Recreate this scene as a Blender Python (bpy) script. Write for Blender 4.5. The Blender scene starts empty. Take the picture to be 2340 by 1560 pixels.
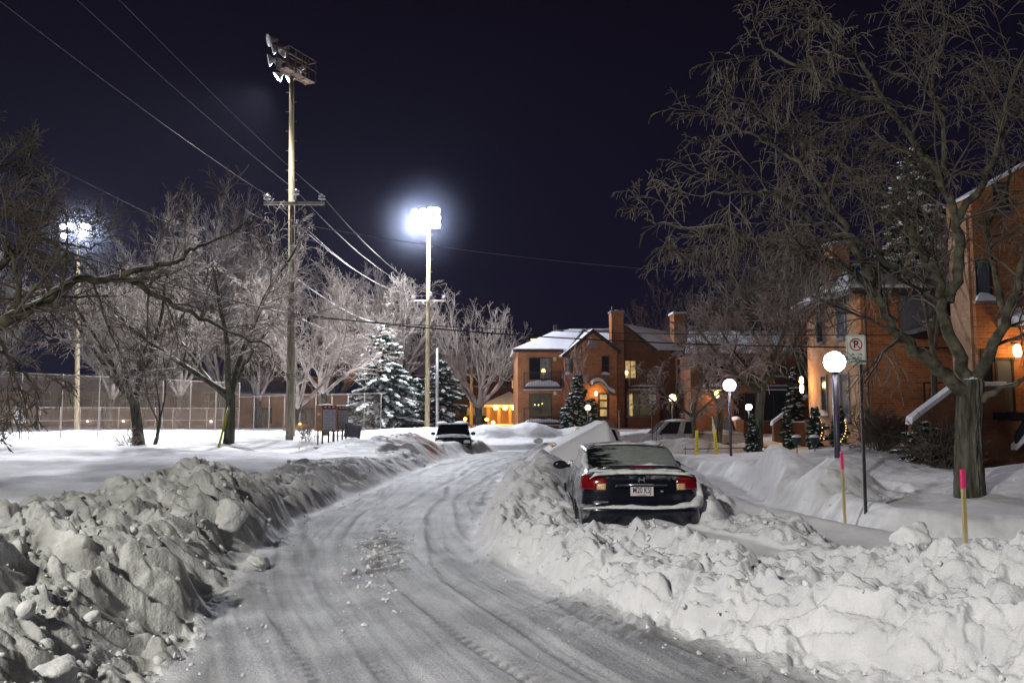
import bpy, bmesh, math, random
import numpy as np
from mathutils import Vector, Matrix
C = bpy.context.scene.collection
R = math.radians
# ------------------------------------------------------------------ camera
CAMZ, F, CX, CY, HOR = 1.9, 1900.0, 1170.0, 780.0, 940.0
PITCH = math.atan((HOR-CY)/F)
cp, sp = math.cos(PITCH), math.sin(PITCH)
def P(px, py, Y, z=None):
    """world point seen at photo pixel (px,py) at distance Y in front of the camera"""
    a = (px-CX)/F; b = (CY-py)/F
    dy = cp-b*sp; dz = sp+b*cp
    return Vector((a*Y/dy, Y, CAMZ+Y*dz/dy if z is None else z))
cam_d = bpy.data.cameras.new('camera'); cam = bpy.data.objects.new('camera', cam_d); C.objects.link(cam)
cam.location = (0, 0, CAMZ); cam.rotation_euler = (math.pi/2+PITCH, 0, 0)
cam_d.sensor_width = 36; cam_d.lens = 36*F/2340.0; cam_d.clip_end = 3000; cam_d.clip_start = .05
bpy.context.scene.camera = cam
# ------------------------------------------------------------------ tagging
def tag(o, label=None, cat=None, group=None, kind=None):
    if label: o['label'] = label
    if cat: o['category'] = cat
    if group: o['group'] = group
    if kind: o['kind'] = kind
    return o
def thing(name, label, cat, loc=(0,0,0), rz=0, group=None):
    o = bpy.data.objects.new(name, None); C.objects.link(o)
    o.empty_display_size = .1
    o.location = loc; o.rotation_euler = (0,0,rz)
    return tag(o, label, cat, group)
def mesh_obj(name, verts, faces, mat, parent=None, smooth=False, normals=None):
    me = bpy.data.meshes.new(name)
    if isinstance(faces, np.ndarray):
        v = np.asarray(verts, dtype=np.float32); n = len(faces); k = faces.shape[1]
        me.vertices.add(len(v)); me.vertices.foreach_set('co', v.ravel())
        me.loops.add(n*k); me.loops.foreach_set('vertex_index', faces.astype(np.int32).ravel())
        me.polygons.add(n); me.polygons.foreach_set('loop_start', np.arange(0, n*k, k, dtype=np.int32))
        me.polygons.foreach_set('loop_total', np.full(n, k, dtype=np.int32))
        me.update(calc_edges=True)
    else:
        me.from_pydata([tuple(v) for v in verts], [], faces); me.update()
    if smooth: me.polygons.foreach_set('use_smooth', np.ones(len(me.polygons), dtype=bool))
    if isinstance(mat, (list, tuple)):
        for m in mat: me.materials.append(m)
    elif mat: me.materials.append(mat)
    if normals is not None:
        me.normals_split_custom_set_from_vertices(normals)
    o = bpy.data.objects.new(name, me); C.objects.link(o)
    if parent: o.parent = parent
    return o
class MB:
    """collects simple shapes into one mesh"""
    def __init__(s): s.v = []; s.f = []; s.sm = []
    def add(s, v, f, smooth=False):
        n = len(s.v); s.v += [tuple(p) for p in v]; s.f += [tuple(i+n for i in q) for q in f]; s.sm += [smooth]*len(f); return s
    def box(s, x0, x1, y0, y1, z0, z1, M=None):
        v = [Vector((x,y,z)) for z in (z0,z1) for y in (y0,y1) for x in (x0,x1)]
        if M is not None: v = [M@p for p in v]
        return s.add(v, [(0,2,3,1),(4,5,7,6),(0,1,5,4),(2,6,7,3),(0,4,6,2),(1,3,7,5)])
    def prism(s, poly, ax, a0, a1, M=None):
        """poly of 2d points extruded along axis ax"""
        n = len(poly); v = []
        for a in (a0, a1):
            for p in poly:
                q = list(p); q.insert(ax, a); v.append(Vector(q))
        if M is not None: v = [M@p for p in v]
        f = [tuple(range(n)), tuple(range(2*n-1, n-1, -1))] + [(i, i+n, (i+1)%n+n, (i+1)%n) for i in range(n)]
        return s.add(v, f)
    def tube(s, pts, r, n=8, cap=True, smooth=True):
        pts = [Vector(p) for p in pts]; rs = r if isinstance(r, (list, tuple)) else [r]*len(pts)
        v = []; f = []; ref = None
        for i, p in enumerate(pts):
            d = (pts[min(i+1, len(pts)-1)]-pts[max(i-1, 0)]).normalized()
            if ref is None:
                ref = d.orthogonal().normalized()
            a = (ref-d*ref.dot(d)).normalized(); ref = a; b = d.cross(a)
            for k in range(n):
                t = 2*math.pi*k/n; v.append(p+(a*math.cos(t)+b*math.sin(t))*rs[i])
        for i in range(len(pts)-1):
            for k in range(n):
                f.append((i*n+k, i*n+(k+1)%n, (i+1)*n+(k+1)%n, (i+1)*n+k))
        s.add(v, f, smooth)
        if cap: s.add(v[:n], [tuple(range(n-1,-1,-1))]); s.add(v[-n:], [tuple(range(n))])
        return s
    def lathe(s, prof, c=(0,0,0), n=20, M=None, smooth=True):
        """prof: list of (r,z)"""
        c = Vector(c); v = []; f = []
        for r, z in prof:
            for k in range(n):
                t = 2*math.pi*k/n; p = Vector((r*math.cos(t), r*math.sin(t), z)); v.append(c+(M@p if M is not None else p))
        for i in range(len(prof)-1):
            for k in range(n): f.append((i*n+k, i*n+(k+1)%n, (i+1)*n+(k+1)%n, (i+1)*n+k))
        s.add(v, f, smooth); s.add(v[:n], [tuple(range(n-1,-1,-1))]); s.add(v[-n:], [tuple(range(n))])
        return s
    def ell(s, c, rx, ry, rz, n=12, rot=None, jit=0, rng=None):
        c = Vector(c); v = []; f = []; m = max(4, n//2)
        for i in range(m+1):
            ph = math.pi*i/m
            for k in range(n):
                t = 2*math.pi*k/n; j = 1+(rng.uniform(-jit, jit) if rng and 0 < i < m else 0)
                p = Vector((rx*math.sin(ph)*math.cos(t)*j, ry*math.sin(ph)*math.sin(t)*j, rz*math.cos(ph)*j))
                v.append(c+(rot@p if rot is not None else p))
        for i in range(m):
            for k in range(n): f.append((i*n+k, i*n+(k+1)%n, (i+1)*n+(k+1)%n, (i+1)*n+k))
        return s.add(v, f, True)
    def build(s, name, mat, parent=None, bevel=0):
        me = bpy.data.meshes.new(name); me.from_pydata(s.v, [], s.f); me.update()
        me.polygons.foreach_set('use_smooth', np.array(s.sm, dtype=bool))
        if mat: me.materials.append(mat)
        o = bpy.data.objects.new(name, me); C.objects.link(o)
        if parent: o.parent = parent
        bm = bmesh.new(); bm.from_mesh(me); bmesh.ops.remove_doubles(bm, verts=bm.verts, dist=1e-5)
        bmesh.ops.recalc_face_normals(bm, faces=bm.faces)
        if bevel:
            es = [e for e in bm.edges if len(e.link_faces) == 2 and e.calc_face_angle(0) > .5]
            bmesh.ops.bevel(bm, geom=es, offset=bevel, segments=2, affect='EDGES', profile=.6, clamp_overlap=True)
        bm.to_mesh(me); bm.free()
        return o
def copy_tree(o, parent=None):
    c = o.copy(); C.objects.link(c)
    if parent: c.parent = parent
    for ch in list(o.children): copy_tree(ch, c)
    return c
def text(name, s, size, mat, parent, loc, rot=(math.pi/2,0,0), ext=.002, align='CENTER', sx=1.0, bold=0):
    cu = bpy.data.curves.new(name, 'FONT'); cu.body = s; cu.size = size; cu.align_x = align; cu.align_y = 'CENTER'; cu.extrude = ext; cu.offset = size*bold
    t = bpy.data.objects.new(name, cu); C.objects.link(t)
    dg = bpy.context.evaluated_depsgraph_get(); me = bpy.data.meshes.new_from_object(t.evaluated_get(dg))
    bpy.data.objects.remove(t); bpy.data.curves.remove(cu)
    me.materials.clear(); me.materials.append(mat)
    o = bpy.data.objects.new(name, me); C.objects.link(o); o.parent = parent; o.location = loc; o.rotation_euler = rot; o.scale = (sx,1,1)
    return o
# ------------------------------------------------------------------ numpy noise
def _h(ix, iy, seed):
    n = (ix.astype(np.int64)*374761393+iy.astype(np.int64)*668265263+seed*1442695041) & 0xffffffff
    n = ((n ^ (n >> 13))*1274126177) & 0xffffffff
    n = (n ^ (n >> 16)) & 0xffffffff
    n = (n*2246822519) & 0xffffffff
    return ((n ^ (n >> 15)) & 0xffffff)/float(0xffffff)
def vn(x, y, seed=0):
    ix = np.floor(x); iy = np.floor(y); fx = x-ix; fy = y-iy
    fx = fx*fx*(3-2*fx); fy = fy*fy*(3-2*fy)
    a = _h(ix,iy,seed); b = _h(ix+1,iy,seed); c = _h(ix,iy+1,seed); d = _h(ix+1,iy+1,seed)
    return (a*(1-fx)+b*fx)*(1-fy)+(c*(1-fx)+d*fx)*fy
def fbm(x, y, seed=0, o=4):
    s = 0; a = 1; t = 0
    for i in range(o): s = s+a*vn(x, y, seed+i*17); t += a; a *= .5; x = x*2.03+11.3; y = y*1.97+5.1
    return s/t
def bumps(x, y, seed=0):
    """rounded lumps: soft worley, 0..1"""
    ix = np.floor(x); iy = np.floor(y); best = np.zeros_like(x)
    for dx in (-1,0,1):
        for dy in (-1,0,1):
            cx = ix+dx; cy = iy+dy
            px = cx+_h(cx,cy,seed); py = cy+_h(cx,cy,seed+7); r = .45+.55*_h(cx,cy,seed+3); hh = .35+.65*_h(cx,cy,seed+5)
            d2 = ((x-px)**2+(y-py)**2)/(r*r)
            best = np.maximum(best, hh*np.sqrt(np.clip(1-d2, 0, 1)))
    return best
def sstep(a, b, x):
    t = np.clip((x-a)/(b-a), 0, 1); return t*t*(3-2*t)
# ------------------------------------------------------------------ materials
def new_mat(name):
    m = bpy.data.materials.new(name); m.use_nodes = True
    nt = m.node_tree; b = nt.nodes['Principled BSDF']
    return m, nt, b
def nd(nt, t, **k):
    n = nt.nodes.new(t)
    for a, v in k.items():
        if a in n.inputs: n.inputs[a].default_value = v
        else: setattr(n, a, v)
    return n
def rgba(c): return (c[0], c[1], c[2], 1)
def noise_mat(name, c1, c2, scale=5, rough=.7, bump=.2, bscale=None, spec=.3, metal=0, stretch=(1,1,1), lo=.35, hi=.65, detail=5, dist=.02):
    m, nt, b = new_mat(name)
    tc = nd(nt, 'ShaderNodeTexCoord'); mp = nd(nt, 'ShaderNodeMapping'); mp.inputs['Scale'].default_value = stretch
    nt.links.new(tc.outputs['Object'], mp.inputs['Vector'])
    n = nd(nt, 'ShaderNodeTexNoise', Scale=scale, Detail=detail); nt.links.new(mp.outputs[0], n.inputs['Vector'])
    r = nd(nt, 'ShaderNodeValToRGB'); r.color_ramp.elements[0].color = rgba(c1); r.color_ramp.elements[1].color = rgba(c2)
    r.color_ramp.elements[0].position = lo; r.color_ramp.elements[1].position = hi
    nt.links.new(n.outputs['Fac'], r.inputs[0]); nt.links.new(r.outputs[0], b.inputs['Base Color'])
    b.inputs['Roughness'].default_value = rough; b.inputs['Metallic'].default_value = metal; b.inputs['Specular IOR Level'].default_value = spec
    if bump:
        n2 = nd(nt, 'ShaderNodeTexNoise', Scale=bscale or scale*4, Detail=6); nt.links.new(mp.outputs[0], n2.inputs['Vector'])
        bp = nd(nt, 'ShaderNodeBump', Strength=bump, Distance=dist); nt.links.new(n2.outputs['Fac'], bp.inputs['Height']); nt.links.new(bp.outputs[0], b.inputs['Normal'])
    return m
def snow_on(m, amount=.5, thr=.35, scale=3.0, soft=.15, col=(.78,.78,.82)):
    """mix a snow covering onto the upward faces of a material"""
    nt = m.node_tree; out = nt.nodes['Material Output']; src = out.inputs['Surface'].links[0].from_socket
    g = nd(nt, 'ShaderNodeNewGeometry'); sx = nd(nt, 'ShaderNodeSeparateXYZ'); nt.links.new(g.outputs['Normal'], sx.inputs[0])
    no = nd(nt, 'ShaderNodeTexNoise', Scale=scale, Detail=4); nt.links.new(g.outputs['Position'], no.inputs['Vector'])
    a = nd(nt, 'ShaderNodeMath', operation='MULTIPLY_ADD'); nt.links.new(no.outputs['Fac'], a.inputs[0]); a.inputs[1].default_value = amount*2; nt.links.new(sx.outputs['Z'], a.inputs[2])
    mr = nd(nt, 'ShaderNodeMapRange'); nt.links.new(a.outputs[0], mr.inputs['Value']); mr.inputs['From Min'].default_value = thr+amount; mr.inputs['From Max'].default_value = thr+amount+soft
    s = nd(nt, 'ShaderNodeBsdfPrincipled'); s.inputs['Base Color'].default_value = rgba(col); s.inputs['Roughness'].default_value = .8
    mx = nd(nt, 'ShaderNodeMixShader'); nt.links.new(mr.outputs[0], mx.inputs[0]); nt.links.new(src, mx.inputs[1]); nt.links.new(s.outputs[0], mx.inputs[2])
    nt.links.new(mx.outputs[0], out.inputs['Surface'])
    return m
def emit_mat(name, col, strength):
    m, nt, b = new_mat(name)
    b.inputs['Base Color'].default_value = rgba([min(1,c) for c in col]); b.inputs['Emission Color'].default_value = rgba(col); b.inputs['Emission Strength'].default_value = strength
    return m
def brick_mat(name, c1, c2, mortar, scale=1.0, bump=.3):
    m, nt, b = new_mat(name)
    tc = nd(nt, 'ShaderNodeTexCoord'); sx = nd(nt, 'ShaderNodeSeparateXYZ'); nt.links.new(tc.outputs['Object'], sx.inputs[0])
    ad = nd(nt, 'ShaderNodeMath', operation='ADD'); nt.links.new(sx.outputs['X'], ad.inputs[0]); nt.links.new(sx.outputs['Y'], ad.inputs[1])
    cb = nd(nt, 'ShaderNodeCombineXYZ'); nt.links.new(ad.outputs[0], cb.inputs['X']); nt.links.new(sx.outputs['Z'], cb.inputs['Y'])
    br = nd(nt, 'ShaderNodeTexBrick', Scale=scale); nt.links.new(cb.outputs[0], br.inputs['Vector'])
    br.inputs['Color1'].default_value = rgba(c1); br.inputs['Color2'].default_value = rgba(c2); br.inputs['Mortar'].default_value = rgba(mortar)
    br.inputs['Brick Width'].default_value = .24; br.inputs['Row Height'].default_value = .085; br.inputs['Mortar Size'].default_value = .008; br.inputs['Bias'].default_value = -.1
    n = nd(nt, 'ShaderNodeTexNoise', Scale=.7, Detail=5); nt.links.new(tc.outputs['Object'], n.inputs['Vector'])
    mr = nd(nt, 'ShaderNodeMapRange'); nt.links.new(n.outputs['Fac'], mr.inputs['Value']); mr.inputs['To Min'].default_value = .6; mr.inputs['To Max'].default_value = 1.35
    mu = nd(nt, 'ShaderNodeMixRGB', blend_type='MULTIPLY'); mu.inputs[0].default_value = 1; nt.links.new(br.outputs['Color'], mu.inputs[1]); nt.links.new(mr.outputs[0], mu.inputs[2])
    nt.links.new(mu.outputs[0], b.inputs['Base Color']); b.inputs['Roughness'].default_value = .9; b.inputs['Specular IOR Level'].default_value = .2
    bp = nd(nt, 'ShaderNodeBump', Strength=bump, Distance=.01, invert=True); nt.links.new(br.outputs['Fac'], bp.inputs['Height']); nt.links.new(bp.outputs[0], b.inputs['Normal'])
    return m
M = {}
M['snow'] = noise_mat('fresh snow', (.74,.74,.78), (.84,.84,.86), 1.5, .75, .35, 30, .25, dist=.02)
M['roof_snow'] = noise_mat('roof snow', (.66,.66,.72), (.8,.8,.84), .6, .8, .3, 6, .2, dist=.05)
M['bark'] = snow_on(noise_mat('grey bark', (.045,.042,.034), (.15,.145,.115), 11, .95, 1.0, 16, .1, stretch=(1,1,.16), dist=.06), .25, .55)
M['limb'] = snow_on(noise_mat('branch bark', (.045,.042,.032), (.13,.12,.085), 6, .95, .8, 22, .1, dist=.03), .3, .72)
M['twig_dark'] = noise_mat('dark twig bark', (.07,.055,.043), (.15,.125,.098), 2, .8, 0, spec=.3)
M['twig_red'] = noise_mat('reddish twig bark', (.17,.13,.115), (.34,.27,.25), 2, .8, 0, spec=.3)
M['twig_mid'] = noise_mat('greyish twig bark', (.19,.16,.14), (.42,.37,.33), 2, .8, 0, spec=.3)
M['twig_frost'] = noise_mat('frosted twig bark', (.26,.22,.19), (.56,.49,.44), 1.5, .8, 0, spec=.3)
M['needle'] = noise_mat('spruce needles', (.02,.035,.02), (.05,.075,.045), 3, .8, 0, spec=.2)
M['needle_snow'] = noise_mat('snow clumps on needles', (.7,.7,.74), (.85,.85,.88), 2, .8, .3, 20)
M['pole_wood'] = noise_mat('weathered pole wood', (.16,.14,.11), (.34,.30,.24), 5, .9, .5, 25, .2, stretch=(3,3,.3))
M['pole_pale'] = noise_mat('pale yellow pole wood', (.26,.21,.12), (.5,.42,.27), 3, .9, .4, 20, .2, stretch=(3,3,.4))
M['metal'] = noise_mat('galvanised steel', (.3,.3,.3), (.45,.45,.44), 8, .45, .1, 40, .5, metal=.6)
M['rust_metal'] = noise_mat('rusty steel', (.12,.06,.03), (.3,.2,.13), 6, .7, .3, 30, .4)
M['black_metal'] = noise_mat('black painted steel', (.012,.012,.016), (.03,.03,.035), 8, .45, .1, 50, .5)
M['porcelain'] = noise_mat('grey porcelain', (.5,.52,.58), (.68,.7,.75), 6, .25, 0, spec=.6)
M['wire'] = noise_mat('bare wire', (.1,.09,.09), (.18,.165,.16), 3, .5, 0, spec=.6, metal=.4)
M['wire_black'] = noise_mat('black cable', (.01,.01,.012), (.02,.02,.022), 3, .6, 0)
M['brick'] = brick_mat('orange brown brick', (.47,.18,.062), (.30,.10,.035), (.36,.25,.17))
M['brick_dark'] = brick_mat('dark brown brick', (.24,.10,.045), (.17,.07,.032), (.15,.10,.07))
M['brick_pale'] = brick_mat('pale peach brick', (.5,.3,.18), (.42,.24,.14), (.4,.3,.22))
M['brick_far'] = noise_mat('far red brick', (.17,.07,.04), (.26,.11,.065), 1.2, .9, 0)
M['brick_school'] = noise_mat('brown school brick', (.42,.25,.13), (.55,.35,.2), .8, .9, 0)
M['trim'] = noise_mat('dark brown trim', (.03,.022,.02), (.06,.045,.04), 6, .6, .1)
M['trim_grey'] = noise_mat('grey purple trim', (.16,.15,.18), (.24,.23,.27), 6, .6, .1)
M['white_paint'] = noise_mat('white paint', (.55,.55,.55), (.75,.75,.74), 6, .5, .1)
M['wood_rail'] = noise_mat('pale timber', (.25,.21,.16), (.42,.36,.28), 5, .85, .2)
M['shingle'] = noise_mat('grey shingle', (.2,.19,.22), (.3,.29,.32), 2.5, .9, .3)
M['lamp_white'] = emit_mat('lit white globe', (1,.94,1.0), 34)
M['lamp_warm'] = emit_mat('lit warm globe', (1,.66,.28), 10)
M['flood_on'] = emit_mat('lit floodlight glass', (.9,.93,1), 150)
M['curtain_lit'] = emit_mat('lit curtain', (1,.62,.25), .25)
M['glow_small'] = emit_mat('warm indoor lamp', (1,.55,.18), 4)
def glass_mat(name, col=(.015,.017,.02), rough=.16, em=None, es=0):
    m, nt, b = new_mat(name)
    b.inputs['Base Color'].default_value = rgba(col); b.inputs['Roughness'].default_value = rough; b.inputs['Specular IOR Level'].default_value = .35
    n = nd(nt, 'ShaderNodeTexNoise', Scale=1.2); tc = nd(nt, 'ShaderNodeTexCoord'); nt.links.new(tc.outputs['Object'], n.inputs['Vector'])
    bp = nd(nt, 'ShaderNodeBump', Strength=.1, Distance=.02); nt.links.new(n.outputs['Fac'], bp.inputs['Height']); nt.links.new(bp.outputs[0], b.inputs['Normal'])
    if em:
        r = nd(nt, 'ShaderNodeValToRGB'); r.color_ramp.elements[0].color = rgba([c*.5 for c in em]); r.color_ramp.elements[1].color = rgba(em)
        r.color_ramp.elements[0].position = .35; r.color_ramp.elements[1].position = .65
        n3 = nd(nt, 'ShaderNodeTexNoise', Scale=2.2); nt.links.new(tc.outputs['Object'], n3.inputs['Vector']); nt.links.new(n3.outputs['Fac'], r.inputs[0])
        nt.links.new(r.outputs[0], b.inputs['Emission Color']); b.inputs['Emission Strength'].default_value = es
    return m
M['glass'] = glass_mat('dark window glass')
M['glass_dim'] = glass_mat('dimly lit window', em=(.30,.24,.13), es=.16)
M['glass_warm'] = glass_mat('warm lit window', em=(1,.66,.25), es=.75)
M['glass_blue'] = glass_mat('curtained window', col=(.12,.14,.17))

M['lamp_orange'] = emit_mat('lit sodium lamp', (1,.5,.08), 22)
M['lamp_red'] = emit_mat('lit red lamp', (1,.05,.03), 6)
M['panel_lit'] = emit_mat('lit yellow panel', (1,.72,.22), 3.5)
M['glow_white'] = emit_mat('small white wall light', (.8,.85,1), 6)
M['brick_pale2'] = noise_mat('pale orange brick', (.40,.22,.12), (.55,.33,.19), .9, .9, 0)
M['wire_lit'] = noise_mat('lit cable', (.6,.6,.62), (.75,.75,.77), 3, .7, 0)  # pale colour stands in for floodlight falling on the cable
M['shingle_snow'] = noise_mat('thin snow on shingle', (.45,.43,.46), (.6,.58,.62), .5, .9, .3, 6)
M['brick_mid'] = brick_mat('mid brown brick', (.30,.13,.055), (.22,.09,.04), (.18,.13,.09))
# ------------------------------------------------------------------ terrain
def facets(x, y, seed=0, tilt=1.0):
    """broken slabs: every cell is a tilted plane of its own height"""
    ix = np.floor(x); iy = np.floor(y); bd = np.full(x.shape, 9.0); val = np.zeros_like(x)
    for dx in (-1,0,1):
        for dy in (-1,0,1):
            cx = ix+dx; cy = iy+dy; px = x-(cx+_h(cx,cy,seed)); py = y-(cy+_h(cx,cy,seed+7)); d = px*px+py*py; m = d < bd
            v = _h(cx,cy,seed+3)+tilt*((_h(cx,cy,seed+5)-.5)*px*1.6+(_h(cx,cy,seed+9)-.5)*py*1.6)
            bd = np.where(m, d, bd); val = np.where(m, v, val)
    return val
ROAD = [(2.42,5.8),(1.83,6.56),(1.23,7.5),(.43,9.0),(-.22,10.9),(-.55,13.1),(-.45,16),(-.4,19),(-.27,25.8),(.2,33),(1.6,38.5),(5,40.5),(12,39.5),(30,38),(30,47),(8,46.5),(2,45.5),(-1,44),(-2.3,40),
        (-2.9,34.4),(-3.3,27),(-3.5,22),(-3.8,16),(-3.6,12.4),(-3.15,9.5),(-3.0,8.2),(-2.66,7.1),(-2.5,5.8),(-2.2,3),(-2,-3),(-2,-14),(14,-14),(14,-7),(8,0),(3.9,4)]
TRENCH = [(2.9,27.5),(4.6,26.5),(5.6,24),(5.1,20),(4.55,16),(4.5,13.5),(4.8,11.9),(5.5,10.9),(7,10.3),(12,9.6),(20,9)]
def seg_dist(x, y, pts, closed=False, rad=None):
    """distance to polyline, plus interpolated value"""
    n = len(pts); best = np.full(x.shape, 1e9); val = np.zeros(x.shape)
    for i in range(n if closed else n-1):
        ax, ay = pts[i][:2]; bx, by = pts[(i+1)%n][:2]
        dx, dy = bx-ax, by-ay; t = np.clip(((x-ax)*dx+(y-ay)*dy)/(dx*dx+dy*dy), 0, 1)
        d = np.hypot(x-ax-t*dx, y-ay-t*dy); m = d < best
        best = np.where(m, d, best)
        if rad is not None: val = np.where(m, rad[i]+(rad[(i+1)%n]-rad[i])*t, val)
    return best, val
def inside(x, y, pts):
    c = np.zeros(x.shape, bool); n = len(pts)
    for i in range(n):
        ax, ay = pts[i]; bx, by = pts[(i+1)%n]
        if ay == by: continue
        m = ((ay > y) != (by > y)) & (x < (bx-ax)*(y-ay)/(by-ay)+ax)
        c ^= m
    return c
# x, y, rx, ry, rot(deg), height, lump, bank id
MOUNDS = [(-4.75,5.8,1.6,2.0,8,1.12,1,3), (-3.4,4.0,1.2,1.6,0,.7,1,3), (-4.0,7.6,1.2,1.3,0,.72,1,3),
          (-4.9,12.9,1.5,3.1,5,.90,1,4), (-4.6,10.2,1.2,1.5,0,.5,1,4), (-5.75,11.6,1.2,2.0,0,.62,.9,4),
          (-5.0,17,1.4,3.6,0,.50,.9,4), (-4.7,21.8,1.2,3.2,0,.42,.8,4), (-4.4,26.5,.9,1.6,0,.34,.7,4),
          (-4.6,35.5,1.7,4.0,-8,1.05,.8,5), (-5.6,33,2.6,3.4,0,.9,.2,5), (-4.0,30,1.0,2.5,0,.35,.7,5),
          (-2.6,43.2,2.4,1.8,0,.62,.8,6),
          (-1.4,50.5,2.2,2.6,0,1.25,.6,7), (1.1,51.5,2.6,2.6,0,1.35,.6,7), (4.2,52,2.5,2.4,0,1.1,.6,7), (9,51,4,2.2,0,1.0,.5,7),
          (.42,15.3,.95,2.4,0,.72,.9,8), (.55,18.5,1.0,3.2,0,1.0,.9,8), (.95,22.5,1.0,3.2,0,1.0,.9,8), (1.6,27,1.3,3.4,0,.8,.8,8),
          (3.5,30.5,2.4,1.6,0,.95,.8,12), (6.5,32.2,3.2,1.3,0,.95,.8,12), (10,33,3.0,1.4,0,.8,.6,12),
          (5.9,18.6,1.1,2.4,-20,1.05,.25,9), (6.0,15.4,1.1,1.7,-30,1.0,.5,9), (8.5,21,2.4,2.5,0,.75,.3,0), (10.8,15.5,3.4,3.4,0,1.0,.1,0), (12,27,4,3.5,0,.9,.2,0),
          (3.1,11.0,.6,1.5,25,.46,.9,10), (2.95,13.8,.55,1.6,0,.55,.8,10), (2.72,12.3,.42,1.3,0,.80,.8,10),
          (-12,38,14,5,0,.55,0,0), (-16,28,9,6,0,.5,0,0), (-5.5,58,7,7,0,.85,0,0), (-9,13,5,5,0,.2,0,0), (8,60,8,7,0,.6,.2,0)]
RIDGES = [([(7.5,4.0),(5.6,5.6),(4.6,6.9),(3.5,7.6),(2.6,8.1),(1.75,8.7),(1.05,9.7),(.45,11.2),(.2,13.2),(.2,15)], [1.15,1.02,.86,.52,.36,.32,.34,.38,.42,.46], .75, 1.0, 11),
          ([(6.5,3.9),(4.6,5.5),(3.4,6.5),(2.3,7.3),(1.5,8.1),(.75,9.3),(.1,11),(-.1,13.5)], [.5,.42,.34,.3,.28,.26,.26,.3], .5, .9, 11),
          ([(9,7.6),(6.2,8.1),(4.6,8.6),(3.5,9.2)], [1.0,.72,.44,.28], .7, .8, 11),
          ([(2.4,8.8),(1.4,10.0),(.9,11.2)], [.38,.42,.45], .3, .8, 11)]
def terrain(x, y):
    base = -.006*np.clip(y-12, 0, 90)
    sd, _ = seg_dist(x, y, ROAD, True); ins = inside(x, y, ROAD); sd = np.where(ins, -sd, sd)
    edge = sd+(fbm(x*1.3, y*1.3, 3)-.5)*.35*sstep(2, 12, y*0+9)
    right = x > -1.5
    dep = np.where(right, .47-.22*np.exp(-(((x-3.6)/2.4)**2+((y-8.8)/1.6)**2)), .5)
    # the ridge that carries the berm shoulder near camera on the right
    drift = (fbm(x*.16, y*.22, 21, 3)-.5)*.34+(fbm(x*.5, y*.9, 5, 3)-.5)*.10
    wind = (vn(x*.22+3, y*.9+x*.12, 77)-.5)*.16*sstep(-5, -9, x)
    plate = (dep+drift+wind)*sstep(0, .9, edge)
    lump = np.zeros_like(x); acc = np.zeros_like(x); bid = np.zeros(x.shape, int); bm = np.full(x.shape, .16)
    def put(c, l, i):
        nonlocal acc, lump, bid, bm
        lump = np.maximum(lump, l*sstep(.02, .22, c)); acc = acc+c**4
        m = c > bm; bid = np.where(m, i, bid); bm = np.where(m, c, bm)
    for mx, my, rx, ry, rot, h, l, i in MOUNDS:
        a = R(rot); u = ((x-mx)*math.cos(a)+(y-my)*math.sin(a))/rx; v = (-(x-mx)*math.sin(a)+(y-my)*math.cos(a))/ry
        q = u*u+v*v; put(h*np.clip(1-q, 0, 1)**.9, l, i) if l > .5 else put(h*np.exp(-q*1.6), l, i)
    rwx = (fbm(x*1.1, y*1.1, 141, 2)-.5)*.5; rwy = (fbm(x*1.1, y*1.1, 151, 2)-.5)*.5
    for pts, hs, w, l, i in RIDGES:
        d, hv = seg_dist(x+rwx, y+rwy, pts, False, hs); put(hv*np.clip(1-(d/w)**2, 0, 1)**.8, l, i)
    mound = acc**.25
    damp = sstep(-.25, .25, edge)
    # banks may slump a little over the road edge, never onto the lane
    z = base+np.maximum(plate, 0)+0
    zz = np.where(lump > .3, np.maximum(plate, base*0+mound), plate+mound*.6)
    k = sstep(.25, .45, lump); zz = np.maximum(plate, mound)*k+(plate+mound*.55)*(1-k)
    z = base+zz*damp
    lump = np.maximum(lump, .95*(x < -1.2)*sstep(12.5, 9, y)*sstep(3.2, 1.8, edge))
    lump = np.maximum(lump, .85*(x > -1.2)*sstep(11, 9.5, y)*sstep(1.7, .8, edge))
    lump = lump*sstep(-.2, .2, edge)
    dirt_shade = np.zeros_like(x); pink = np.zeros_like(x)
    nz_ = (fbm(x*1.4, y*1.4, 171, 3)-.5)*.9
    left_ = (x < -1.2)*(y < 48)
    dirt_shade = left_*np.clip(sstep(.1, .55, lump+nz_*.5), 0, 1)*(.35+.65*sstep(20, 11, y))  # greyer towards the camera: weak lamp light there painted in with the dirt
    pink = np.exp(-(((x+4.1)/1.3)**2+((y-35.2)/3.0)**2)**2)*sstep(.35, .6, .5+nz_)
    # field: farther snow is smoother and a little higher
    z = z+.18*sstep(44, 60, y)*sstep(1, 6, sd)
    # sidewalk trench
    td, _ = seg_dist(x, y, TRENCH)
    td = td+(fbm(x*1.7, y*1.7, 9)-.5)*.3
    tm = 1-sstep(.36, .82, td)
    z = z*(1-tm)+tm*(base+.10+(fbm(x*3, y*3, 33)-.5)*.05)
    lump = lump*(1-tm)
    rimw = np.exp(-((td-.98)/.3)**2); z = z+rimw*.10*sstep(9, 11, y)*(1-sstep(33,40,y))
    # wall fluting of the trench
    z = z+.05*np.exp(-((td-.6)/.2)**2)*(fbm(x*6, y*6, 50)-.5)*2*(y < 40)
    # car wells
    for cxx, cyy, hw, hl, hh in ((1.78,13.5,.80,2.12,.48),):
        q = np.maximum(np.abs(x-cxx)-hw, np.abs(y-cyy)-hl); z = np.minimum(z, base+hh+.06*fbm(x*3,y*3,8)+np.clip(q+.04, 0, 9)*3.0)
        lump = lump*sstep(-.1, .35, q)
    # lumps
    near = 1-sstep(30, 60, y)
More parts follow.
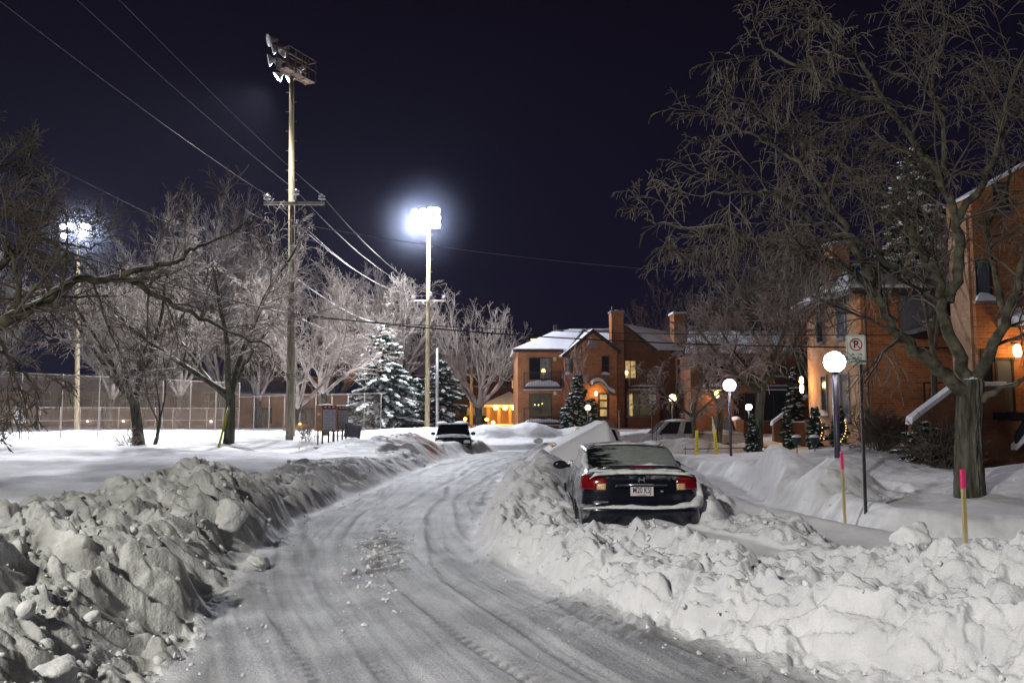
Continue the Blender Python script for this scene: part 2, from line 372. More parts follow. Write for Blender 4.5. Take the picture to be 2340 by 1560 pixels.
    wx = (fbm(x*2.2, y*2.2, 61, 3)-.5)*.35; wy = (fbm(x*2.2, y*2.2, 71, 3)-.5)*.35
    zf = z-base; X = x+wx+.75*zf; Y = y+wy+.85*zf; xq = x+.7*zf; yq = y+.8*zf
    patch = .45+.8*fbm(x*.9, y*.9, 91, 2)
    leftk = np.where(x < -1.5, 1.0, .66)*(1-.35*sstep(14, 26, y))
    big = bumps(X*1.9, Y*1.9, 11); mid = bumps(X*4.6, Y*4.6, 12); sml = bumps(X*10.5, Y*10.5, 13); tin = bumps(X*24, Y*24, 14)
    rid = 1-np.abs(2*fbm(xq*1.2+wx*3, yq*1.2, 131, 4)-1)*2.2
    fa_ = facets(X*2.3, Y*2.3, 401); fb_ = facets(X*6.5, Y*6.5, 411)
    z = z+lump*leftk*np.where(x < -1.5, 1.0, .85)*(.17*(fa_-.5)*(1-.5*patch)+np.where(x < -1.5, .075, .11)*(fb_-.5))
    z = z+lump*patch*leftk*(.21*(big-.3)+.17*(mid-.25)*(.5+big)+np.where(x < -1.5, .10, .15)*(sml-.25)+np.where(x < -1.5, .045, .07)*near*(tin-.2)+.10*(np.clip(rid,0,1)-.5)+.11*(fbm(xq*7, yq*7, 133, 4)-.5))
    lat, along = road_coords(x, y)
    rr_ = (x > -1.2)*sstep(14, 12, y)*sstep(.15, .5, edge)*sstep(3.4, 2.2, edge)
    z = z+rr_*.22*(vn(edge*2.3+.5*vn(along*.5,edge*0,3), along*.22, 221)-.5)+rr_*.07*(vn(edge*6, along*.5, 223)-.5)
    z = z+(1-lump)*(.012*(fbm(x*4, y*4, 101)-.5)+.006*(fbm(x*22, y*22, 103, 3)-.5))*(~ins)
    z = np.where(y < 30, np.maximum(z, base+.17*sstep(.1, .6, edge)*(1-tm)), z)
    # scattered crumbs beside the banks and down the middle of the road
    crumb = np.clip(sstep(.50, .68, fbm(x*1.1, y*.8, 111))*np.exp(-np.abs(edge)/.45)+1.1*sstep(.38,.55,fbm(x*2.5,y*1.6,115))*np.exp(-(((x+1.75+.12*(y-11))/.35)**2+((y-11.5)/2.6)**2)), 0, 1)
    z = z+crumb*(.07*bumps(X*7, Y*7, 15)+.04*bumps(X*16, Y*16, 16))*(1-lump)*(y < 40)
    # plough scrape and tyre grooves on the road
    g = vn(lat*9+.4*vn(along*.25, along*0, 1), along*.12, 201)-.5
    g2 = vn(lat*26, along*.35, 203)-.5; g3 = vn(lat*3.1+5, along*.08, 205)-.5
    rm = sstep(.1, -.35, edge)
    z = z+rm*(.028*g3+.020*g*(.4+vn(along*.3,lat*.5,5))+.012*g2+.022*(vn((lat+.16*(along-14))*7+3, along*.1, 211)-.5)+.02*(fbm(x*2.5, y*2.5, 207, 3)-.5)+.010*(fbm(x*13, y*13, 209, 3)-.5))
    for Lc, ph, wdt in ((-1.55,0,.12),(-.15,0,.12),(-1.05,2,.10),(.38,2,.10),(1.15,4,.12),(-2.1,5,.10),(1.75,4,.11)):
        wn_ = Lc+.22*np.sin(along*.28+ph)+.06*np.sin(along*.9+ph*2); e4 = np.exp(-((lat-wn_)/wdt)**4)*rm*(y < 45)*(.5+.8*vn(along*.25+ph*3, lat*0, 231))
        z = z-e4*.020+e4*.006*np.sin(along*44+np.abs(lat-wn_)*40)+.012*rm*np.exp(-((np.abs(lat-wn_)-wdt*1.25)/.04)**2)*(y < 45)
    # tread chatter on the left by the near bank
    return z, lump, sd, bid, td, lat, along, dirt_shade, pink
CL = [(6.5,-3),(3.0,1.5),(1.0,4.8),(-.35,8),(-1.4,11),(-2.0,14.5),(-2.0,20),(-1.75,26),(-1.3,33),(-.4,38.5),(2,42.5),(8,43.5),(30,42)]
def _dense(pts, n=12):
    out = []
    for i in range(len(pts)-1):
        p0 = pts[max(i-1,0)]; p1 = pts[i]; p2 = pts[i+1]; p3 = pts[min(i+2,len(pts)-1)]
        for k in range(n):
            t = k/n
            out.append(tuple(.5*(2*p1[j]+(p2[j]-p0[j])*t+(2*p0[j]-5*p1[j]+4*p2[j]-p3[j])*t*t+(3*p1[j]-p0[j]-3*p2[j]+p3[j])*t**3) for j in range(2)))
    return out+[pts[-1]]
CLD = _dense(CL, 4)
def road_coords(x, y):
    best = np.full(x.shape, 1e9); lat = np.zeros(x.shape); al = np.zeros(x.shape); s = 0
    for i in range(len(CLD)-1):
        ax, ay = CLD[i]; bx, by = CLD[i+1]; dx, dy = bx-ax, by-ay; L = math.hypot(dx, dy)
        t = np.clip(((x-ax)*dx+(y-ay)*dy)/(L*L), 0, 1); d = np.hypot(x-ax-t*dx, y-ay-t*dy); m = d < best
        sg = np.sign((x-ax)*dy-(y-ay)*dx)
        best = np.where(m, d, best); lat = np.where(m, d*sg, lat); al = np.where(m, s+t*L, al); s += L
    return lat, al
def ys_rows():
    r = list(np.linspace(-30, 3.0, 34)[:-1]); y = 3.0
    while y < 62: r.append(y); y *= 1.0025
    while y < 1200: r.append(y); y *= 1.03
    return np.array(r)
def us_cols():
    a = list(np.linspace(-.70, .70, 700)); d = .002; u = .70; R_ = []
    while u < 4.5: d *= 1.09; u += d; R_.append(u)
    return np.array([-q for q in R_[::-1]]+a+R_)
YR = ys_rows(); UC = us_cols()
yy = np.repeat(YR[:,None], len(UC), 1); xx = UC[None,:]*np.maximum(yy+.6, 9.0*(yy < 3)+0*yy)
# keep column spacing continuous behind the camera
xx = UC[None,:]*np.where(yy < 3, 3.6+(3-yy)*.35, yy+.6)
zt, LUMP, SD, BID, TD, LAT, ALG, DIRT_SHADE, PINK = terrain(xx, yy)
def blur(Z):
    Z = Z.copy(); Z[1:-1] = .25*Z[:-2]+.5*Z[1:-1]+.25*Z[2:]; Z[:,1:-1] = .25*Z[:,:-2]+.5*Z[:,1:-1]+.25*Z[:,2:]; return Z
zt = blur(zt)
def gradn(X, Y, Z):
    dXu = np.gradient(X, axis=1); dYv = np.gradient(Y, axis=0); dZu = np.gradient(Z, axis=1); dZv = np.gradient(Z, axis=0); dXv = np.gradient(X, axis=0)
    zx = dZu/dXu; zy = (dZv-zx*dXv)/dYv
    n = np.stack([-zx, -zy, np.ones_like(zx)], -1); return n/np.linalg.norm(n, axis=-1, keepdims=True)
NRM = gradn(xx, yy, zt)
def gz(x, y):
    return float(terrain(np.array([float(x)]), np.array([float(y)]))[0][0])
# materials that read the lateral/along road coordinate
def road_material():
    m, nt, b = new_mat('packed road snow')
    at = nd(nt, 'ShaderNodeAttribute', attribute_name='track'); mp = nd(nt, 'ShaderNodeMapping'); mp.inputs['Scale'].default_value = (1, .045, 1)
    sz_ = nd(nt, 'ShaderNodeSeparateXYZ'); nt.links.new(at.outputs['Vector'], sz_.inputs[0]); cz_ = nd(nt, 'ShaderNodeCombineXYZ'); nt.links.new(sz_.outputs['X'], cz_.inputs['X']); nt.links.new(sz_.outputs['Y'], cz_.inputs['Y']); nt.links.new(cz_.outputs[0], mp.inputs['Vector'])
    n1 = nd(nt, 'ShaderNodeTexNoise', Scale=4.5, Detail=7, Roughness=.62); nt.links.new(mp.outputs[0], n1.inputs['Vector'])
    tc = nd(nt, 'ShaderNodeTexCoord'); n2 = nd(nt, 'ShaderNodeTexNoise', Scale=1.1, Detail=6); nt.links.new(tc.outputs['Object'], n2.inputs['Vector'])
    n3 = nd(nt, 'ShaderNodeTexNoise', Scale=34, Detail=6, Roughness=.7); nt.links.new(tc.outputs['Object'], n3.inputs['Vector'])
    ad = nd(nt, 'ShaderNodeMath', operation='MULTIPLY_ADD'); nt.links.new(n1.outputs['Fac'], ad.inputs[0]); ad.inputs[1].default_value = .45
    a2 = nd(nt, 'ShaderNodeMath', operation='MULTIPLY_ADD'); nt.links.new(n2.outputs['Fac'], a2.inputs[0]); a2.inputs[1].default_value = .35
    a3 = nd(nt, 'ShaderNodeMath', operation='MULTIPLY'); nt.links.new(n3.outputs['Fac'], a3.inputs[0]); a3.inputs[1].default_value = .2
    nt.links.new(a3.outputs[0], a2.inputs[2]); nt.links.new(a2.outputs[0], ad.inputs[2])
    r = nd(nt, 'ShaderNodeValToRGB'); e = r.color_ramp.elements; e[0].position = .42; e[0].color = (.19,.19,.20,1); e[1].position = .63; e[1].color = (.53,.53,.55,1)
    nt.links.new(ad.outputs[0], r.inputs[0])
    en = nd(nt, 'ShaderNodeMath', operation='MULTIPLY_ADD'); nt.links.new(n2.outputs['Fac'], en.inputs[0]); en.inputs[1].default_value = .5; nt.links.new(sz_.outputs['Z'], en.inputs[2])
    em_ = nd(nt, 'ShaderNodeMapRange'); nt.links.new(en.outputs[0], em_.inputs['Value']); em_.inputs['From Min'].default_value = -.02; em_.inputs['From Max'].default_value = .2
    mxe = nd(nt, 'ShaderNodeMixRGB'); nt.links.new(em_.outputs[0], mxe.inputs[0]); nt.links.new(r.outputs[0], mxe.inputs[1]); mxe.inputs[2].default_value = (.70,.70,.72,1); nt.links.new(mxe.outputs[0], b.inputs['Base Color'])
    b.inputs['Roughness'].default_value = .62; b.inputs['Specular IOR Level'].default_value = .35
    mu = nd(nt, 'ShaderNodeMath', operation='ADD'); nt.links.new(ad.outputs[0], mu.inputs[0]); nt.links.new(n3.outputs['Fac'], mu.inputs[1])
    bp = nd(nt, 'ShaderNodeBump', Strength=.8, Distance=.03); nt.links.new(mu.outputs[0], bp.inputs['Height']); nt.links.new(bp.outputs[0], b.inputs['Normal'])
    return m
M['road'] = road_material()
def bank_mat(name, c1, c2, pink=None):
    return noise_mat(name, c1, c2, 2.2, .8, .55, 22, .2, dist=.03, lo=.3, hi=.7)
M['bank_dirty_dim'] = bank_mat('ploughed dirty dim snow', (.46,.46,.45), (.72,.72,.71))  # grey also stands in for the weaker light on the left banks
M['bank_clean'] = bank_mat('ploughed clean snow', (.74,.74,.76), (.86,.86,.86))
M['bank_pink'] = bank_mat('salt stained snow', (.48,.33,.30), (.68,.62,.62))
M['bank_mid'] = bank_mat('ploughed grey snow', (.5,.5,.52), (.76,.76,.78))
def snow_ground_material():
    m, nt, b = new_mat('snow surface')
    tc = nd(nt, 'ShaderNodeTexCoord'); n = nd(nt, 'ShaderNodeTexNoise', Scale=2.4, Detail=7, Roughness=.6); nt.links.new(tc.outputs['Object'], n.inputs['Vector'])
    def ramp(c1, c2):
        r = nd(nt, 'ShaderNodeValToRGB'); r.color_ramp.elements[0].color = rgba(c1); r.color_ramp.elements[1].color = rgba(c2); r.color_ramp.elements[0].position = .32; r.color_ramp.elements[1].position = .66; nt.links.new(n.outputs['Fac'], r.inputs[0]); return r
    a = ramp((.64,.64,.67), (.82,.82,.84)); d = ramp((.25,.25,.235), (.64,.645,.62)); p = ramp((.52,.27,.20), (.66,.42,.35))
    at = nd(nt, 'ShaderNodeAttribute', attribute_name='stain_shade'); sx = nd(nt, 'ShaderNodeSeparateXYZ'); nt.links.new(at.outputs['Vector'], sx.inputs[0])
    m1 = nd(nt, 'ShaderNodeMixRGB'); nt.links.new(sx.outputs['X'], m1.inputs[0]); nt.links.new(a.outputs[0], m1.inputs[1]); nt.links.new(d.outputs[0], m1.inputs[2])
    m2 = nd(nt, 'ShaderNodeMixRGB'); nt.links.new(sx.outputs['Y'], m2.inputs[0]); nt.links.new(m1.outputs[0], m2.inputs[1]); nt.links.new(p.outputs[0], m2.inputs[2]); nt.links.new(m2.outputs[0], b.inputs['Base Color'])
    n2 = nd(nt, 'ShaderNodeTexNoise', Scale=24, Detail=7, Roughness=.65); nt.links.new(tc.outputs['Object'], n2.inputs['Vector']); bp = nd(nt, 'ShaderNodeBump', Distance=.03); nt.links.new(n2.outputs['Fac'], bp.inputs['Height'])
    st = nd(nt, 'ShaderNodeMath', operation='MULTIPLY_ADD'); nt.links.new(sx.outputs['Z'], st.inputs[0]); st.inputs[1].default_value = .6; st.inputs[2].default_value = .22; nt.links.new(st.outputs[0], bp.inputs['Strength']); nt.links.new(bp.outputs[0], b.inputs['Normal'])
    b.inputs['Roughness'].default_value = .75; b.inputs['Specular IOR Level'].default_value = .25; return m
M['terrain_snow'] = snow_ground_material()
ny, nx = xx.shape
idx = np.arange(ny*nx).reshape(ny, nx)
quads = np.stack([idx[:-1,:-1], idx[:-1,1:], idx[1:,1:], idx[1:,:-1]], -1).reshape(-1,4)
vid = np.where(SD < -.02, 1, np.where(TD < .55, 2, np.where(BID >= 3, BID, 0)))
fid = vid[:-1,:-1].reshape(-1)
allv = np.stack([xx, yy, zt], -1).reshape(-1,3); alln = NRM.reshape(-1,3); allt = np.stack([LAT, ALG, SD], -1).reshape(-1,3); alls = np.stack([DIRT_SHADE, PINK, LUMP], -1).reshape(-1,3)
SURF = {0:('snow_ground','structure',None,None,'snow'), 1:('road','structure',None,None,'road'), 2:('sidewalk','structure',None,None,'bank_mid'),
 3:('snow_bank','',"nearest big grey snow bank of rubble at the lower left corner",'snow bank','bank_dirty_dim'),
 4:('snow_bank','',"long lumpy grey snow bank along the left edge of the road",'snow bank','bank_dirty_dim'),
 5:('snow_bank','',"pinkish stained snow heap beside the road in front of the mailboxes",'snow bank','bank_pink'),
 6:('snow_bank','',"small snow heap pushed up against the front of the dark suv",'snow bank','bank_mid'),
 7:('snow_bank','',"far snow heap at the end of the road left of the brick house",'snow bank','bank_mid'),
 8:('snow_bank','',"rough snow bank along the left side of the dark parked sedan",'snow bank','bank_clean'),
 9:('snow_bank','',"rounded snow heaps along the far side of the sidewalk trench",'snow bank','bank_clean'),
 12:('snow_bank','',"long low snow heap in front of the silver pickup",'snow bank','bank_clean'),
 10:('snow_bank','',"crumbly snow piled against the back right corner of the dark sedan",'snow bank','bank_clean'),
 11:('snow_bank','',"bright white ploughed snow berm curving across the lower right corner",'snow bank','bank_clean')}
terr = {}
for k, (nm, kind, lab, cat, mt) in SURF.items():
    fs = quads[fid == k]
    if len(fs) == 0: continue
    used, inv = np.unique(fs, return_inverse=True)
    o = mesh_obj(nm, allv[used], inv.reshape(fs.shape), M['road'] if k == 1 else M['terrain_snow'], smooth=True, normals=alln[used])
    a = o.data.attributes.new('track', 'FLOAT_VECTOR', 'POINT'); a.data.foreach_set('vector', allt[used].astype(np.float32).ravel())
    a = o.data.attributes.new('stain_shade', 'FLOAT_VECTOR', 'POINT'); a.data.foreach_set('vector', alls[used].astype(np.float32).ravel())
    terr[k] = o
    if kind: o['kind'] = kind
    else: tag(o, lab, cat, 'ploughed snow banks')
# rubble: loose snow clods lying on the banks
def clod_variants(rng, n=10, sub=2):
    out = []
    for i in range(n):
        bm = bmesh.new(); bmesh.ops.create_icosphere(bm, subdivisions=sub, radius=1)
        v = np.array([p.co[:] for p in bm.verts]); f = np.array([[q.index for q in t.verts] for t in bm.faces]); bm.free()
        r = np.ones(len(v))
        for k in range(9):   # planar cuts give broken-off facets
            d = rng.normal(size=3); d /= np.linalg.norm(d); c = rng.uniform(.42, .85); t = v@d; r = np.where(t > c, np.minimum(r, c/np.maximum(t, 1e-3)), r)
        r *= 1+.16*(fbm(v[:,0]*2.3+n+i*7, v[:,1]*2.3+v[:,2]*1.7, 3+i)-.5)*2; r += rng.normal(0, .02, len(v))
        out.append((v*r[:,None]*np.array([1, rng.uniform(.7,1), rng.uniform(.55,.9)]), f))
    return out
nrng = np.random.default_rng(5)
CV = clod_variants(nrng)
def scatter_clods(n, sel, smin, smax, power, name, mat, label_kind='stuff', sink=.6):
    w = sel.reshape(-1); cand = np.nonzero(w > 0)[0]; pr = w[cand]/w[cand].sum()
    pick = nrng.choice(cand, n, p=pr); vs = []; fs = []; off = 0
    for p in pick:
        v, f = CV[nrng.integers(len(CV))]; s = smin*(smax/smin)**(nrng.random()**power)
        a = nrng.normal(size=(3,3)); q, _ = np.linalg.qr(a)
        vs.append((v*s)@q.T+allv[p]+np.array([nrng.uniform(-.05,.05), nrng.uniform(-.05,.05), s*(.5-sink)])); fs.append(f+off); off += len(v)
    o = mesh_obj(name, np.concatenate(vs), np.concatenate(fs), mat, smooth=True); o['kind'] = label_kind
    return o
# weights: vertex density is already ~1/distance^2, which is what the eye needs
cell = np.ones_like(xx); vis = (yy > 3.2) & (yy < 48)
wl = LUMP*vis*(xx < -1.5); wr = LUMP*vis*(xx >= -1.5)
flat = np.exp(-np.abs(SD)/.3)*vis*(yy < 40)*(LUMP < .6)
dw = np.clip(yy/9, .35, 2.0)**1.2
scatter_clods(2300, wl*dw, .012, .085, 3.0, 'snow_clods', M['bank_dirty_dim'])
scatter_clods(2000, wr*dw, .010, .05, 3.0, 'snow_clods', M['bank_clean'])
pat_ = np.exp(-(((xx+1.75+.12*(yy-11))/.3)**2+((yy-11.5)/2.2)**2))*vis
scatter_clods(380, pat_*dw, .010, .05, 2.6, 'snow_clods', M['bank_clean'])
scatter_clods(800, flat*dw, .008, .035, 2.6, 'snow_clods', M['bank_mid'])
# single big blocks
BLOCKS = [((2088,1232),8.9,.27,'bank_clean','big pointed snow block by the pink topped stake at the lower right'),
          ((2232,1238),8.3,.17,'bank_clean','smaller rounded snow block right of the big pointed block'),
          ((240,1175),11.3,.36,'bank_dirty_dim','pale boulder sized snow block left of centre on the left bank'),
          ((408,1195),10.6,.36,'bank_dirty_dim','rounded snow block on the road side of the left bank'),
          ((520,1175),11.2,.32,'bank_dirty_dim','snow block with a peaked top near the road on the left bank'),
          ((30,1150),7.3,.17,'bank_dirty_dim','snow block crowning the nearest left snow bank'),
          ((400,1290),8.6,.24,'bank_dirty_dim','rounded snow block at the foot of the left bank'),
          ((595,1210),10.4,.20,'bank_dirty_dim','small tilted snow slab at the road end of the left bank'),
          ((120,1430),5.0,.24,'bank_dirty_dim','closest blurred snow block at the lower left corner'),
          ((1590,1400),7.35,.09,'bank_clean','small white snow block at the foot of the right berm'),
          ((560,1365),7.9,.0,'bank_dirty_dim','')]
for (bx, by), Yd, r, mt, lab in BLOCKS:
    if r == 0: continue
    v, f = clod_variants(nrng, 1, 4)[0]
    v = v*(1+.05*(fbm(v[:,0]*3+9, v[:,1]*3+v[:,2]*2, 4)[:,None]-.5)*2)
    p = P(bx, by, Yd)
    o = mesh_obj('snow_block', v*r, f, M[mt], smooth=True); o.location = p; o.rotation_euler = (nrng.uniform(-.3,.3), nrng.uniform(-.3,.3), nrng.uniform(0,6))
    g = gz(p.x, p.y)
    o.location.z = min(g+r*.3, p.z)
    tag(o, lab, 'snow block', 'loose snow blocks on the banks')
# ------------------------------------------------------------------ bare trees
class Chains:
    def __init__(s): s.c = []
    def add(s, pts, rad): s.c.append((pts, rad))
def tube_mesh(name, chains, mat, parent, sides, M_=None):
    V = []; Fs = []; off = 0
    bylen = {}
    for p, r in chains: bylen.setdefault(len(p), []).append((p, r))
    ang = np.arange(sides)*2*math.pi/sides; ca = np.cos(ang); sa = np.sin(ang)
    for n, lst in bylen.items():
        Pn = np.array([p for p, r in lst], dtype=float); Rn = np.array([r for p, r in lst], dtype=float); m = len(lst)
        T = np.empty_like(Pn); T[:,1:-1] = Pn[:,2:]-Pn[:,:-2]; T[:,0] = Pn[:,1]-Pn[:,0]; T[:,-1] = Pn[:,-1]-Pn[:,-2]
        T /= np.linalg.norm(T, axis=-1, keepdims=True)+1e-9
        main = Pn[:,-1]-Pn[:,0]; ax = np.argmin(np.abs(main), axis=1); ref = np.eye(3)[ax][:,None,:]
        A = np.cross(T, ref); A /= np.linalg.norm(A, axis=-1, keepdims=True)+1e-9; B = np.cross(T, A)
        ring = Pn[:,:,None,:]+Rn[:,:,None,None]*(A[:,:,None,:]*ca[None,None,:,None]+B[:,:,None,:]*sa[None,None,:,None])
        V.append(ring.reshape(-1,3))
        b = (np.arange(m)*n*sides)[:,None,None]; i = np.arange(n-1)[None,:,None]*sides; k = np.arange(sides)[None,None,:]; k2 = (k+1)%sides
        q = np.stack([b+i+k, b+i+k2, b+i+sides+k2, b+i+sides+k], -1).reshape(-1,4)+off
        Fs.append(q); off += m*n*sides
    return mesh_obj(name, np.concatenate(V), np.concatenate(Fs), mat, parent, smooth=True)
def rv(rng): return Vector((rng.gauss(0,1), rng.gauss(0,1), rng.gauss(0,1)))
def branch(rng, out, start, d, L, r, lvl, cfg):
    """cfg: dict of lists per level"""
    n = cfg['seg'][lvl]; step = L/n; p = start.copy(); d = d.normalized(); pts = [p.copy()]; dirs = [d.copy()]
    wig = cfg['wig'][lvl]; up = cfg['up'][lvl]; end = cfg['taper'][lvl]
    for i in range(n):
        d = (d+rv(rng)*wig+Vector((0,0,up))*(1/n if lvl else .4/n)*2).normalized(); p = p+d*step; pts.append(p.copy()); dirs.append(d.copy())
    rad = [max(r*(1-(1-end)*i/n), cfg['rmin']) for i in range(n+1)]
    out[lvl].append(([tuple(q) for q in pts], rad))
    if lvl+1 < len(cfg['seg']): kids(rng, out, pts, rad, L, lvl, cfg)
def kids(rng, out, pts, rad, L, lvl, cfg, t0=None, count=None, lenk=None):
    n = len(pts)-1; cnt = count if count is not None else cfg['n'][lvl]
    t0 = cfg['t0'][lvl] if t0 is None else t0
    cnt = max(1, int(cnt*rng.uniform(.8,1.2)+.5))
    for k in range(cnt):
        t = t0+(1-t0)*(k+rng.random())/cnt; t = min(t, .999)
        f = t*n; i = int(f); q = pts[i].lerp(pts[i+1], f-i); d = (pts[i+1]-pts[i]).normalized()
        a = R(rng.gauss(cfg['ang'][lvl], 10)); perp = d.cross(rv(rng)).normalized()
        nd_ = (d*math.cos(a)+perp*math.sin(a)).normalized()
        ln = (lenk if lenk else L)*cfg['len'][lvl]*(1.15-.6*t)*rng.uniform(.65,1.25)
        branch(rng, out, q, nd_, ln, max(rad[i]*cfg['rk'][lvl], cfg['rmin']), lvl+1, cfg)
def finish_tree(root, out, mats, sides):
    """level 0 = trunk, others joined: limbs and twig crown"""
    if out[0]: tube_mesh('trunk', out[0], mats[0], root, sides[0])
    limbs = [c for l in out[1:2] for c in l]
    if limbs: tube_mesh('limbs', limbs, mats[1], root, sides[1])
    tw = [c for l in out[2:] for c in l]
    if tw: tube_mesh('crown', tw, mats[2], root, 3)
def bare_tree(label, loc, H, r, seed, cfg, mats, group=None, lean=(0,0), forks=None, name='bare_tree'):
    rng = random.Random(seed); root = thing(name, label, 'tree', loc, 0, group)
    out = [[] for _ in cfg['seg']]
    tl = H*cfg.get('trunk', .35)
    p = Vector((0,0,-.4)); d = Vector((lean[0], lean[1], 1)).normalized(); pts = [p.copy()]
    n = 6
    for i in range(n):
        d = (d+rv(rng)*.04).normalized(); p = p+d*(tl+.4)/n; pts.append(p.copy())
    rad = [r*(1.18 if i == 0 else 1.0-.25*i/n) for i in range(n+1)]
    out[0].append(([tuple(q) for q in pts], rad))
    nf = forks or cfg.get('forks', 5)
    for k in range(nf):
        az = 2*math.pi*(k+rng.uniform(-.3,.3))/nf; a = R(rng.uniform(*cfg['fork_ang']))
        q = pts[-1].lerp(pts[-2], rng.random()*.9) if k else pts[-1]
        if k == 0: a *= .35
        dd = Vector((math.cos(az)*math.sin(a), math.sin(az)*math.sin(a), math.cos(a)))
        branch(rng, out, q, dd, (H-tl)*rng.uniform(.75,1.05)*(1.05 if k == 0 else .95), r*rng.uniform(.42,.6), 1, cfg)
    finish_tree(root, out, mats, (12, 7)); return root
# vase shaped shade tree with arching twigs
CF = dict(seg=[6,7,6,5,4], n=[0,9,8,6], t0=[0,.22,.15,.12], ang=[0,42,42,45], len=[0,.48,.5,.5], rk=[0,.55,.55,.6], wig=[.04,.09,.11,.13,.15], up=[.2,.25,.10,-.05,-.12],
          taper=[.7,.3,.3,.4,.5], rmin=.007, forks=5, fork_ang=(25,55), trunk=.22)
CF_up = dict(CF); CF_up.update(ang=[0,30,32,34], up=[.3,.5,.5,.3,.2], wig=[.03,.07,.09,.12,.14], fork_ang=(12,42), forks=7, trunk=.18)
def cfg(base, **k): c = dict(base); c.update(k); return c
MT = {'paled':(M['bark'],M['limb'],M['twig_mid']), 'dark':(M['bark'],M['limb'],M['twig_dark']), 'red':(M['bark'],M['limb'],M['twig_red']), 'frost':(M['bark'],M['twig_frost'],M['twig_frost']), 'mid':(M['bark'],M['limb'],M['twig_red'])}
# --- the big tree on the right, limbs follow the photographed skeleton
def limb_tree(label, loc_px, Yb, base_r, trunk_pts, limbs, seed, cf, mats, twigs_per_m=4.2, group=None):
    rng = random.Random(seed); b = P(*loc_px, Yb); g = gz(b.x, b.y); root = thing('bare_tree', label, 'tree', (b.x, b.y, g), 0, group)
    o = Vector((b.x, b.y, g)); out = [[] for _ in range(6)]
    tp = [P(*q)-o for q in trunk_pts]; tp = [Vector((tp[0].x, tp[0].y, -.5))]+tp
    rr = [base_r*(1.25 if i == 0 else 1.0 if i > 1 else 1.05) for i in range(len(tp))]; rr[-1] = base_r*.9; d_ = (tp[-1]-tp[-2]).normalized(); tp += [tp[-1]+d_*.06, tp[-1]+d_*.10, tp[-1]+d_*.12]; rr += [base_r*.8, base_r*.5, base_r*.2]; rr[0] = base_r*1.35; rr[1] = base_r*1.14
    trunk_xy = (tp, rr)
    for pts, r0, r1, child in limbs:
        w = [P(*q)-o for q in pts]; dn = []
        for i in range(len(w)-1):
            p0 = w[max(i-1,0)]; p1 = w[i]; p2 = w[i+1]; p3 = w[min(i+2,len(w)-1)]
            for k in range(5):
                t = k/5; q = .5*(2*p1+(p2-p0)*t+(2*p0-5*p1+4*p2-p3)*t*t+(3*p1-p0-3*p2+p3)*t**3)
                dn.append(q+rv(rng)*.025*min(1,i+k))
        dn.append(w[-1]); n = len(dn)-1; rad = [r0+(r1-r0)*(i/n)**.8 for i in range(n+1)]
        out[1].append(([tuple(q) for q in dn], rad))
        L = sum((dn[i+1]-dn[i]).length for i in range(n))
        kids(rng, out, dn, rad, L, 1, cf, t0=.2, count=L*twigs_per_m*child*(1 if child < .79 or child > .81 else .8), lenk=2.6)
    # furrowed bark on the trunk
    tz = np.array([q.z for q in tp]); txx = np.array([q.x for q in tp]); tyy = np.array([q.y for q in tp]); n, k = 220, 120
    zz = np.linspace(tz[0], tz[-1], n); cx = np.interp(zz, tz, txx); cy = np.interp(zz, tz, tyy); rr_ = np.interp(zz, tz, rr)
    th = np.linspace(0, 2*math.pi, k, endpoint=False); TH, ZZ = np.meshgrid(th, zz); u = TH/(2*math.pi)*26
    def wrapn(fu, fz, sd): return fbm(np.cos(TH)*fu+40+ZZ*.9, np.sin(TH)*fu+30+ZZ*fz, sd, 3)
    f1 = np.abs(wrapn(8.5, 2.0, 301)-.5)*2; f2 = wrapn(22, 12, 305)-.5; f3 = wrapn(1.6, .5, 309)-.5
    RR = rr_[:,None]*(1+.10*f3)+.030*(np.clip(f1*2.2, 0, 1)-.7)+.014*f2
    v = np.stack([cx[:,None]+RR*np.cos(TH), cy[:,None]+RR*np.sin(TH), ZZ], -1).reshape(-1,3)
    i = np.arange(n-1)[:,None]*k; j = np.arange(k)[None,:]; j2 = (j+1)%k
    mesh_obj('trunk', v, np.stack([i+j, i+j2, i+k+j2, i+k+j], -1).reshape(-1,4), mats[0], root, smooth=True)
    finish_tree(root, out, mats, (16, 9)); return root
CR = dict(seg=[0,0,8,7,5], n=[0,0,8,6], t0=[0,0,.1,.12], ang=[0,50,42,44], len=[0,.66,.58,.50], rk=[0,.42,.5,.6], wig=[0,0,.10,.11,.12], up=[0,0,.12,-.28,-.5], taper=[0,0,.3,.4,.5], rmin=.0062)
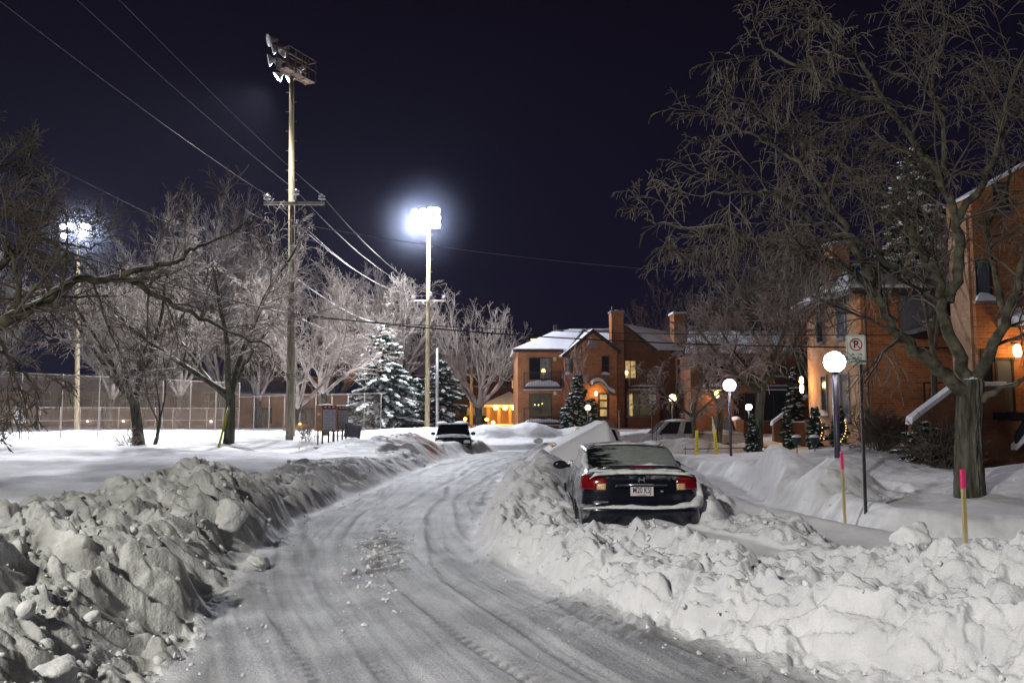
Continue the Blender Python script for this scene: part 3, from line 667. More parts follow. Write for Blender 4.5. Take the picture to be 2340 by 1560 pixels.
BIG = limb_tree('big bare tree in the right foreground with thick mossy trunk and drooping twigs', (2215,1130), 14, .205,
  [(2215,1100,14),(2213,1000,14),(2216,920,14),(2219,875,14)],
  [([(2207,900,14),(2150,845,13.9),(2090,800,13.8),(2040,750,13.7),(1998,670,13.5),(1935,615,13.3),(1850,590,13.1),(1760,555,12.9),(1660,525,12.7),(1560,520,12.5),(1470,500,12.3)], .125, .014, .8),
   ([(1998,675,13.5),(1960,580,13.6),(1905,480,13.8),(1850,400,14),(1780,340,14.2),(1700,300,14.4),(1640,280,14.5)], .07, .012, .9),
   ([(2216,890,14),(2190,800,14),(2150,720,14),(2145,640,14),(2100,560,14.1),(2040,470,14.2),(1960,400,14.4),(1870,340,14.6),(1780,300,14.8),(1720,230,15)], .12, .012, .9),
   ([(2165,690,14),(2190,600,13.8),(2185,500,13.7),(2150,420,13.6),(2090,330,13.5),(2020,230,13.4),(1960,130,13.4),(1880,60,13.4),(1800,20,13.4)], .10, .012, .9),
   ([(2185,510,13.7),(2240,430,13.5),(2280,340,13.4),(2300,240,13.3),(2340,120,13.2),(2400,0,13.2)], .075, .015, .8),
   ([(2150,420,13.6),(2160,300,13.9),(2130,190,14.2),(2160,80,14.4),(2140,-60,14.6)], .05, .012, .9),
   ([(2222,890,14),(2265,800,13.8),(2300,720,13.6),(2330,620,13.4),(2390,520,13.2),(2460,420,13)], .12, .02, .7),
   ([(2300,720,13.6),(2270,620,14),(2260,520,14.4),(2300,420,14.8),(2290,300,15),(2240,180,15)], .06, .012, .8),
   ([(2225,925,14),(2280,890,13.7),(2340,865,13.4),(2440,830,13)], .07, .02, .25),
   ([(2140,650,14),(2060,620,13.4),(1980,560,12.9),(1880,520,12.5),(1790,450,12.1),(1700,440,11.8),(1600,450,11.6)], .06, .012, .9),
   ([(2040,750,13.7),(2010,660,14.2),(1980,600,14.8),(1900,640,15.2),(1800,660,15.6)], .05, .012, .8),
   ([(2020,230,13.4),(1930,210,13.2),(1850,160,13),(1760,120,12.9),(1700,60,12.8)], .045, .012, .9)], 11, CR, MT['dark'], 3.1)
# --- branches of the tree just left of the frame
LEFT = limb_tree('large bare tree whose long mossy limbs reach in from the left edge', (-330,1180), 11.5, .3,
  [(-330,1150,11.5),(-325,1000,11.5),(-300,880,11.5),(-260,800,11.5)],
  [([(-260,810,11.5),(-120,760,11.6),(0,735,11.8),(80,700,12),(150,655,12.2),(260,630,12.6),(350,670,13),(440,715,13.4),(530,760,13.8),(620,795,14.2)], .13, .012, .9),
   ([(260,635,12.6),(330,612,12.8),(400,600,13.2),(440,570,13.6),(500,545,14),(560,515,14.4),(600,480,14.8)], .055, .010, .25),
   ([(-270,800,11.5),(-120,700,11.7),(-20,620,12),(60,560,12.3),(110,500,12.7)], .12, .012, 1.3),
   ([(-280,800,11.5),(-180,640,12),(-100,540,12.4),(-20,490,12.8),(60,480,13.2),(150,490,13.6)], .12, .012, 1.2),
   ([(-200,640,12),(-120,500,12.2),(-60,420,12.5),(0,380,12.8),(50,380,13)], .08, .012, 1.1),
   ([(30,720,11.9),(45,640,12),(20,560,12.1),(-20,520,12.2)], .05, .012, .9),
   ([(-60,450,12.6),(30,500,13),(90,540,13.4),(160,560,13.8),(230,560,14.2)], .05, .012, 1.1),
   ([(-100,760,11.6),(0,800,12),(60,850,12.4),(90,910,12.8)], .04, .01, .9)], 23, cfg(CR, up=[0,0,.03,-.05,-.15], n=[0,0,8,5], len=[0,.5,.55,.5]), MT['dark'], 3.6)
# --- mid distance trees: (label, px, py base, Y, height, r, seed, cfg, mats, lean)
def put_tree(label, px, py, Y, H, r, seed, cf, mt, lean=(0,0), group=None, forks=None):
    p = P(px, py, Y); return bare_tree(label, (p.x, p.y, gz(p.x, p.y)), H, r, seed, cf, MT[mt], group, lean, forks)
c33 = cfg(CF, rmin=.0115, n=[0,12,9,6], up=[.2,.15,.0,-.15,-.25])
c33b = cfg(c33, fork_ang=(35,70), trunk=.3)
put_tree('bare tree with a snowy fork on the right lawn behind the pink tipped stakes', 1735, 1035, 31, 7.4, .19, 3, cfg(c33b, trunk=.34, n=[0,11,8,6]), 'mid', (-.03,0))
put_tree('bare leaning tree with a thin trunk between the two yellow markers', 1640, 1020, 34.5, 6.4, .15, 8, cfg(c33b, n=[0,9,7,5]), 'mid', (.05,0))
put_tree('crooked small bare tree in front of the silver pickup bed', 1592, 1008, 35.2, 5.2, .12, 14, cfg(c33b, n=[0,7,6,5]), 'mid', (-.08,0))
g1 = 'bare trees along the playing field'
put_tree('bare tree with twin stems on the lawn left of the yellow guy guard', 320, 1015, 34, 8.4, .24, 5, c33, 'paled', (0,0), g1)
put_tree('slim leaning stem right beside the twin stemmed tree', 348, 1015, 34, 4.6, .085, 15, cfg(c33, n=[0,6,6,4], forks=3, fork_ang=(15,40)), 'dark', (.28,0), g1)
put_tree('thick bare tree directly behind the leaning yellow guy guard', 522, 1015, 35, 9.2, .25, 6, c33, 'paled', (.03,0), g1)
put_tree('slim bare tree behind the near utility pole', 655, 1003, 44, 9.2, .2, 9, cfg(CF, rmin=.011, n=[0,9,8,5]), 'frost', (.25,0), g1)
put_tree('bare tree behind the brown mailboxes', 745, 975, 52, 9.5, .26, 10, cfg(CF, rmin=.014, n=[0,9,8,5], trunk=.28), 'frost', (0,0), g1)
g2 = 'floodlit trees beyond the playing field'
cF = cfg(CF_up, rmin=.017, seg=[6,6,5,4,3], n=[0,13,10,6], t0=[0,.15,.1,.1])
protoF = put_tree('tall floodlit pinkish tree near the left floodlight pole', 245, 985, 78, 15.5, .4, 31, cF, 'frost', (0,0), g2)
protoG = put_tree('broad floodlit pinkish tree behind the twin stemmed tree', 400, 985, 80, 17.5, .4, 32, cF, 'frost', (0,0), g2)
def copy_tree_at(src, label, px, Y, s, rz, grp):
    c = copy_tree(src); p = P(px, 985, Y); c.location = (p.x, p.y, gz(p.x, p.y)); c.scale = (s,s,s); c.rotation_euler = (0,0,rz); tag(c, label, None, grp); return c
copy_tree_at(protoF, 'floodlit tree filling the gap right of the tall pinkish tree', 325, 88, 1.0, 2.1, g2)
copy_tree_at(protoG, 'floodlit tree rising behind the thick tree with the yellow guy guard', 500, 84, 1.12, 1.2, g2)
copy_tree_at(protoF, 'floodlit tree just left of the near utility pole', 590, 82, 1.05, 4.0, g2)
copy_tree_at(protoG, 'low floodlit tree at the far left edge behind the fence', -40, 80, .85, 3.3, g2)
copy_tree_at(protoF, 'floodlit tree between the near pole and the snowy spruce', 760, 92, .95, 5.0, g2)
c66 = cfg(CF_up, rmin=.0135, seg=[6,7,6,5,4], n=[0,12,10,6], fork_ang=(12,52), forks=9, up=[.3,.35,.3,.15,.1], ang=[0,36,38,40], wig=[.03,.09,.12,.15,.18])
put_tree('brilliantly floodlit white tree rising behind the large snowy spruce', 900, 985, 73, 13.4, .4, 41, c66, 'frost', (.05,0), 'tall trees near the middle lamp pole')
put_tree('tall floodlit vase shaped tree beside the short utility pole', 1095, 980, 74, 11.3, .38, 44, cfg(c66, n=[0,9,7,4]), 'frost', (0,0), 'tall trees near the middle lamp pole')
put_tree('dim round crowned tree rising behind the brick house roof', 1510, 985, 88, 12.5, .35, 47, cfg(c66, n=[0,9,7,5]), 'red', (0,0), 'trees rising behind the houses')
put_tree('dark bare tree behind the roofs right of the second chimney', 1690, 985, 62, 12.5, .3, 48, cfg(c66, rmin=.018, n=[0,9,7,5]), 'dark', (0,0), 'trees rising behind the houses')
put_tree('tall dark bare tree at the left corner of the right brick house', 1860, 1000, 42, 12, .28, 49, cfg(c66, rmin=.013, n=[0,9,7,5]), 'dark', (0,0), 'trees rising behind the houses')
put_tree('thin frosty bare tree against the front of the brick house', 1330, 990, 60, 5.6, .09, 50, cfg(CF_up, rmin=.012, n=[0,6,5,4], forks=4), 'mid', (0,0), 'small bushes by the brick house')
put_tree('pale young birch standing behind the big foreground tree', 2140, 1010, 23, 7.5, .10, 51, cfg(CF_up, rmin=.007, n=[0,7,6,4], forks=4, trunk=.45), 'mid', (-.05,0))
# dry weeds by the mailbox
def weed(label, px, py, Y, H, seed, n=14, mt='wood_rail'):
    rng = random.Random(seed); p = P(px, py, Y); root = thing('dry_shrub', label, 'shrub', (p.x, p.y, gz(p.x, p.y)), 0)
    out = [[],[],[]]; cf = dict(seg=[4,4,3], n=[6,4], t0=[.3,.2], ang=[35,35], len=[.5,.5], rk=[.6,.7], wig=[.15,.2,.2], up=[.2,.1,0], taper=[.5,.5,.5], rmin=.009)
    for i in range(n):
        d = Vector((rng.gauss(0,.6), rng.gauss(0,.6), 1)); branch(rng, out, Vector((rng.gauss(0,.12), rng.gauss(0,.12), -.1)), d, H*rng.uniform(.6,1.1), .012, 0, cf)
    tube_mesh('stems', [c for l in out for c in l], M[mt], root, 3); return root
weed('dry golden weeds poking out of the snow beside the near utility pole', 700, 1025, 35.5, 1.0, 71)
weed('dry twiggy undergrowth at the foot of the twin stemmed tree', 300, 1012, 33.4, .9, 72, 10)
weed('bare brown hedge below the orange brick wall', 2010, 1000, 25.5, 1.3, 73, 60, 'twig_dark')
weed('bare bush beside the stair wall under the big tree', 2150, 1010, 20.5, 1.2, 74, 40, 'twig_dark')
# ------------------------------------------------------------------ conifers
def conifer(label, loc, H, Rb, seed, group=None, snow=.5, name='spruce_tree', trunkh=.12, tuft=.09, dens=1.0, snow_s=1.0, twist=0):
    rng = np.random.default_rng(seed); root = thing(name, label, 'tree', loc, 0, group)
    MB().tube([(0,0,-.3),(0,0,H*.5),(0,0,H*.95)], [Rb*.07+.03, Rb*.04+.02, .01], 8).build('trunk', M['bark'], root)
    NB_ = int(H*14*(Rb**.3)+70); quads_ = []; sv = []; sf = []; off = 0; hh = (rng.random(NB_)*.97)**.9
    tone = rng.normal(0,1,40)
    for b in range(NB_):
        t = hh[b]; z = H*(trunkh+(1-trunkh)*t); az = rng.random()*6.283+b*2.4; L = (Rb*(1-t)**.8+.05*Rb)*rng.uniform(.5,1.25)*(1+.12*tone[int((az%6.283)/6.283*39)]*(1-t))
        dx, dy = math.cos(az), math.sin(az); m = max(4, int(L/tuft*2.3*dens+2)); droop = rng.uniform(.18,.42); rise = .35*t
        us = (np.arange(m)+rng.random(m))/m; us = us**.8
        cx = dx*L*us; cy = dy*L*us; cz = z+rise*L*us-droop*L*us*us; wid = L*.24*np.sin(np.clip(us*1.05,0,1)*3.0)+tuft*.3
        for q in range(5):
            sd = rng.uniform(-1,1,m)*wid; px_ = cx-dy*sd; py_ = cy+dx*sd; pz_ = cz-np.abs(sd)*.35+rng.normal(0,tuft*.25,m)
            o_ = np.stack([dx-dy*sd/np.maximum(wid,1e-3)*.8+rng.normal(0,.25,m), dy+dx*sd/np.maximum(wid,1e-3)*.8+rng.normal(0,.25,m), rng.normal(-.15,.28,m)], -1); o_ /= np.linalg.norm(o_, axis=1, keepdims=True)
            s_ = np.cross(o_, rng.normal(0,1,(m,3))); s_ /= np.linalg.norm(s_, axis=1, keepdims=True); ss = tuft*rng.uniform(.6,1.3,(m,1)); c0 = np.stack([px_,py_,pz_], -1)
            quads_.append(np.stack([c0-s_*ss*.4, c0+s_*ss*.4, c0+o_*ss*1.7+s_*ss*.1, c0+o_*ss*1.7-s_*ss*.1], 1).reshape(-1,3))
        if rng.random() < .6+.2*snow:
            k = max(2, int(L/(tuft*.62)*min(1.6,.6+.4*snow)))
            for q in range(k):
                u = .28+.74*(q+rng.random())/k; sd = rng.normal(0,.45)*L*.16*math.sin(min(1,u)*3.0); a = tuft*snow_s*rng.uniform(.6,1.5)*(1.1-.35*abs(u-.7)); bv, bf = CV[rng.integers(len(CV))]
                q_ = bv*np.array([a*1.35, a*.95, a*.55]); q_ = np.stack([q_[:,0]*dx-q_[:,1]*dy, q_[:,0]*dy+q_[:,1]*dx, q_[:,2]], -1)
                sv.append(q_+np.array([dx*L*u-dy*sd, dy*L*u+dx*sd, z+rise*L*u-droop*L*u*u-abs(sd)*.35+a*.38])); sf.append(bf+off); off += len(bv)
    v = np.concatenate(quads_); mesh_obj('crown', v, np.arange(len(v)).reshape(-1,4), M['needle'], root)
    if sv: mesh_obj('snow_load', np.concatenate(sv), np.concatenate(sf), M['needle_snow'], root, smooth=True)['kind'] = 'stuff'
    return root
CVfull = CV; CV = clod_variants(nrng, 6, 1)
def put_con(label, px, Y, H, Rb, seed, **k):
    p = P(px, 985, Y); return conifer(label, (p.x, p.y, gz(p.x, p.y)), H, Rb, seed, **k)
gc = 'snow laden spruces by the middle lamp pole'
put_con('largest snow laden spruce left of the middle lamp pole', 872, 66, 8.6, 2.9, 1, group=gc, tuft=.17, dens=.75, snow=2.2, snow_s=1.15)
put_con('narrow snowy spruce top poking up behind the largest spruce', 928, 74, 8.0, 1.2, 2, group=gc, tuft=.15, dens=.9, snow=2.2)
put_con('snow laden spruce right behind the middle lamp pole', 1006, 68, 5.9, 2.4, 3, group=gc, tuft=.15, dens=.9, snow=2.2)
put_con('low snowy spruce at the foot of the middle lamp pole', 955, 69, 4.4, 2.0, 4, group=gc, tuft=.15, dens=.9, snow=2.2)
put_con('low spreading snowy spruce left of the largest spruce', 826, 67, 3.1, 2.6, 5, group=gc, tuft=.15, dens=.8, snow=1.8)
put_con('tiny dark spruce against the orange lights', 932, 84, 2.9, .8, 6, group=gc, tuft=.14, snow=.8)
gh = 'small evergreens around the houses'
put_con('frosted evergreen in front of the brick house door', 1322, 58, 4.0, .95, 7, group=gh, tuft=.10, snow=1.8, dens=1.5)
put_con('frosted low evergreen left of the house door', 1302, 57, 2.4, .8, 8, group=gh, tuft=.10, snow=2, dens=1.5)
put_con('frosted evergreen right of the globe lamp by the house door', 1352, 57.5, 2.2, .8, 9, group=gh, tuft=.10, snow=1.6, dens=1.5)
put_con('tall frosted evergreen behind the diagonal stair wall', 1819, 40, 4.3, .7, 10, group=gh, tuft=.08, snow=1.8, dens=2)
for i, (px, lab) in enumerate(((1720,'snowy columnar shrub left of the forked tree trunk'),(1799,'snowy columnar shrub left of the two planter bowls'),(1863,'snowy columnar shrub strung with warm lights behind the right planter'),(1917,'snowy columnar shrub strung with warm lights behind the nearest globe lamp'))):
    put_con(lab, px, 29.5 if i < 2 else 27.5, 1.35, .28, 20+i, group='columnar shrubs in front of the houses', tuft=.05, snow=1.4, dens=6, name='columnar_shrub', trunkh=.02)
for nm_ in ('warm lights behind the right planter','warm lights behind the nearest globe lamp'):
    sh = [o for o in bpy.data.objects if nm_ in str(o.get('label',''))][0]; rg = random.Random(4)
    lm = MB().ell((0,0,0), .017,.017,.017, 6).build('string_light', M['glow_small'], sh); lm.location = (.2,-.2,.3)
    for k in range(13):
        c = lm.copy(); C.objects.link(c); c.parent = sh; a = -1.9+k*.21; z_ = .15+k*.085; r_ = .30*(1-z_/1.5)+.03; c.location = (r_*math.cos(a)+.02, r_*math.sin(a)-.03, z_)
put_con('tall dark snowy pine behind the crown of the big right tree', 2120, 30, 11.3, 2.3, 30, tuft=.17, snow=.9, dens=.55, trunkh=.3)
put_con('snow spattered low bush under the stair wall', 2110, 21.5, 1.1, .9, 31, tuft=.06, snow=1.4, dens=2.0, name='evergreen_bush', trunkh=.02)
put_con('dark hedge bush under the blue curtained window', 1950, 30.5, 2.9, 1.1, 32, tuft=.08, snow=.2, dens=1.5, name='evergreen_bush', trunkh=.02)
CV = CVfull
# ------------------------------------------------------------------ poles, lamps, wires
def Pz(px, py, Y): return P(px, py, Y)
def ground_at(px, Y, dz=0):
    p = P(px, 985, Y); return Vector((p.x, p.y, gz(p.x, p.y)+dz))
def insulator(parent, p, s=1.0):
    b = MB(); b.lathe([(.02*s,-.2*s),(.02*s,0),(.09*s,0),(.15*s,.02*s),(.15*s,.05*s),(.06*s,.07*s),(.06*s,.11*s),(.14*s,.13*s),(.14*s,.16*s),(.05*s,.19*s),(.03*s,.24*s)], p, 10); return b.build('insulator', M['porcelain'], parent)
M['crossarm'] = noise_mat('lit crossarm wood', (.42,.38,.32), (.66,.6,.52), 5, .9, .3, 20, .2)  # paler than the pole wood: light on the arms put into colour
def crossarm(parent, c, w, Yo=0):
    MB().box(c.x-w/2, c.x+w/2, c.y-.06, c.y+.06, c.z-.07, c.z+.07).build('crossarm', M['crossarm'], parent, .01)
    for s in (-1,1): MB().tube([(c.x+s*.55, c.y-.07, c.z-.05),(c.x+s*.05, c.y-.12, c.z-.5)], .018, 6).build('brace', M['metal'], parent)
gp = 'poles along the power line'
# near utility pole
b0 = ground_at(662, 37); UP = thing('utility_pole', 'thick weathered wooden utility pole with crossarm nearest to the mailboxes', 'pole', b0, 0, gp)
topz = P(668,458,37).z-b0.z; tx = P(668,458,37).x-b0.x
MB().tube([(0,0,-.5),(tx*.5,0,topz*.5),(tx,0,topz)], [.175,.15,.115], 16).build('post', M['pole_wood'], UP)
ca = P(672,465,36.85)-b0; crossarm(UP, ca, 2.72)
tipsA = []
for px, py in ((610,465),(735,465)):
    q = P(px, py, 36.85)-b0; q.z = ca.z+.17; insulator(UP, q, 1.1); tipsA.append(q+b0+Vector((0,0,.2)))
q = P(676,445,36.8)-b0; insulator(UP, q, 1.1); tipsA.insert(1, q+b0+Vector((0,0,.2)))
cb = MB(); cc = P(681,515,36.7)-b0; cb.tube([cc+Vector((-.05,0,.25)), cc+Vector((.02,0,-.25))], .05, 8); cb.tube([cc+Vector((.08,0,.25)), cc+Vector((.12,0,-.25))], .02, 6); cb.tube([cc+Vector((-.25,0,0)), cc+Vector((.1,0,.02))], .035, 6)
cb.build('fuse_cutout', M['porcelain'], UP)
MB().tube([P(676,448,36.8)-b0, P(682,475,36.75)-b0, P(681,500,36.7)-b0], .012, 5).build('lead_wire', M['wire'], UP)
MB().box(-.18,.18,-.19,-.175,5.3,5.31).build('band', M['metal'], UP)
# parking sign on the utility pole
def parking_sign(parent, c, w, h, fs, detail=True, rz=0):
    """panel facing the camera; c is its centre in the parent's frame"""
    pan = MB().prism([(-w/2+.02,-h/2),(w/2-.02,-h/2),(w/2,-h/2+.02),(w/2,h/2-.02),(w/2-.02,h/2),(-w/2+.02,h/2),(-w/2,h/2-.02),(-w/2,-h/2+.02)], 1, -.003, .003).build('panel', M['sign_white'], parent)
    pan.location = c; pan.rotation_euler = (0,0,rz)
    def ringpoly(r0, r1, n=28):
        v = []; f = []
        for k in range(n):
            t = 2*math.pi*k/n; v += [(r0*math.cos(t), 0, r0*math.sin(t)), (r1*math.cos(t), 0, r1*math.sin(t))]
        for k in range(n): a = 2*k; b_ = 2*((k+1)%n); f.append((a, a+1, b_+1, b_))
        return v, f
    yy0 = -.006; zc = h*.17; r = w*.33
    v, f = ringpoly(r*.82, r); mb = MB(); mb.add([(x, yy0, z+zc) for x, _, z in v], f)
    a = R(-42); ux, uz = math.cos(a), math.sin(a); nx_, nz_ = -uz, ux; t = r*.085
    mb.add([(sx_*r*.85*ux+sn*t*nx_, yy0-.002, sx_*r*.85*uz+sn*t*nz_+zc) for sx_, sn in ((-1,-1),(1,-1),(1,1),(-1,1))], [(0,1,2,3)])
    o = mb.build('prohibition_ring', M['sign_red'], pan)
    if detail:
        bo = MB(); fr = .008
        for x0,x1,z0,z1 in ((-w/2+.012,w/2-.012,h/2-.016,h/2-.012),(-w/2+.012,w/2-.012,-h/2+.012,-h/2+.016),(-w/2+.012,-w/2+.016,-h/2+.016,h/2-.016),(w/2-.016,w/2-.012,-h/2+.016,h/2-.016)):
            bo.box(x0,x1,-.0055,-.0035,z0,z1)
        bo.build('border', M['sign_black'], pan)
    text('letter', 'P', r*1.55, M['sign_black'], pan, (0,-.0045,zc), ext=.0008, bold=.03)
    for s, z, k in (('8h - 17h', -.17, .95), ('JEUDI', -.29, 1.1), ('1 AVRIL - 1 DEC', -.405, .8)):
        text('lettering', s, h*.10*k, M['sign_black'], pan, (w*.04, -.0045, h*z), ext=.0008, sx=1.0 if len(s) > 8 else 1.15, bold=.015)
    return pan
M['sign_white'] = noise_mat('sign sheeting', (.5,.55,.5), (.62,.66,.6), 9, .45, .05, spec=.5)
M['sign_red'] = noise_mat('sign red', (.35,.01,.02), (.5,.02,.03), 9, .5, 0)
M['sign_black'] = noise_mat('sign black', (.012,.012,.014), (.02,.02,.02), 9, .5, 0)
def post_sign(label, px, ytop, Y, w, h, post_dx, ztop=None, detail=True, onpole=False, group=None):
    b = ground_at(px, Y); root = thing('parking_sign', label, 'sign', b, 0, group)
    c = P(px, ytop, Y)-b; zt_ = c.z+h/2
    if not onpole: MB().box(post_dx-.022, post_dx+.022, .008, .04, -.4, zt_+.03).build('post', M['black_metal'], root, .004)
    else: root.location = b+Vector((0,0,c.z)); MB().box(-w/2-.12, -w/2, -.01, .01, -.02, .02).build('bracket', M['metal'], root); c = Vector((0,0,0))
    parking_sign(root, Vector((c.x, 0, c.z)), w, h, 1, detail)
    return root
gs = 'no parking signs'
SG = post_sign('large no parking sign on a black post beside the nearest globe lamp', 1956, 798.5, 12.7, .30, .45, .115, group=gs)
post_sign('small no parking sign fixed to the near utility pole', 680, 859, 36.6, .30, .50, 0, detail=False, onpole=True, group=gs)
post_sign('small no parking sign in front of the brick house ground floor window', 1491, 912, 36, .28, .42, 0, detail=False, group=gs)
M['reflector'] = noise_mat('pale spun aluminium', (.5,.52,.54), (.68,.7,.72), 8, .45, 0, metal=.2)
# flood light masts
def flood_head(parent, c, n, mat_list, face, sp=.6, cols=3, s=1.0, cage=True):
    fr = MB(); W_ = sp*(cols-1)/2+.25
    for z in (-.5, .1, .7): fr.box(c.x-W_, c.x+W_, c.y-.04, c.y+.04, c.z+z*s-.03, c.z+z*s+.03)
    for x in (-W_, 0, W_): fr.box(c.x+x-.03, c.x+x+.03, c.y-.08, c.y-.04, c.z-.6*s, c.z+.8*s)
    if cage:
        for x in (-W_, W_):
            fr.box(c.x+x-.02, c.x+x+.02, c.y+.04, c.y+.8, c.z-.6*s, c.z-.56*s); fr.box(c.x+x-.02, c.x+x+.02, c.y+.76, c.y+.8, c.z-.56*s, c.z+.5*s); fr.box(c.x+x-.02, c.x+x+.02, c.y+.04, c.y+.8, c.z+.46*s, c.z+.5*s)
        fr.box(c.x-W_+.02, c.x+W_-.02, c.y+.76, c.y+.8, c.z+.46*s, c.z+.5*s); fr.box(c.x-W_+.02, c.x+W_-.02, c.y+.1, c.y+.75, c.z-.62*s, c.z-.6*s)
    fr.build('frame', M['rust_metal'], parent)
    for i, (dx, dz, on) in enumerate(mat_list):
        fl = thing_part('floodlight', parent, c+Vector((dx, -.25, dz)), face[i] if isinstance(face, list) else face, on, s)
def thing_part(name, parent, loc, face, on, s=1.0):
    q = Vector(face).normalized().to_track_quat('Z','Y').to_matrix()
    o = MB().lathe([(.06*s,-.42*s),(.1*s,-.38*s),(.1*s,-.2*s),(.2*s,-.08*s),(.29*s,.02*s),(.31*s,.06*s),(.29*s,.06*s)], (0,0,0), 18, q).build(name, M['reflector'], parent); o.location = loc
    g = MB().lathe([(.285*s,.045*s),(.2*s,.07*s),(.001,.085*s)], (0,0,0), 18, q).build('lens', M['flood_on'] if on else M['lens_off'], o)
    return o
M['lens_off'] = noise_mat('unlit lens', (.75,.78,.76), (.88,.9,.88), 12, .4, 0, spec=.5)
bA = ground_at(667, 39); TA = thing('floodlight_mast', 'tall pale wooden floodlight mast with unlit lamps directly behind the near utility pole', 'mast', bA, 0, 'floodlight masts')
tA = P(665.5,175,39)-bA
MB().tube([(0,0,-.5),(tA.x*.5,0,tA.z*.5),(tA.x,0,tA.z+.6)], [.17,.15,.10], 14).build('post', M['pole_pale'], TA)
def step_part(x0, x1, z, par):
    MB().box(x0, x1, -.012, .012, z, z+.022).build('climbing_step', M['rust_metal'], par)
for i in range(28):
    z = 3.5+i*.48
    if z < tA.z: step_part(tA.x*z/tA.z-.26 if i%2 else tA.x*z/tA.z+.1, tA.x*z/tA.z-.1 if i%2 else tA.x*z/tA.z+.26, z, TA)
# the head is turned left: its frame runs away from the camera
hd = bpy.data.objects.new('lamp_platform', None); C.objects.link(hd); hd.parent = TA; hd.location = (tA.x+.05, 0, tA.z+.5); hd.rotation_euler = (0,0,R(-115))
fr = MB()
for z in (-.55,.05,.65): fr.box(-1.25,1.25,-.04,.04,z-.04,z+.04)
for x in (-1.25,-.4,.4,1.25): fr.box(x-.03,x+.03,-.10,-.04,-.6,.95)
for x in (-1.22,-.6,0,.6,1.22):
    fr.box(x-.02,x+.02,.64,.68,-.56,.55)
for z in (-.05,.55): fr.box(-1.24,1.24,.68,.71,z,z+.04)
for x in (-1.24,1.2): fr.box(x,x+.04,.05,.64,.51,.55)
fr.box(-1.24,-.45,.12,.62,-.60,-.56); fr.box(-.35,.35,.12,.62,-.60,-.56); fr.box(.45,1.24,.12,.62,-.60,-.56)
fr.v = [(x*.84, y*.9, z*.9) for x, y, z in fr.v]
fr.build('platform_frame', M['rust_metal'], hd)
for dx, dz, on, fc in ((1.15,.92,0,(1.0,-.7,-.35)),(.85,.62,0,(.8,-1,-.3)),(.25,.72,0,(.1,-1,-.5)),(1.1,-.05,0,(.9,-1,-.3)),(.55,.0,0,(.3,-1,-.5)),(.1,-.2,0,(0,-1,-.8)),(-.35,-.45,1,(.6,-.8,-.7)),(.5,-.62,1,(.5,-.8,-.8)),(-.9,.2,0,(.1,-1,-.4))):
    thing_part('floodlight', hd, Vector((dx,-.45,dz)), fc, on, .95)
mh = Matrix.Translation(hd.location) @ Matrix.Rotation(R(-115), 4, 'Z')
for ch in list(hd.children):
    ml = mh @ Matrix.Translation(ch.location); ch.parent = TA; ch.matrix_local = ml
bpy.data.objects.remove(hd)
def mast(label, px, ybase, Ym, ytop, lamps, armpy=None, face=(0,-1,-.35)):
    b = ground_at(px, Ym); t = thing('floodlight_mast', label, 'mast', b, 0, 'floodlight masts')
    tp = P(px+(4 if px > 900 else 3), ytop, Ym)-b
    MB().tube([(0,0,-.6),(tp.x*.5,0,tp.z*.5),(tp.x,0,tp.z)], [.2,.17,.11], 12).build('post', M['pole_pale'], t)
    for i in range(26):
        z = 3.5+i*.5
        if z < tp.z-.4: step_part(-.3 if i%2 else .1, -.1 if i%2 else .3, z, t)
    flood_head(t, tp+Vector((-.15,0,.1)), 0, lamps, face, cols=4, s=.95, sp=.5)
    return t, b
L_B = [(x+dx_,z+dz_,1) for (x,z),(dx_,dz_) in zip([(x,z) for z in (.60,.05) for x in (-.8,-.27,.27,.8)], ((-.1,-.08),(0,.0),(.05,.1),(0,.06),(-.12,.05),(.05,.12),(-.05,0),(.05,.02)))]+[(-.75,-.5,1),(.5,-.42,1),(.85,-.46,1)]
TB, bB = mast('tall floodlight mast in the middle with a blazing bank of lamps and a crossarm', 976, 985, 65, 505, L_B)
cB = P(979,687,64.8)-bB; crossarm(TB, cB, 2.7); tipsB = []
for px in (944,1014): q = P(px,684,64.8)-bB; q.z = cB.z+.22; insulator(TB, q, .95); tipsB.append(q+bB+Vector((0,0,.22)))
q = P(983,676,64.7)-bB; insulator(TB, q, 1.2); tipsB.insert(1, q+bB+Vector((0,0,.2)))
L_C = [(-1.0,.3,1),(-.45,.42,1),(.72,.38,1),(1.05,.3,1),(-.9,-.45,1),(.55,-.5,1),(.75,-.25,1)]
TC_, bC = mast('tall floodlight mast at the left with lit lamps behind the branches', 176, 978, 69, 530, L_C)
MB().tube([(.75,.2,-.4),(.72,.2,6.5)], .13, 12).build('stub_post', M['metal'], TB)
# short T pole
b = ground_at(1077, 92); TT = thing('utility_pole', 'short pale utility pole with a single crossarm beside the vase shaped tree', 'pole', b, 0, gp)
h = P(1077,766,92).z-b.z; MB().tube([(0,0,-.5),(0,0,h)], [.2,.13], 10).build('post', M['pole_wood'], TT); MB().box(-1.4,1.4,-.07,.07,h-.25,h-.1).build('crossarm', M['pole_wood'], TT)
tipsT = [b+Vector((dx,0,h)) for dx in (-1.3,0,1.3)]
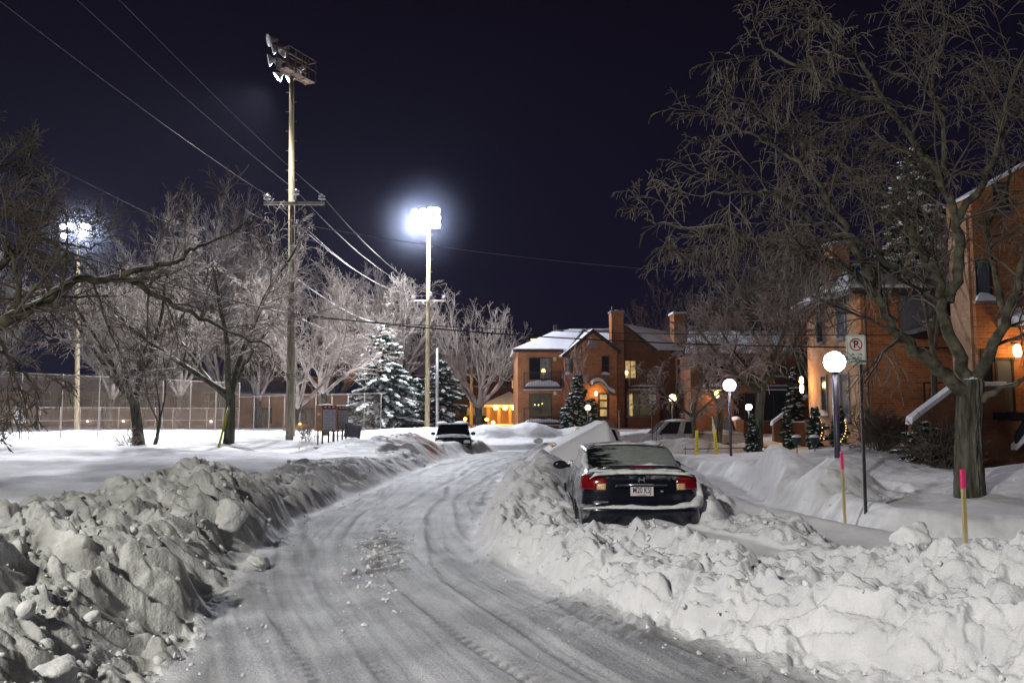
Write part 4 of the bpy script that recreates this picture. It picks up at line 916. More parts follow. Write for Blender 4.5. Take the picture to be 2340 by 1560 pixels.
# wires
def wire(label, a, b_, sag, r, mat, n=40, group='overhead wires', name='wire'):
    a = Vector(a); b_ = Vector(b_); pts = [a.lerp(b_, i/n)-Vector((0,0,sag*4*(i/n)*(1-i/n))) for i in range(n+1)]
    o = MB().tube(pts, r, 5).build(name, mat); return tag(o, label, 'wire', group)
prevs = [Vector((-11.9,-8,11.9)), Vector((-10.3,-8,12.3)), Vector((-8.9,-8,11.9))]
for k, nm in enumerate(('left','middle','right')):
    wire('bare wire from the upper left corner to the %s insulator of the near pole' % nm, prevs[k], tipsA[k], .75, .0075, M['wire'])
    wire('bare wire from the %s insulator of the near pole to the middle mast' % nm, tipsA[k], tipsB[k], .9, .011, M['wire'])
    wire('faint wire from the %s insulator of the middle mast to the short pole' % nm, tipsB[k], tipsT[k], 1.0, .013, M['wire'])
wire('single wire from the near pole fuse cutout towards the big right tree', P(690,513,36.7), P(2060,640,33), .55, .012, M['wire'])
wire('wire from the fuse cutout of the near pole down to the middle mast', P(690,513,36.7), P(976,675,64.8), 1.0, .012, M['wire'])
PL = Vector((-13.0,-5,7.2))
wire('thick black cable from the left edge to the near utility pole', Vector((-12.2,-4,6.6)), P(664,716,36.6), .65, .030, M['wire_black'], name='cable')
wire('thick black cable from the near pole over the brick house to the right edge', P(664,716,36.6), P(2420,792,26), .5, .026, M['wire_black'], 50, name='cable')
wire('upper black cable from the left edge to the near pole', Vector((-12.3,-4,8.7)), P(664,636,36.6), .5, .016, M['wire_black'], name='cable')
wire('second black cable from the near pole past the chimney', P(664,722,36.6), P(2420,760,24), .35, .014, M['wire_black'], 50, name='cable')
wire('brightly lit sagging cable from the near pole towards the floodlit white tree', P(672,632,36.7), P(845,733,62), .25, .028, M['wire_lit'] if 'wire_lit' in M else M['porcelain'], name='cable')
wire('grey cable from the floodlit tree to the middle mast', P(845,733,62), P(976,755,64.8), .4, .02, M['wire'], name='cable')
wire('snowy guy wire from the near pole down behind the mailboxes', P(676,722,36.7), P(815,778,55), .1, .018, M['wire'], name='cable')
# globe lamps
def globe_lamp(label, px, pyg, Y, rad, mat, px_base=None, postr=.05, power=None, grp='globe lamps on posts', col=(1,.93,1)):
    g = P(px, pyg, Y); b = Vector((g.x, g.y, gz(g.x, g.y))); root = thing('globe_lamp', label, 'lamp', b, 0, grp); z = g.z-b.z
    MB().tube([(0,0,-.5),(0,0,z-rad*.92)], postr, 14).build('post', M['lamp_post'], root)
    MB().lathe([(postr*1.05,z-rad*1.0),(postr*1.5,z-rad*.98),(postr*1.5,z-rad*.86)], (0,0,0), 14).build('collar', M['lamp_post'], root)
    gl = MB().ell((0,0,z), rad, rad, rad, 20).build('globe', mat, root)
    return root
M['lamp_post'] = noise_mat('dark blue grey lamp post', (.03,.03,.055), (.055,.055,.085), 6, .4, .05, spec=.5)
globe_lamp('nearest and largest white globe lamp beside the no parking sign', 1907, 827, 17, .215, M['lamp_white'], postr=.062)
globe_lamp('second white globe lamp on a slim post left of the forked tree', 1667, 880, 28, .205, M['lamp_white'], postr=.045)
globe_lamp('small warm globe lamp in front of the ground floor of the row houses', 1537, 909, 39, .175, M['lamp_warm'], postr=.05)
globe_lamp('small globe lamp glowing just left of the forked tree trunk', 1711, 930, 50, .18, M['lamp_white'], postr=.05)
globe_lamp('warm globe lamp beside the door of the brick house', 1343.5, 931, 56, .19, M['lamp_warm'], postr=.05)
# yellow guy guard
a = ground_at(498, 33.5, .0); t_ = P(531, 897, 35.2); gg = thing('guy_guard', 'long yellow plastic guy wire guard leaning against the thick bare tree', 'guy guard', a)
MB().tube([(0,0,-.2), (t_-a)], .05, 8).build('sleeve', noise_mat('yellow plastic', (.42,.40,.01), (.55,.52,.02), 4, .5, 0), gg)
MB().tube([(t_-a), (t_-a)*2.2], .01, 5).build('guy_wire', M['wire'], gg)
# survey stakes
M['stake_wood'] = noise_mat('new stake wood', (.42,.33,.16), (.58,.48,.26), 6, .8, .2, stretch=(4,4,.5)); M['pink'] = noise_mat('fluorescent pink paint', (.75,.03,.16), (.9,.06,.24), 8, .6, 0)
def stake(label, px, yt, yb, Y, w, lean=0):
    t = P(px, yt, Y); b_ = P(px, yb, Y); o = thing('survey_stake', label, 'stake', (b_.x, b_.y, b_.z-.02), 0, 'wooden survey stakes with pink tips'); h = t.z-b_.z+.02
    o.rotation_euler = (0, lean, .3)
    MB().box(-w/2,w/2,-w*.3,w*.3,-.35,h*.72).build('shaft', M['stake_wood'], o, .002); MB().box(-w/2-.001,w/2+.001,-w*.3-.001,w*.3+.001,h*.72,h).build('painted_tip', M['pink'], o, .002)
stake('thick wooden stake with a bright pink tip in front of the big tree', 2206, 1072, 1225, 9.0, .045)
stake('thin wooden stake with a pink upper half left of the no parking sign post', 1930, 1032, 1172, 12.3, .038, -.02)
# yellow driveway markers with rail
M['yellow'] = noise_mat('yellow marker plastic', (.55,.46,.01), (.7,.6,.02), 5, .5, 0)
for px, lean, lab in ((1591,.02,'left yellow marker post with black lettering'),(1637,-.08,'right tilted yellow marker post with black lettering')):
    b_ = ground_at(px, 29.5); o = thing('marker_post', lab, 'marker post', b_, 0, 'yellow marker posts'); o.rotation_euler = (0,lean,0)
    z1 = P(px, 983, 29.5).z-b_.z
    MB().box(-.055,.055,-.02,.02,-.2,z1).build('post', M['yellow'], o, .01)
    tt = 'TERRAIN'
    for i, ch in enumerate(tt): text('letter', ch, .11, M['sign_black'], o, (0,-.022,z1-.14-i*(z1-.2)/len(tt)), (math.pi/2, math.pi/2, 0), .001)
b_ = ground_at(1570, 29.9); rl = thing('low_rail', 'thin dark horizontal rail running behind the yellow marker posts', 'rail', b_)
q0 = P(1562,1026,29.9)-b_; q1 = P(1900,1018,29.9)-b_; MB().tube([q0,q1], .018, 6).build('rail', M['black_metal'], rl)
for px in (1566,1757,1860): q = P(px,1022,29.95)-b_; MB().tube([Vector((q.x,q.y,-.4)), Vector((q.x,q.y,P(px,1021,29.95).z-b_.z+.02))], .012, 5).build('upright', M['black_metal'], rl)
# snow marker rods in the snow heap before the pickup
for px, lab in ((1394+21,'pale snow marker rod in the heap left of the pickup wheel'),(1500,'dark thin rod in the snow in front of the pickup door'),):
    b_ = ground_at(px+0, 31); o = tag(MB().tube([b_-Vector((0,0,.2)), P(px, 968 if px > 1450 else 985, 31)], .014, 6).build('snow_marker', M['black_metal'] if px > 1450 else M['pink']), lab, 'marker rod')
# planters
for px, lab in ((1820,'dark planter bowl heaped with snow on a stand, left one'),(1861,'dark planter bowl heaped with snow on a stand, right one')):
    b_ = ground_at(px, 26.5); o = thing('planter', lab, 'planter', b_, 0, 'planter bowls in front of the houses'); zc = P(px, 1006, 26.5).z-b_.z
    MB().tube([(0,0,-.3),(0,0,zc-.1)], .015, 6).build('stand', M['black_metal'], o)
    MB().lathe([(.08,zc-.13),(.10,zc-.12),(.165,zc+.08),(.175,zc+.1),(.15,zc+.1)], (0,0,0), 16).build('bowl', noise_mat('dark teal pot', (.01,.025,.03), (.02,.04,.045), 6, .5, 0) if px < 1840 else bpy.data.materials['dark teal pot'], o)
    MB().ell((0,0,zc+.10), .16, .16, .09, 12).build('snow_cap', M['snow'], o)
# mailboxes
M['mail_brown'] = noise_mat('brown mailbox paint', (.22,.10,.03), (.30,.14,.045), 5, .5, .05); M['mail_grey'] = noise_mat('grey mailbox doors', (.36,.37,.42), (.48,.49,.54), 8, .4, .05, spec=.5); M['mail_red'] = noise_mat('dark red band', (.16,.01,.015), (.25,.02,.025), 5, .5, 0)
def mailbox(label, px, pyb, Y, w, d, h, legh, rz):
    b_ = ground_at(px, Y); o = thing('community_mailbox', label, 'mailbox', b_, rz, 'brown community mailboxes'); z0 = legh
    MB().box(-w/2,w/2,-d/2,d/2,z0,z0+h).build('cabinet', M['mail_brown'], o, .015)
    dr = MB(); n, m = 4, 7
    for i in range(n):
        for j in range(m): dr.box(-w/2+.03+i*(w-.06)/n+.006, -w/2+.03+(i+1)*(w-.06)/n-.006, -d/2-.012, -d/2, z0+.05+j*(h-.22)/m+.005, z0+.05+(j+1)*(h-.22)/m-.005)
    dr.build('door_panel', M['mail_grey'], o)
    MB().box(-w/2,w/2,-d/2-.008,-d/2,z0+h-.14,z0+h-.02).build('header_band', M['mail_red'], o)
    e = MB()
    for k in (-.28,0,.28): e.box(w*k-.05,w*k+.05,-d/2-.011,-d/2-.008,z0+h-.10,z0+h-.05)
    e.build('header_emblem', M['white_paint'], o)
    ar = MB(); ar.add([(-w/2-.004, y*d*1.05, z0+h*.66+z*h*.3) for y, z in ((-.32,.0),(.18,.20),(.08,.04),(.30,.0),(.08,-.04),(.18,-.20))], [(0,1,2),(0,2,3),(0,3,4),(0,4,5)]); ar.build('arrow_emblem', M['white_paint'], o)
    MB().ell((0,0,z0+h+.0), w*.5, d*.5, .05, 12).build('snow_cap', M['snow'], o)
    for sx_ in (-1,1):
        for sy in (-1,1): MB().box(sx_*w*.38-.025, sx_*w*.38+.025, sy*d*.34-.025, sy*d*.34+.025, -.4, z0).build('leg', M['lamp_post'] if sx_ > 0 else M['mail_brown'], o)
mailbox('left brown community mailbox with a white arrow on its side and grey doors', 744, 1015, 34, .62, .62, 1.05, .52, R(38))
mailbox('right brown community mailbox with grey doors partly hidden by its neighbour', 777, 1010, 35, .5, .5, .95, .55, R(38))
b_ = ground_at(803, 34.6); o = thing('newspaper_rack', 'small tilted slatted wire crate right of the mailboxes', 'crate', b_, R(15)); o.rotation_euler = (0,R(8),R(15))
s_ = MB(); 
for i in range(7): s_.box(-.3,.3,-.22,-.2,.12+i*.075,.15+i*.075)
for i in range(9): s_.box(-.3+i*.074,-.285+i*.074,-.235,-.22,.1,.65)
s_.box(-.3,.3,.2,.22,.1,.62); s_.build('slats', M['trim_grey'], o)
MB().box(-.32,-.3,-.23,.22,.1,.66).build('end_panel', M['lamp_post'], o); MB().box(.3,.32,-.23,.22,.1,.66).build('end_panel', M['lamp_post'], o)
# street lamp behind the photographer lighting the foreground
sl = thing('street_lamp', 'street lamp on a curved arm behind the photographer', 'lamp', (-10.7,-3.6,.3), math.pi)
MB().tube([(0,0,-.5),(0,0,7.5),(-.2,0,8.6),(-.9,0,9.0),(-2.0,0,9.05)], [.11,.09,.06,.045,.04], 12).build('post', M['metal'], sl)
MB().box(-2.5,-1.9,-.13,.13,8.95,9.1).build('lamp_head', M['metal'], sl, .02)
# ------------------------------------------------------------------ vehicles
def car_paint(name, col, frost=.5, metal=.3):
    m, nt, b = new_mat(name)
    b.inputs['Base Color'].default_value = rgba(col); b.inputs['Metallic'].default_value = metal; b.inputs['Roughness'].default_value = .22; b.inputs['Coat Weight'].default_value = .6; b.inputs['Coat Roughness'].default_value = .08
    tc = nd(nt, 'ShaderNodeTexCoord'); g = nd(nt, 'ShaderNodeSeparateXYZ'); nt.links.new(tc.outputs['Normal'], g.inputs[0])
    n = nd(nt, 'ShaderNodeTexNoise', Scale=5, Detail=8, Roughness=.7); nt.links.new(tc.outputs['Object'], n.inputs['Vector'])
    up = nd(nt, 'ShaderNodeMath', operation='MULTIPLY_ADD'); nt.links.new(g.outputs['Z'], up.inputs[0]); up.inputs[1].default_value = .35
    ab = nd(nt, 'ShaderNodeMath', operation='ABSOLUTE'); nt.links.new(g.outputs['X'], ab.inputs[0])
    a2 = nd(nt, 'ShaderNodeMath', operation='MULTIPLY_ADD'); nt.links.new(ab.outputs[0], a2.inputs[0]); a2.inputs[1].default_value = .30; nt.links.new(n.outputs['Fac'], a2.inputs[2])
    nt.links.new(a2.outputs[0], up.inputs[2])
    mr = nd(nt, 'ShaderNodeMapRange'); nt.links.new(up.outputs[0], mr.inputs['Value']); mr.inputs['From Min'].default_value = 1.02-frost*.5; mr.inputs['From Max'].default_value = 1.28-frost*.5
    s = nd(nt, 'ShaderNodeBsdfPrincipled'); s.inputs['Base Color'].default_value = (.42,.42,.45,1); s.inputs['Roughness'].default_value = .8
    mx = nd(nt, 'ShaderNodeMixShader'); mm = nd(nt, 'ShaderNodeMath', operation='MULTIPLY'); nt.links.new(mr.outputs[0], mm.inputs[0]); mm.inputs[1].default_value = .85
    nt.links.new(mm.outputs[0], mx.inputs[0]); nt.links.new(b.outputs[0], mx.inputs[1]); nt.links.new(s.outputs[0], mx.inputs[2]); nt.links.new(mx.outputs[0], nt.nodes['Material Output'].inputs['Surface'])
    return m
def frosted_glass():
    m, nt, b = new_mat('frosted rear window'); b.inputs['Roughness'].default_value = .12; b.inputs['Base Color'].default_value = (.008,.009,.012,1)
    tc = nd(nt, 'ShaderNodeTexCoord'); sx = nd(nt, 'ShaderNodeSeparateXYZ'); nt.links.new(tc.outputs['Object'], sx.inputs[0])
    mp = nd(nt, 'ShaderNodeMapping'); mp.inputs['Scale'].default_value = (1.2,4.5,4.5); nt.links.new(tc.outputs['Object'], mp.inputs['Vector'])
    n = nd(nt, 'ShaderNodeTexNoise', Scale=2.6, Detail=7, Roughness=.65); nt.links.new(mp.outputs[0], n.inputs['Vector'])
    a = nd(nt, 'ShaderNodeMath', operation='MULTIPLY_ADD'); nt.links.new(sx.outputs['X'], a.inputs[0]); a.inputs[1].default_value = .62; nt.links.new(n.outputs['Fac'], a.inputs[2])
    mr = nd(nt, 'ShaderNodeMapRange'); nt.links.new(a.outputs[0], mr.inputs['Value']); mr.inputs['From Min'].default_value = .24; mr.inputs['From Max'].default_value = .34
    s = nd(nt, 'ShaderNodeBsdfPrincipled'); s.inputs['Roughness'].default_value = .85
    n2 = nd(nt, 'ShaderNodeTexNoise', Scale=7, Detail=5); nt.links.new(mp.outputs[0], n2.inputs['Vector']); r = nd(nt, 'ShaderNodeValToRGB'); r.color_ramp.elements[0].color = (.17,.19,.18,1); r.color_ramp.elements[1].color = (.30,.32,.31,1)
    r.color_ramp.elements[0].position = .3; r.color_ramp.elements[1].position = .7; nt.links.new(n2.outputs['Fac'], r.inputs[0]); nt.links.new(r.outputs[0], s.inputs['Base Color'])
    mx = nd(nt, 'ShaderNodeMixShader'); nt.links.new(mr.outputs[0], mx.inputs[0]); nt.links.new(b.outputs[0], mx.inputs[1]); nt.links.new(s.outputs[0], mx.inputs[2]); nt.links.new(mx.outputs[0], nt.nodes['Material Output'].inputs['Surface'])
    return m
M['car_navy'] = car_paint('dark navy car paint', (.008,.010,.018), .5); M['frost_glass'] = frosted_glass()
M['tail_red'] = noise_mat('red lens', (.13,.003,.005), (.24,.006,.007), 14, .12, 0, spec=.7); M['tail_amber'] = noise_mat('pale amber lens', (.55,.33,.17), (.7,.45,.25), 30, .2, .1, spec=.6)
M['chrome'] = noise_mat('chrome', (.6,.6,.62), (.75,.75,.76), 8, .15, 0, metal=1); M['rubber'] = noise_mat('tyre rubber', (.01,.01,.01), (.02,.02,.02), 10, .8, .1); M['black_plastic'] = noise_mat('black plastic', (.008,.008,.009), (.016,.016,.017), 20, .45, .05)
def catmull(A, n, axis):
    A = np.moveaxis(A, axis, 0); out = []
    for i in range(len(A)-1):
        p0, p1, p2, p3 = A[max(i-1,0)], A[i], A[i+1], A[min(i+2,len(A)-1)]
        for k in range(n):
            t = k/n; m1 = (p2-p0)*.42; m2 = (p3-p1)*.42
            out.append((2*t**3-3*t*t+1)*p1+(t**3-2*t*t+t)*m1+(-2*t**3+3*t*t)*p2+(t**3-t*t)*m2)
    out.append(A[-1]); return np.moveaxis(np.array(out), 0, axis)
# -- sedan: local x right, y forward from the rear bumper, z up
def sedan(label, loc, rz, tilt=0):
    root = thing('parked_car', label, 'car', loc, rz)
    ZS = [.20,.34,.60,.66,.84,.99,1.05]
    # stations: rear centre, .. ; per station list of 10 (x,y,z)
    def rear(x, y, yb):  # x half position at full width, y of bumper
        fx = [.97,1.0,1.0,.985,.985,.97,.93]; dy = [.10,.0,-.01,.07,.09,.12,.20]
        return [(x*f, y+d, z) for f, d, z in zip(fx, dy, ZS)]
    def deck(x6, y6, yc, zc, mid=((.66,.5),(.33,.85))):
        out = []
        for f, g in mid: out.append((x6*f, y6+(yc-y6)*g, 1.05+(zc-1.05)*g))
        out.append((0, yc, zc)); return out
    S = []
    r = rear(.0001, -.02, 0); S.append(r+[(0,.20,1.055),(0,.21,1.056),(0,.22,1.057)])
    r = rear(.42, -.005, 0); S.append(r+[(.28,.21,1.058),(.14,.225,1.06),(0,.24,1.06)])
    r = rear(.66, .05, 0); S.append(r+[(.42,.27,1.062),(.2,.29,1.068),(0,.30,1.07)])
    r = rear(.80, .17, 0); S.append(r+[(.52,.38,1.068),(.26,.42,1.076),(0,.43,1.08)])
    def side(y, w, belt, top, zt, gx=.80, rx=.62, z7=1.2, zr=None):
        return [(w*.94,y,.20),(w*.985,y,.34),(w,y,.58),(w*1.0,y,.66),(w*.985,y,.84),(w*.955,y,.965),(belt,y,1.03)]+[(gx*top[0],y,z7),(rx*top[1],y,zr or zt-.05),(0,y,zt)]
    S.append(side(.55,.84,.74,(.62/.8,.30/.62),1.095,z7=1.075,zr=1.09))
    S.append(side(.82,.853,.76,(.80,.60),1.10,z7=1.11,zr=1.105))
    S.append(side(1.12,.855,.775,(.86,.88),1.235,z7=1.16,zr=1.21))
    S.append(side(1.45,.857,.78,(.865,.955),1.385,z7=1.20,zr=1.335))
    S.append(side(1.75,.858,.785,(.87,.98),1.428,z7=1.21,zr=1.375))
    S.append(side(2.3,.858,.785,(.875,1.0),1.44,z7=1.22,zr=1.39))
    S.append(side(2.75,.858,.78,(.865,.97),1.41,z7=1.20,zr=1.36))
    S.append(side(3.15,.855,.77,(.82,.86),1.22,z7=1.12,zr=1.19))
    S.append(side(3.5,.85,.75,(.72,.60),1.02,z7=1.02,zr=1.03))
    S.append(side(4.05,.82,.70,(.6,.5),.93,z7=.97,zr=.96))
    S.append([(.72,4.36,.22),(.74,4.40,.34),(.74,4.42,.52),(.73,4.40,.60),(.68,4.34,.72),(.6,4.28,.82),(.5,4.22,.86),(.35,4.2,.87),(.17,4.22,.88),(0,4.22,.88)])
    S.append([(0,4.46,.22),(0,4.50,.34),(0,4.50,.52),(0,4.48,.60),(0,4.42,.72),(0,4.36,.80),(0,4.30,.84),(0,4.28,.85),(0,4.26,.86),(0,4.24,.86)])
    A = np.array(S, dtype=float); NU, NV = 8, 8
    G = catmull(catmull(A, NU, 0), NV, 1); nu, nv = G.shape[:2]
    parts = {}
    def lab(u, v):
        if 1.2 < u < 3.4 and 4.12 < v < 5.6 and not (u < 1.5 and v > 5.2):
            if u < 1.7 and v < 4.6: return 'reversing_light'
            return 'tail_light'
        if 5.15 < u < 7.25 and v > 7.25: return 'rear_window'
        if 10.1 < u < 11.9 and v > 7.3: return 'windscreen'
        if 6.45 < u < 11.2 and 6.25 < v < 7.75 and not (9.0 < u < 9.25): return 'side_window'
        if 5.02 < u <= 5.15 and v > 7.1: return 'seal'
        if 6.3 < u < 11.3 and 6.1 < v < 7.85: return 'seal'
        if v < 1.0: return 'sill'
        return 'body'
    Gm = G.copy(); Gm[...,0] *= -1
    for sgn, GG in ((1,G),(-1,Gm)):
        for i in range(nu-1):
            for j in range(nv-1):
                u = (i+.5)/NU; v = (j+.5)/NV; l = lab(u, v)
                key = l if l in ('body','rear_window','windscreen','seal','sill') else (l, sgn)
                parts.setdefault(key, []).append((sgn, i, j))
    mats = {'body':M['car_navy'],'rear_window':M['frost_glass'],'windscreen':M['glass'],'side_window':M['side_glass'],'seal':M['black_plastic'],'sill':M['black_plastic'],'tail_light':M['tail_red'],'reversing_light':M['tail_amber']}
    allp = np.concatenate([G.reshape(-1,3), Gm.reshape(-1,3)])
    objs = {}
    for key, cells in parts.items():
        nm = key if isinstance(key, str) else key[0]; f = []
        for sgn, i, j in cells:
            o = 0 if sgn > 0 else nu*nv; q = [o+i*nv+j, o+(i+1)*nv+j, o+(i+1)*nv+j+1, o+i*nv+j+1]
            f.append(q if sgn > 0 else q[::-1])
        f = np.array(f); used, inv = np.unique(f, return_inverse=True)
        ob = mesh_obj(nm, allp[used], inv.reshape(f.shape), mats[nm], root, smooth=True); objs[key] = ob
        bm = bmesh.new(); bm.from_mesh(ob.data); bmesh.ops.remove_doubles(bm, verts=bm.verts, dist=.0015)
        if nm in ('tail_light','reversing_light'): bmesh.ops.solidify(bm, geom=bm.faces[:], thickness=-.012)
        bmesh.ops.recalc_face_normals(bm, faces=bm.faces)
        bm.to_mesh(ob.data); bm.free(); ob.data.polygons.foreach_set('use_smooth', np.ones(len(ob.data.polygons), bool))
    # boot lid seams, handle bar, plate, emblem
    ln = MB()
    for s in (-1,1): ln.tube([(s*.50,.115,1.035),(s*.49,.10,.9),(s*.44,.085,.72),(s*.40,.082,.68)], .004, 5)
    ln.tube([(-.40,.080,.68),(0,.055,.675),(.40,.080,.68)], .004, 5); ln.build('lid_seam', M['black_plastic'], root)
    MB().prism([(-.36,.905),(.36,.905),(.34,.93),(-.34,.93)], 1, .025, .075).build('lid_handle_bar', M['car_navy'], root, .008)
    MB().tube([(-.34,.028,.932),(.34,.028,.932)], .005, 6).build('chrome_strip', M['chrome'], root)
    pl = MB().box(-.155,.155,.0,.006,.785,.94).build('licence_plate', M['plate'], root, .002); pl.location = (.0,.035,0)
    text('plate_number', 'M20 KSJ', .112, M['plate_blue'], pl, (0,-.002,.857), ext=.001, sx=.66, bold=.012)
    text('lettering', 'Québec', .026, M['plate_blue'], pl, (.0,-.002,.924), ext=.001)
    text('lettering', 'Je me souviens', .02, M['plate_blue'], pl, (0,-.002,.797), ext=.001)
    pf = MB(); pf.box(-.165,.165,.007,.012,.775,.785); pf.box(-.165,.165,.007,.012,.94,.95); pf.box(-.165,-.155,.007,.012,.785,.94); pf.box(.155,.165,.007,.012,.785,.94); pf.build('plate_frame', M['black_plastic'], root).location = (0,.03,0)
    em = MB(); s_ = .045
    em.add([(x,.062,z) for x,z in ((-s_,.965),(-s_*.72,.965),(-s_*.5,1.03),(-s_*.85,1.03))],[(0,1,2,3)]); em.add([(x,.062,z) for x,z in ((s_,.965),(s_*.72,.965),(s_*.5,1.03),(s_*.85,1.03))],[(3,2,1,0)]); em.add([(x,.062,z) for x,z in ((-s_*.65,.99),(s_*.65,.99),(s_*.6,1.003),(-s_*.6,1.003))],[(0,1,2,3)])
    em.build('emblem', M['chrome'], root)
    bd = MB(); bd.box(-.66,-.46,.012,.02,.70,.712); bd.build('badge', M['chrome'], root)
    MB().lathe([(.022,0),(.022,.012),(.0,.014)], (.27,.045,.85), 10, Matrix.Rotation(R(90),3,'X')).build('lock', M['chrome'], root)
    # spoiler
    sp_ = MB(); prof = []
    n = 14; top = []; 
    for i in range(n+1):
        x = -.64+1.28*i/n; e_ = abs(x)/.64; z = 1.165-.075*e_**5; y = .20+.10*e_**3
        top.append((x, y, z))
    for i in range(n):
        a_, b2 = top[i], top[i+1]
        pr = lambda q: [(q[0],q[1]-.015,q[2]),(q[0],q[1]+.0,q[2]+.018),(q[0],q[1]+.13,q[2]+.01),(q[0],q[1]+.13,q[2]-.008),(q[0],q[1]+.0,q[2]-.022)]
        A_, B_ = pr(a_), pr(b2); sp_.add(A_+B_, [(k,(k+1)%5,(k+1)%5+5,k+5) for k in range(5)], True)
    for s in (-1,1): sp_.box(s*.60-.02, s*.60+.02, .26,.38,1.05,1.12)
    sp_.build('spoiler', M['car_navy_clean'], root)
    MB().box(-.17,.17,.168,.19,1.145,1.165).build('brake_light', M['tail_red'], root, .004)
    # mirrors
    for s in (-1,1):
        mi = MB().ell((s*.97,2.95,1.02), .125, .07, .075, 16).build('wing_mirror', M['car_navy_clean'], root)
        MB().tube([(s*.80,2.98,1.0),(s*.9,2.96,1.0)], .03, 8).build('mirror_arm', M['black_plastic'], mi)
        MB().ell((s*.975,2.905,1.02), .10, .03, .058, 14).build('mirror_glass', M['glass'], mi)
        # door handles
        MB().box(s*.853-.012,s*.853+.012,1.62,1.80,.83,.86).build('door_handle', M['car_navy_clean'], root, .006)
        hs = MB(); hs.tube([(s*.862,1.30,.30),(s*.868,1.30,.86),(s*.84,1.36,.98)], .004, 5); hs.tube([(s*.868,2.15,.28),(s*.868,2.15,.9)], .004, 5); hs.tube([(s*.872,.9,.60),(s*.874,2.6,.60)], .012, 6); hs.build('door_seams', M['black_plastic'], root)
    def wheel(x, y, s):
        rot = Matrix.Rotation(R(90),3,'Y')
        t = MB().lathe([(.21,-.09),(.30,-.095),(.315,-.07),(.315,.07),(.30,.095),(.21,.09)], (0,0,0), 26, rot).build('wheel', M['rubber'], root); t.location = (x,y,.31)
        MB().lathe([(.205,s*.06),(.19,s*.085),(.06,s*.07),(.001,s*.075)], (0,0,0), 22, rot).build('rim', M['metal'], t)
        return t
    for s in (-1,1):
        wheel(s*.775,.93,s); wheel(s*.775,3.55,s)
        a = MB(); n = 14
        for k in range(n): 
            t0, t1 = math.pi*k/n, math.pi*(k+1)/n
            for yc in (.93,3.55):
                a.add([(s*(.866 if q else .80), yc+rr*math.cos(t), .31+rr*math.sin(t)) for rr in (.36,) for t, q in ((t0,0),(t0,1),(t1,1),(t1,0))], [(0,1,2,3)])
                a.add([(s*.868, yc+rr*math.cos(t), .31+rr*math.sin(t)) for rr, t in ((.30,t0),(.365,t0),(.365,t1),(.30,t1))], [(0,1,2,3)])
        a.build('wheel_arch', M['black_plastic'], root)
    return root, G
M['plate'] = noise_mat('pale plate', (.62,.55,.54), (.7,.64,.63), 8, .5, 0); M['plate_blue'] = noise_mat('plate lettering', (.02,.03,.10), (.03,.045,.14), 8, .5, 0)
M['car_navy_clean'] = noise_mat('glossy navy paint', (.007,.008,.014), (.012,.013,.022), 6, .18, 0, spec=.7)
M['side_glass'] = snow_on(glass_mat('icy side glass', (.02,.02,.025), .1), .8, -.75, 9, .25, (.35,.34,.36))
CARLOC = Vector((1.76,11.35,-.02))
SED, SG_ = sedan('dark navy sedan with a rear spoiler snowed in at the roadside, seen from behind', CARLOC, R(-.6))
# snow ledges on the sedan: soft irregular ridges
M['car_snow'] = noise_mat('clinging snow', (.6,.62,.62), (.78,.79,.79), 6, .85, .6, 30, .2, dist=.02)
def snow_ledge(name, pts, w, h, parent, mat=None, seed=0, seg=.03, n=10):
    """pts: centre line; w,h: half width and height (may be lists)"""
    rng = np.random.default_rng(seed); P_ = [Vector(p) for p in pts]; fine = []
    for i in range(len(P_)-1):
        L = (P_[i+1]-P_[i]).length; m = max(2, int(L/seg))
        for k in range(m): fine.append((i+k/m, P_[i].lerp(P_[i+1], k/m)))
    fine.append((len(P_)-1, P_[-1])); V = []; N = len(fine)
    ws = w if isinstance(w, list) else [w]*len(P_); hs = h if isinstance(h, list) else [h]*len(P_)
    rw = .65+.7*fbm(np.arange(N)*.35, np.zeros(N)+seed, 5+seed, 3); rh = .55+.9*fbm(np.arange(N)*.3, np.zeros(N)+seed*3, 9+seed, 3)
    for a, (t, p) in enumerate(fine):
        i = min(int(t), len(P_)-2); f = t-i; ww = (ws[i]*(1-f)+ws[i+1]*f)*rw[a]; hh = (hs[i]*(1-f)+hs[i+1]*f)*rh[a]
        d = (P_[i+1]-P_[i]).normalized(); sd = Vector((d.y,-d.x,0)).normalized() if abs(d.z) < .98 else Vector((1,0,0)); e_ = max(.15, math.sin(math.pi*min(1, max(0, a/(N-1))))**.3)
        for k in range(n):
            th = math.pi*2*k/n; c_, s_ = math.cos(th), math.sin(th); j = 1+rng.normal(0,.05)
            V.append(p+sd*(ww*c_*e_*j)+Vector((0,0,(hh*s_ if s_ > 0 else hh*.35*s_)*e_*j)))
    Fq = np.array([(i*n+k, i*n+(k+1)%n, (i+1)*n+(k+1)%n, (i+1)*n+k) for i in range(N-1) for k in range(n)])
    return mesh_obj(name, [tuple(v) for v in V], Fq, mat or M['car_snow'], parent, smooth=True)
snow_ledge('snow_ledge', [(-.70,.13,1.0),(-.62,.10,1.06),(-.3,.19,1.075),(0,.18,1.08),(.3,.19,1.08),(.62,.12,1.065),(.72,.2,1.03)], .065, .045, SED, seed=1)
snow_ledge('snow_ledge', [(-.70,.34,1.09),(-.45,.34,1.10),(0,.36,1.10),(.45,.34,1.10),(.70,.40,1.09)], .16, .055, SED, seed=2)
snow_ledge('snow_ledge', [(-.80,.12,.60),(-.55,.02,.625),(-.2,-.01,.63),(.15,-.01,.62),(.45,.0,.63),(.72,.06,.66),(.82,.2,.72)], [.04,.045,.05,.045,.05,.08,.11], [.025,.03,.045,.03,.04,.10,.16], SED, seed=3)
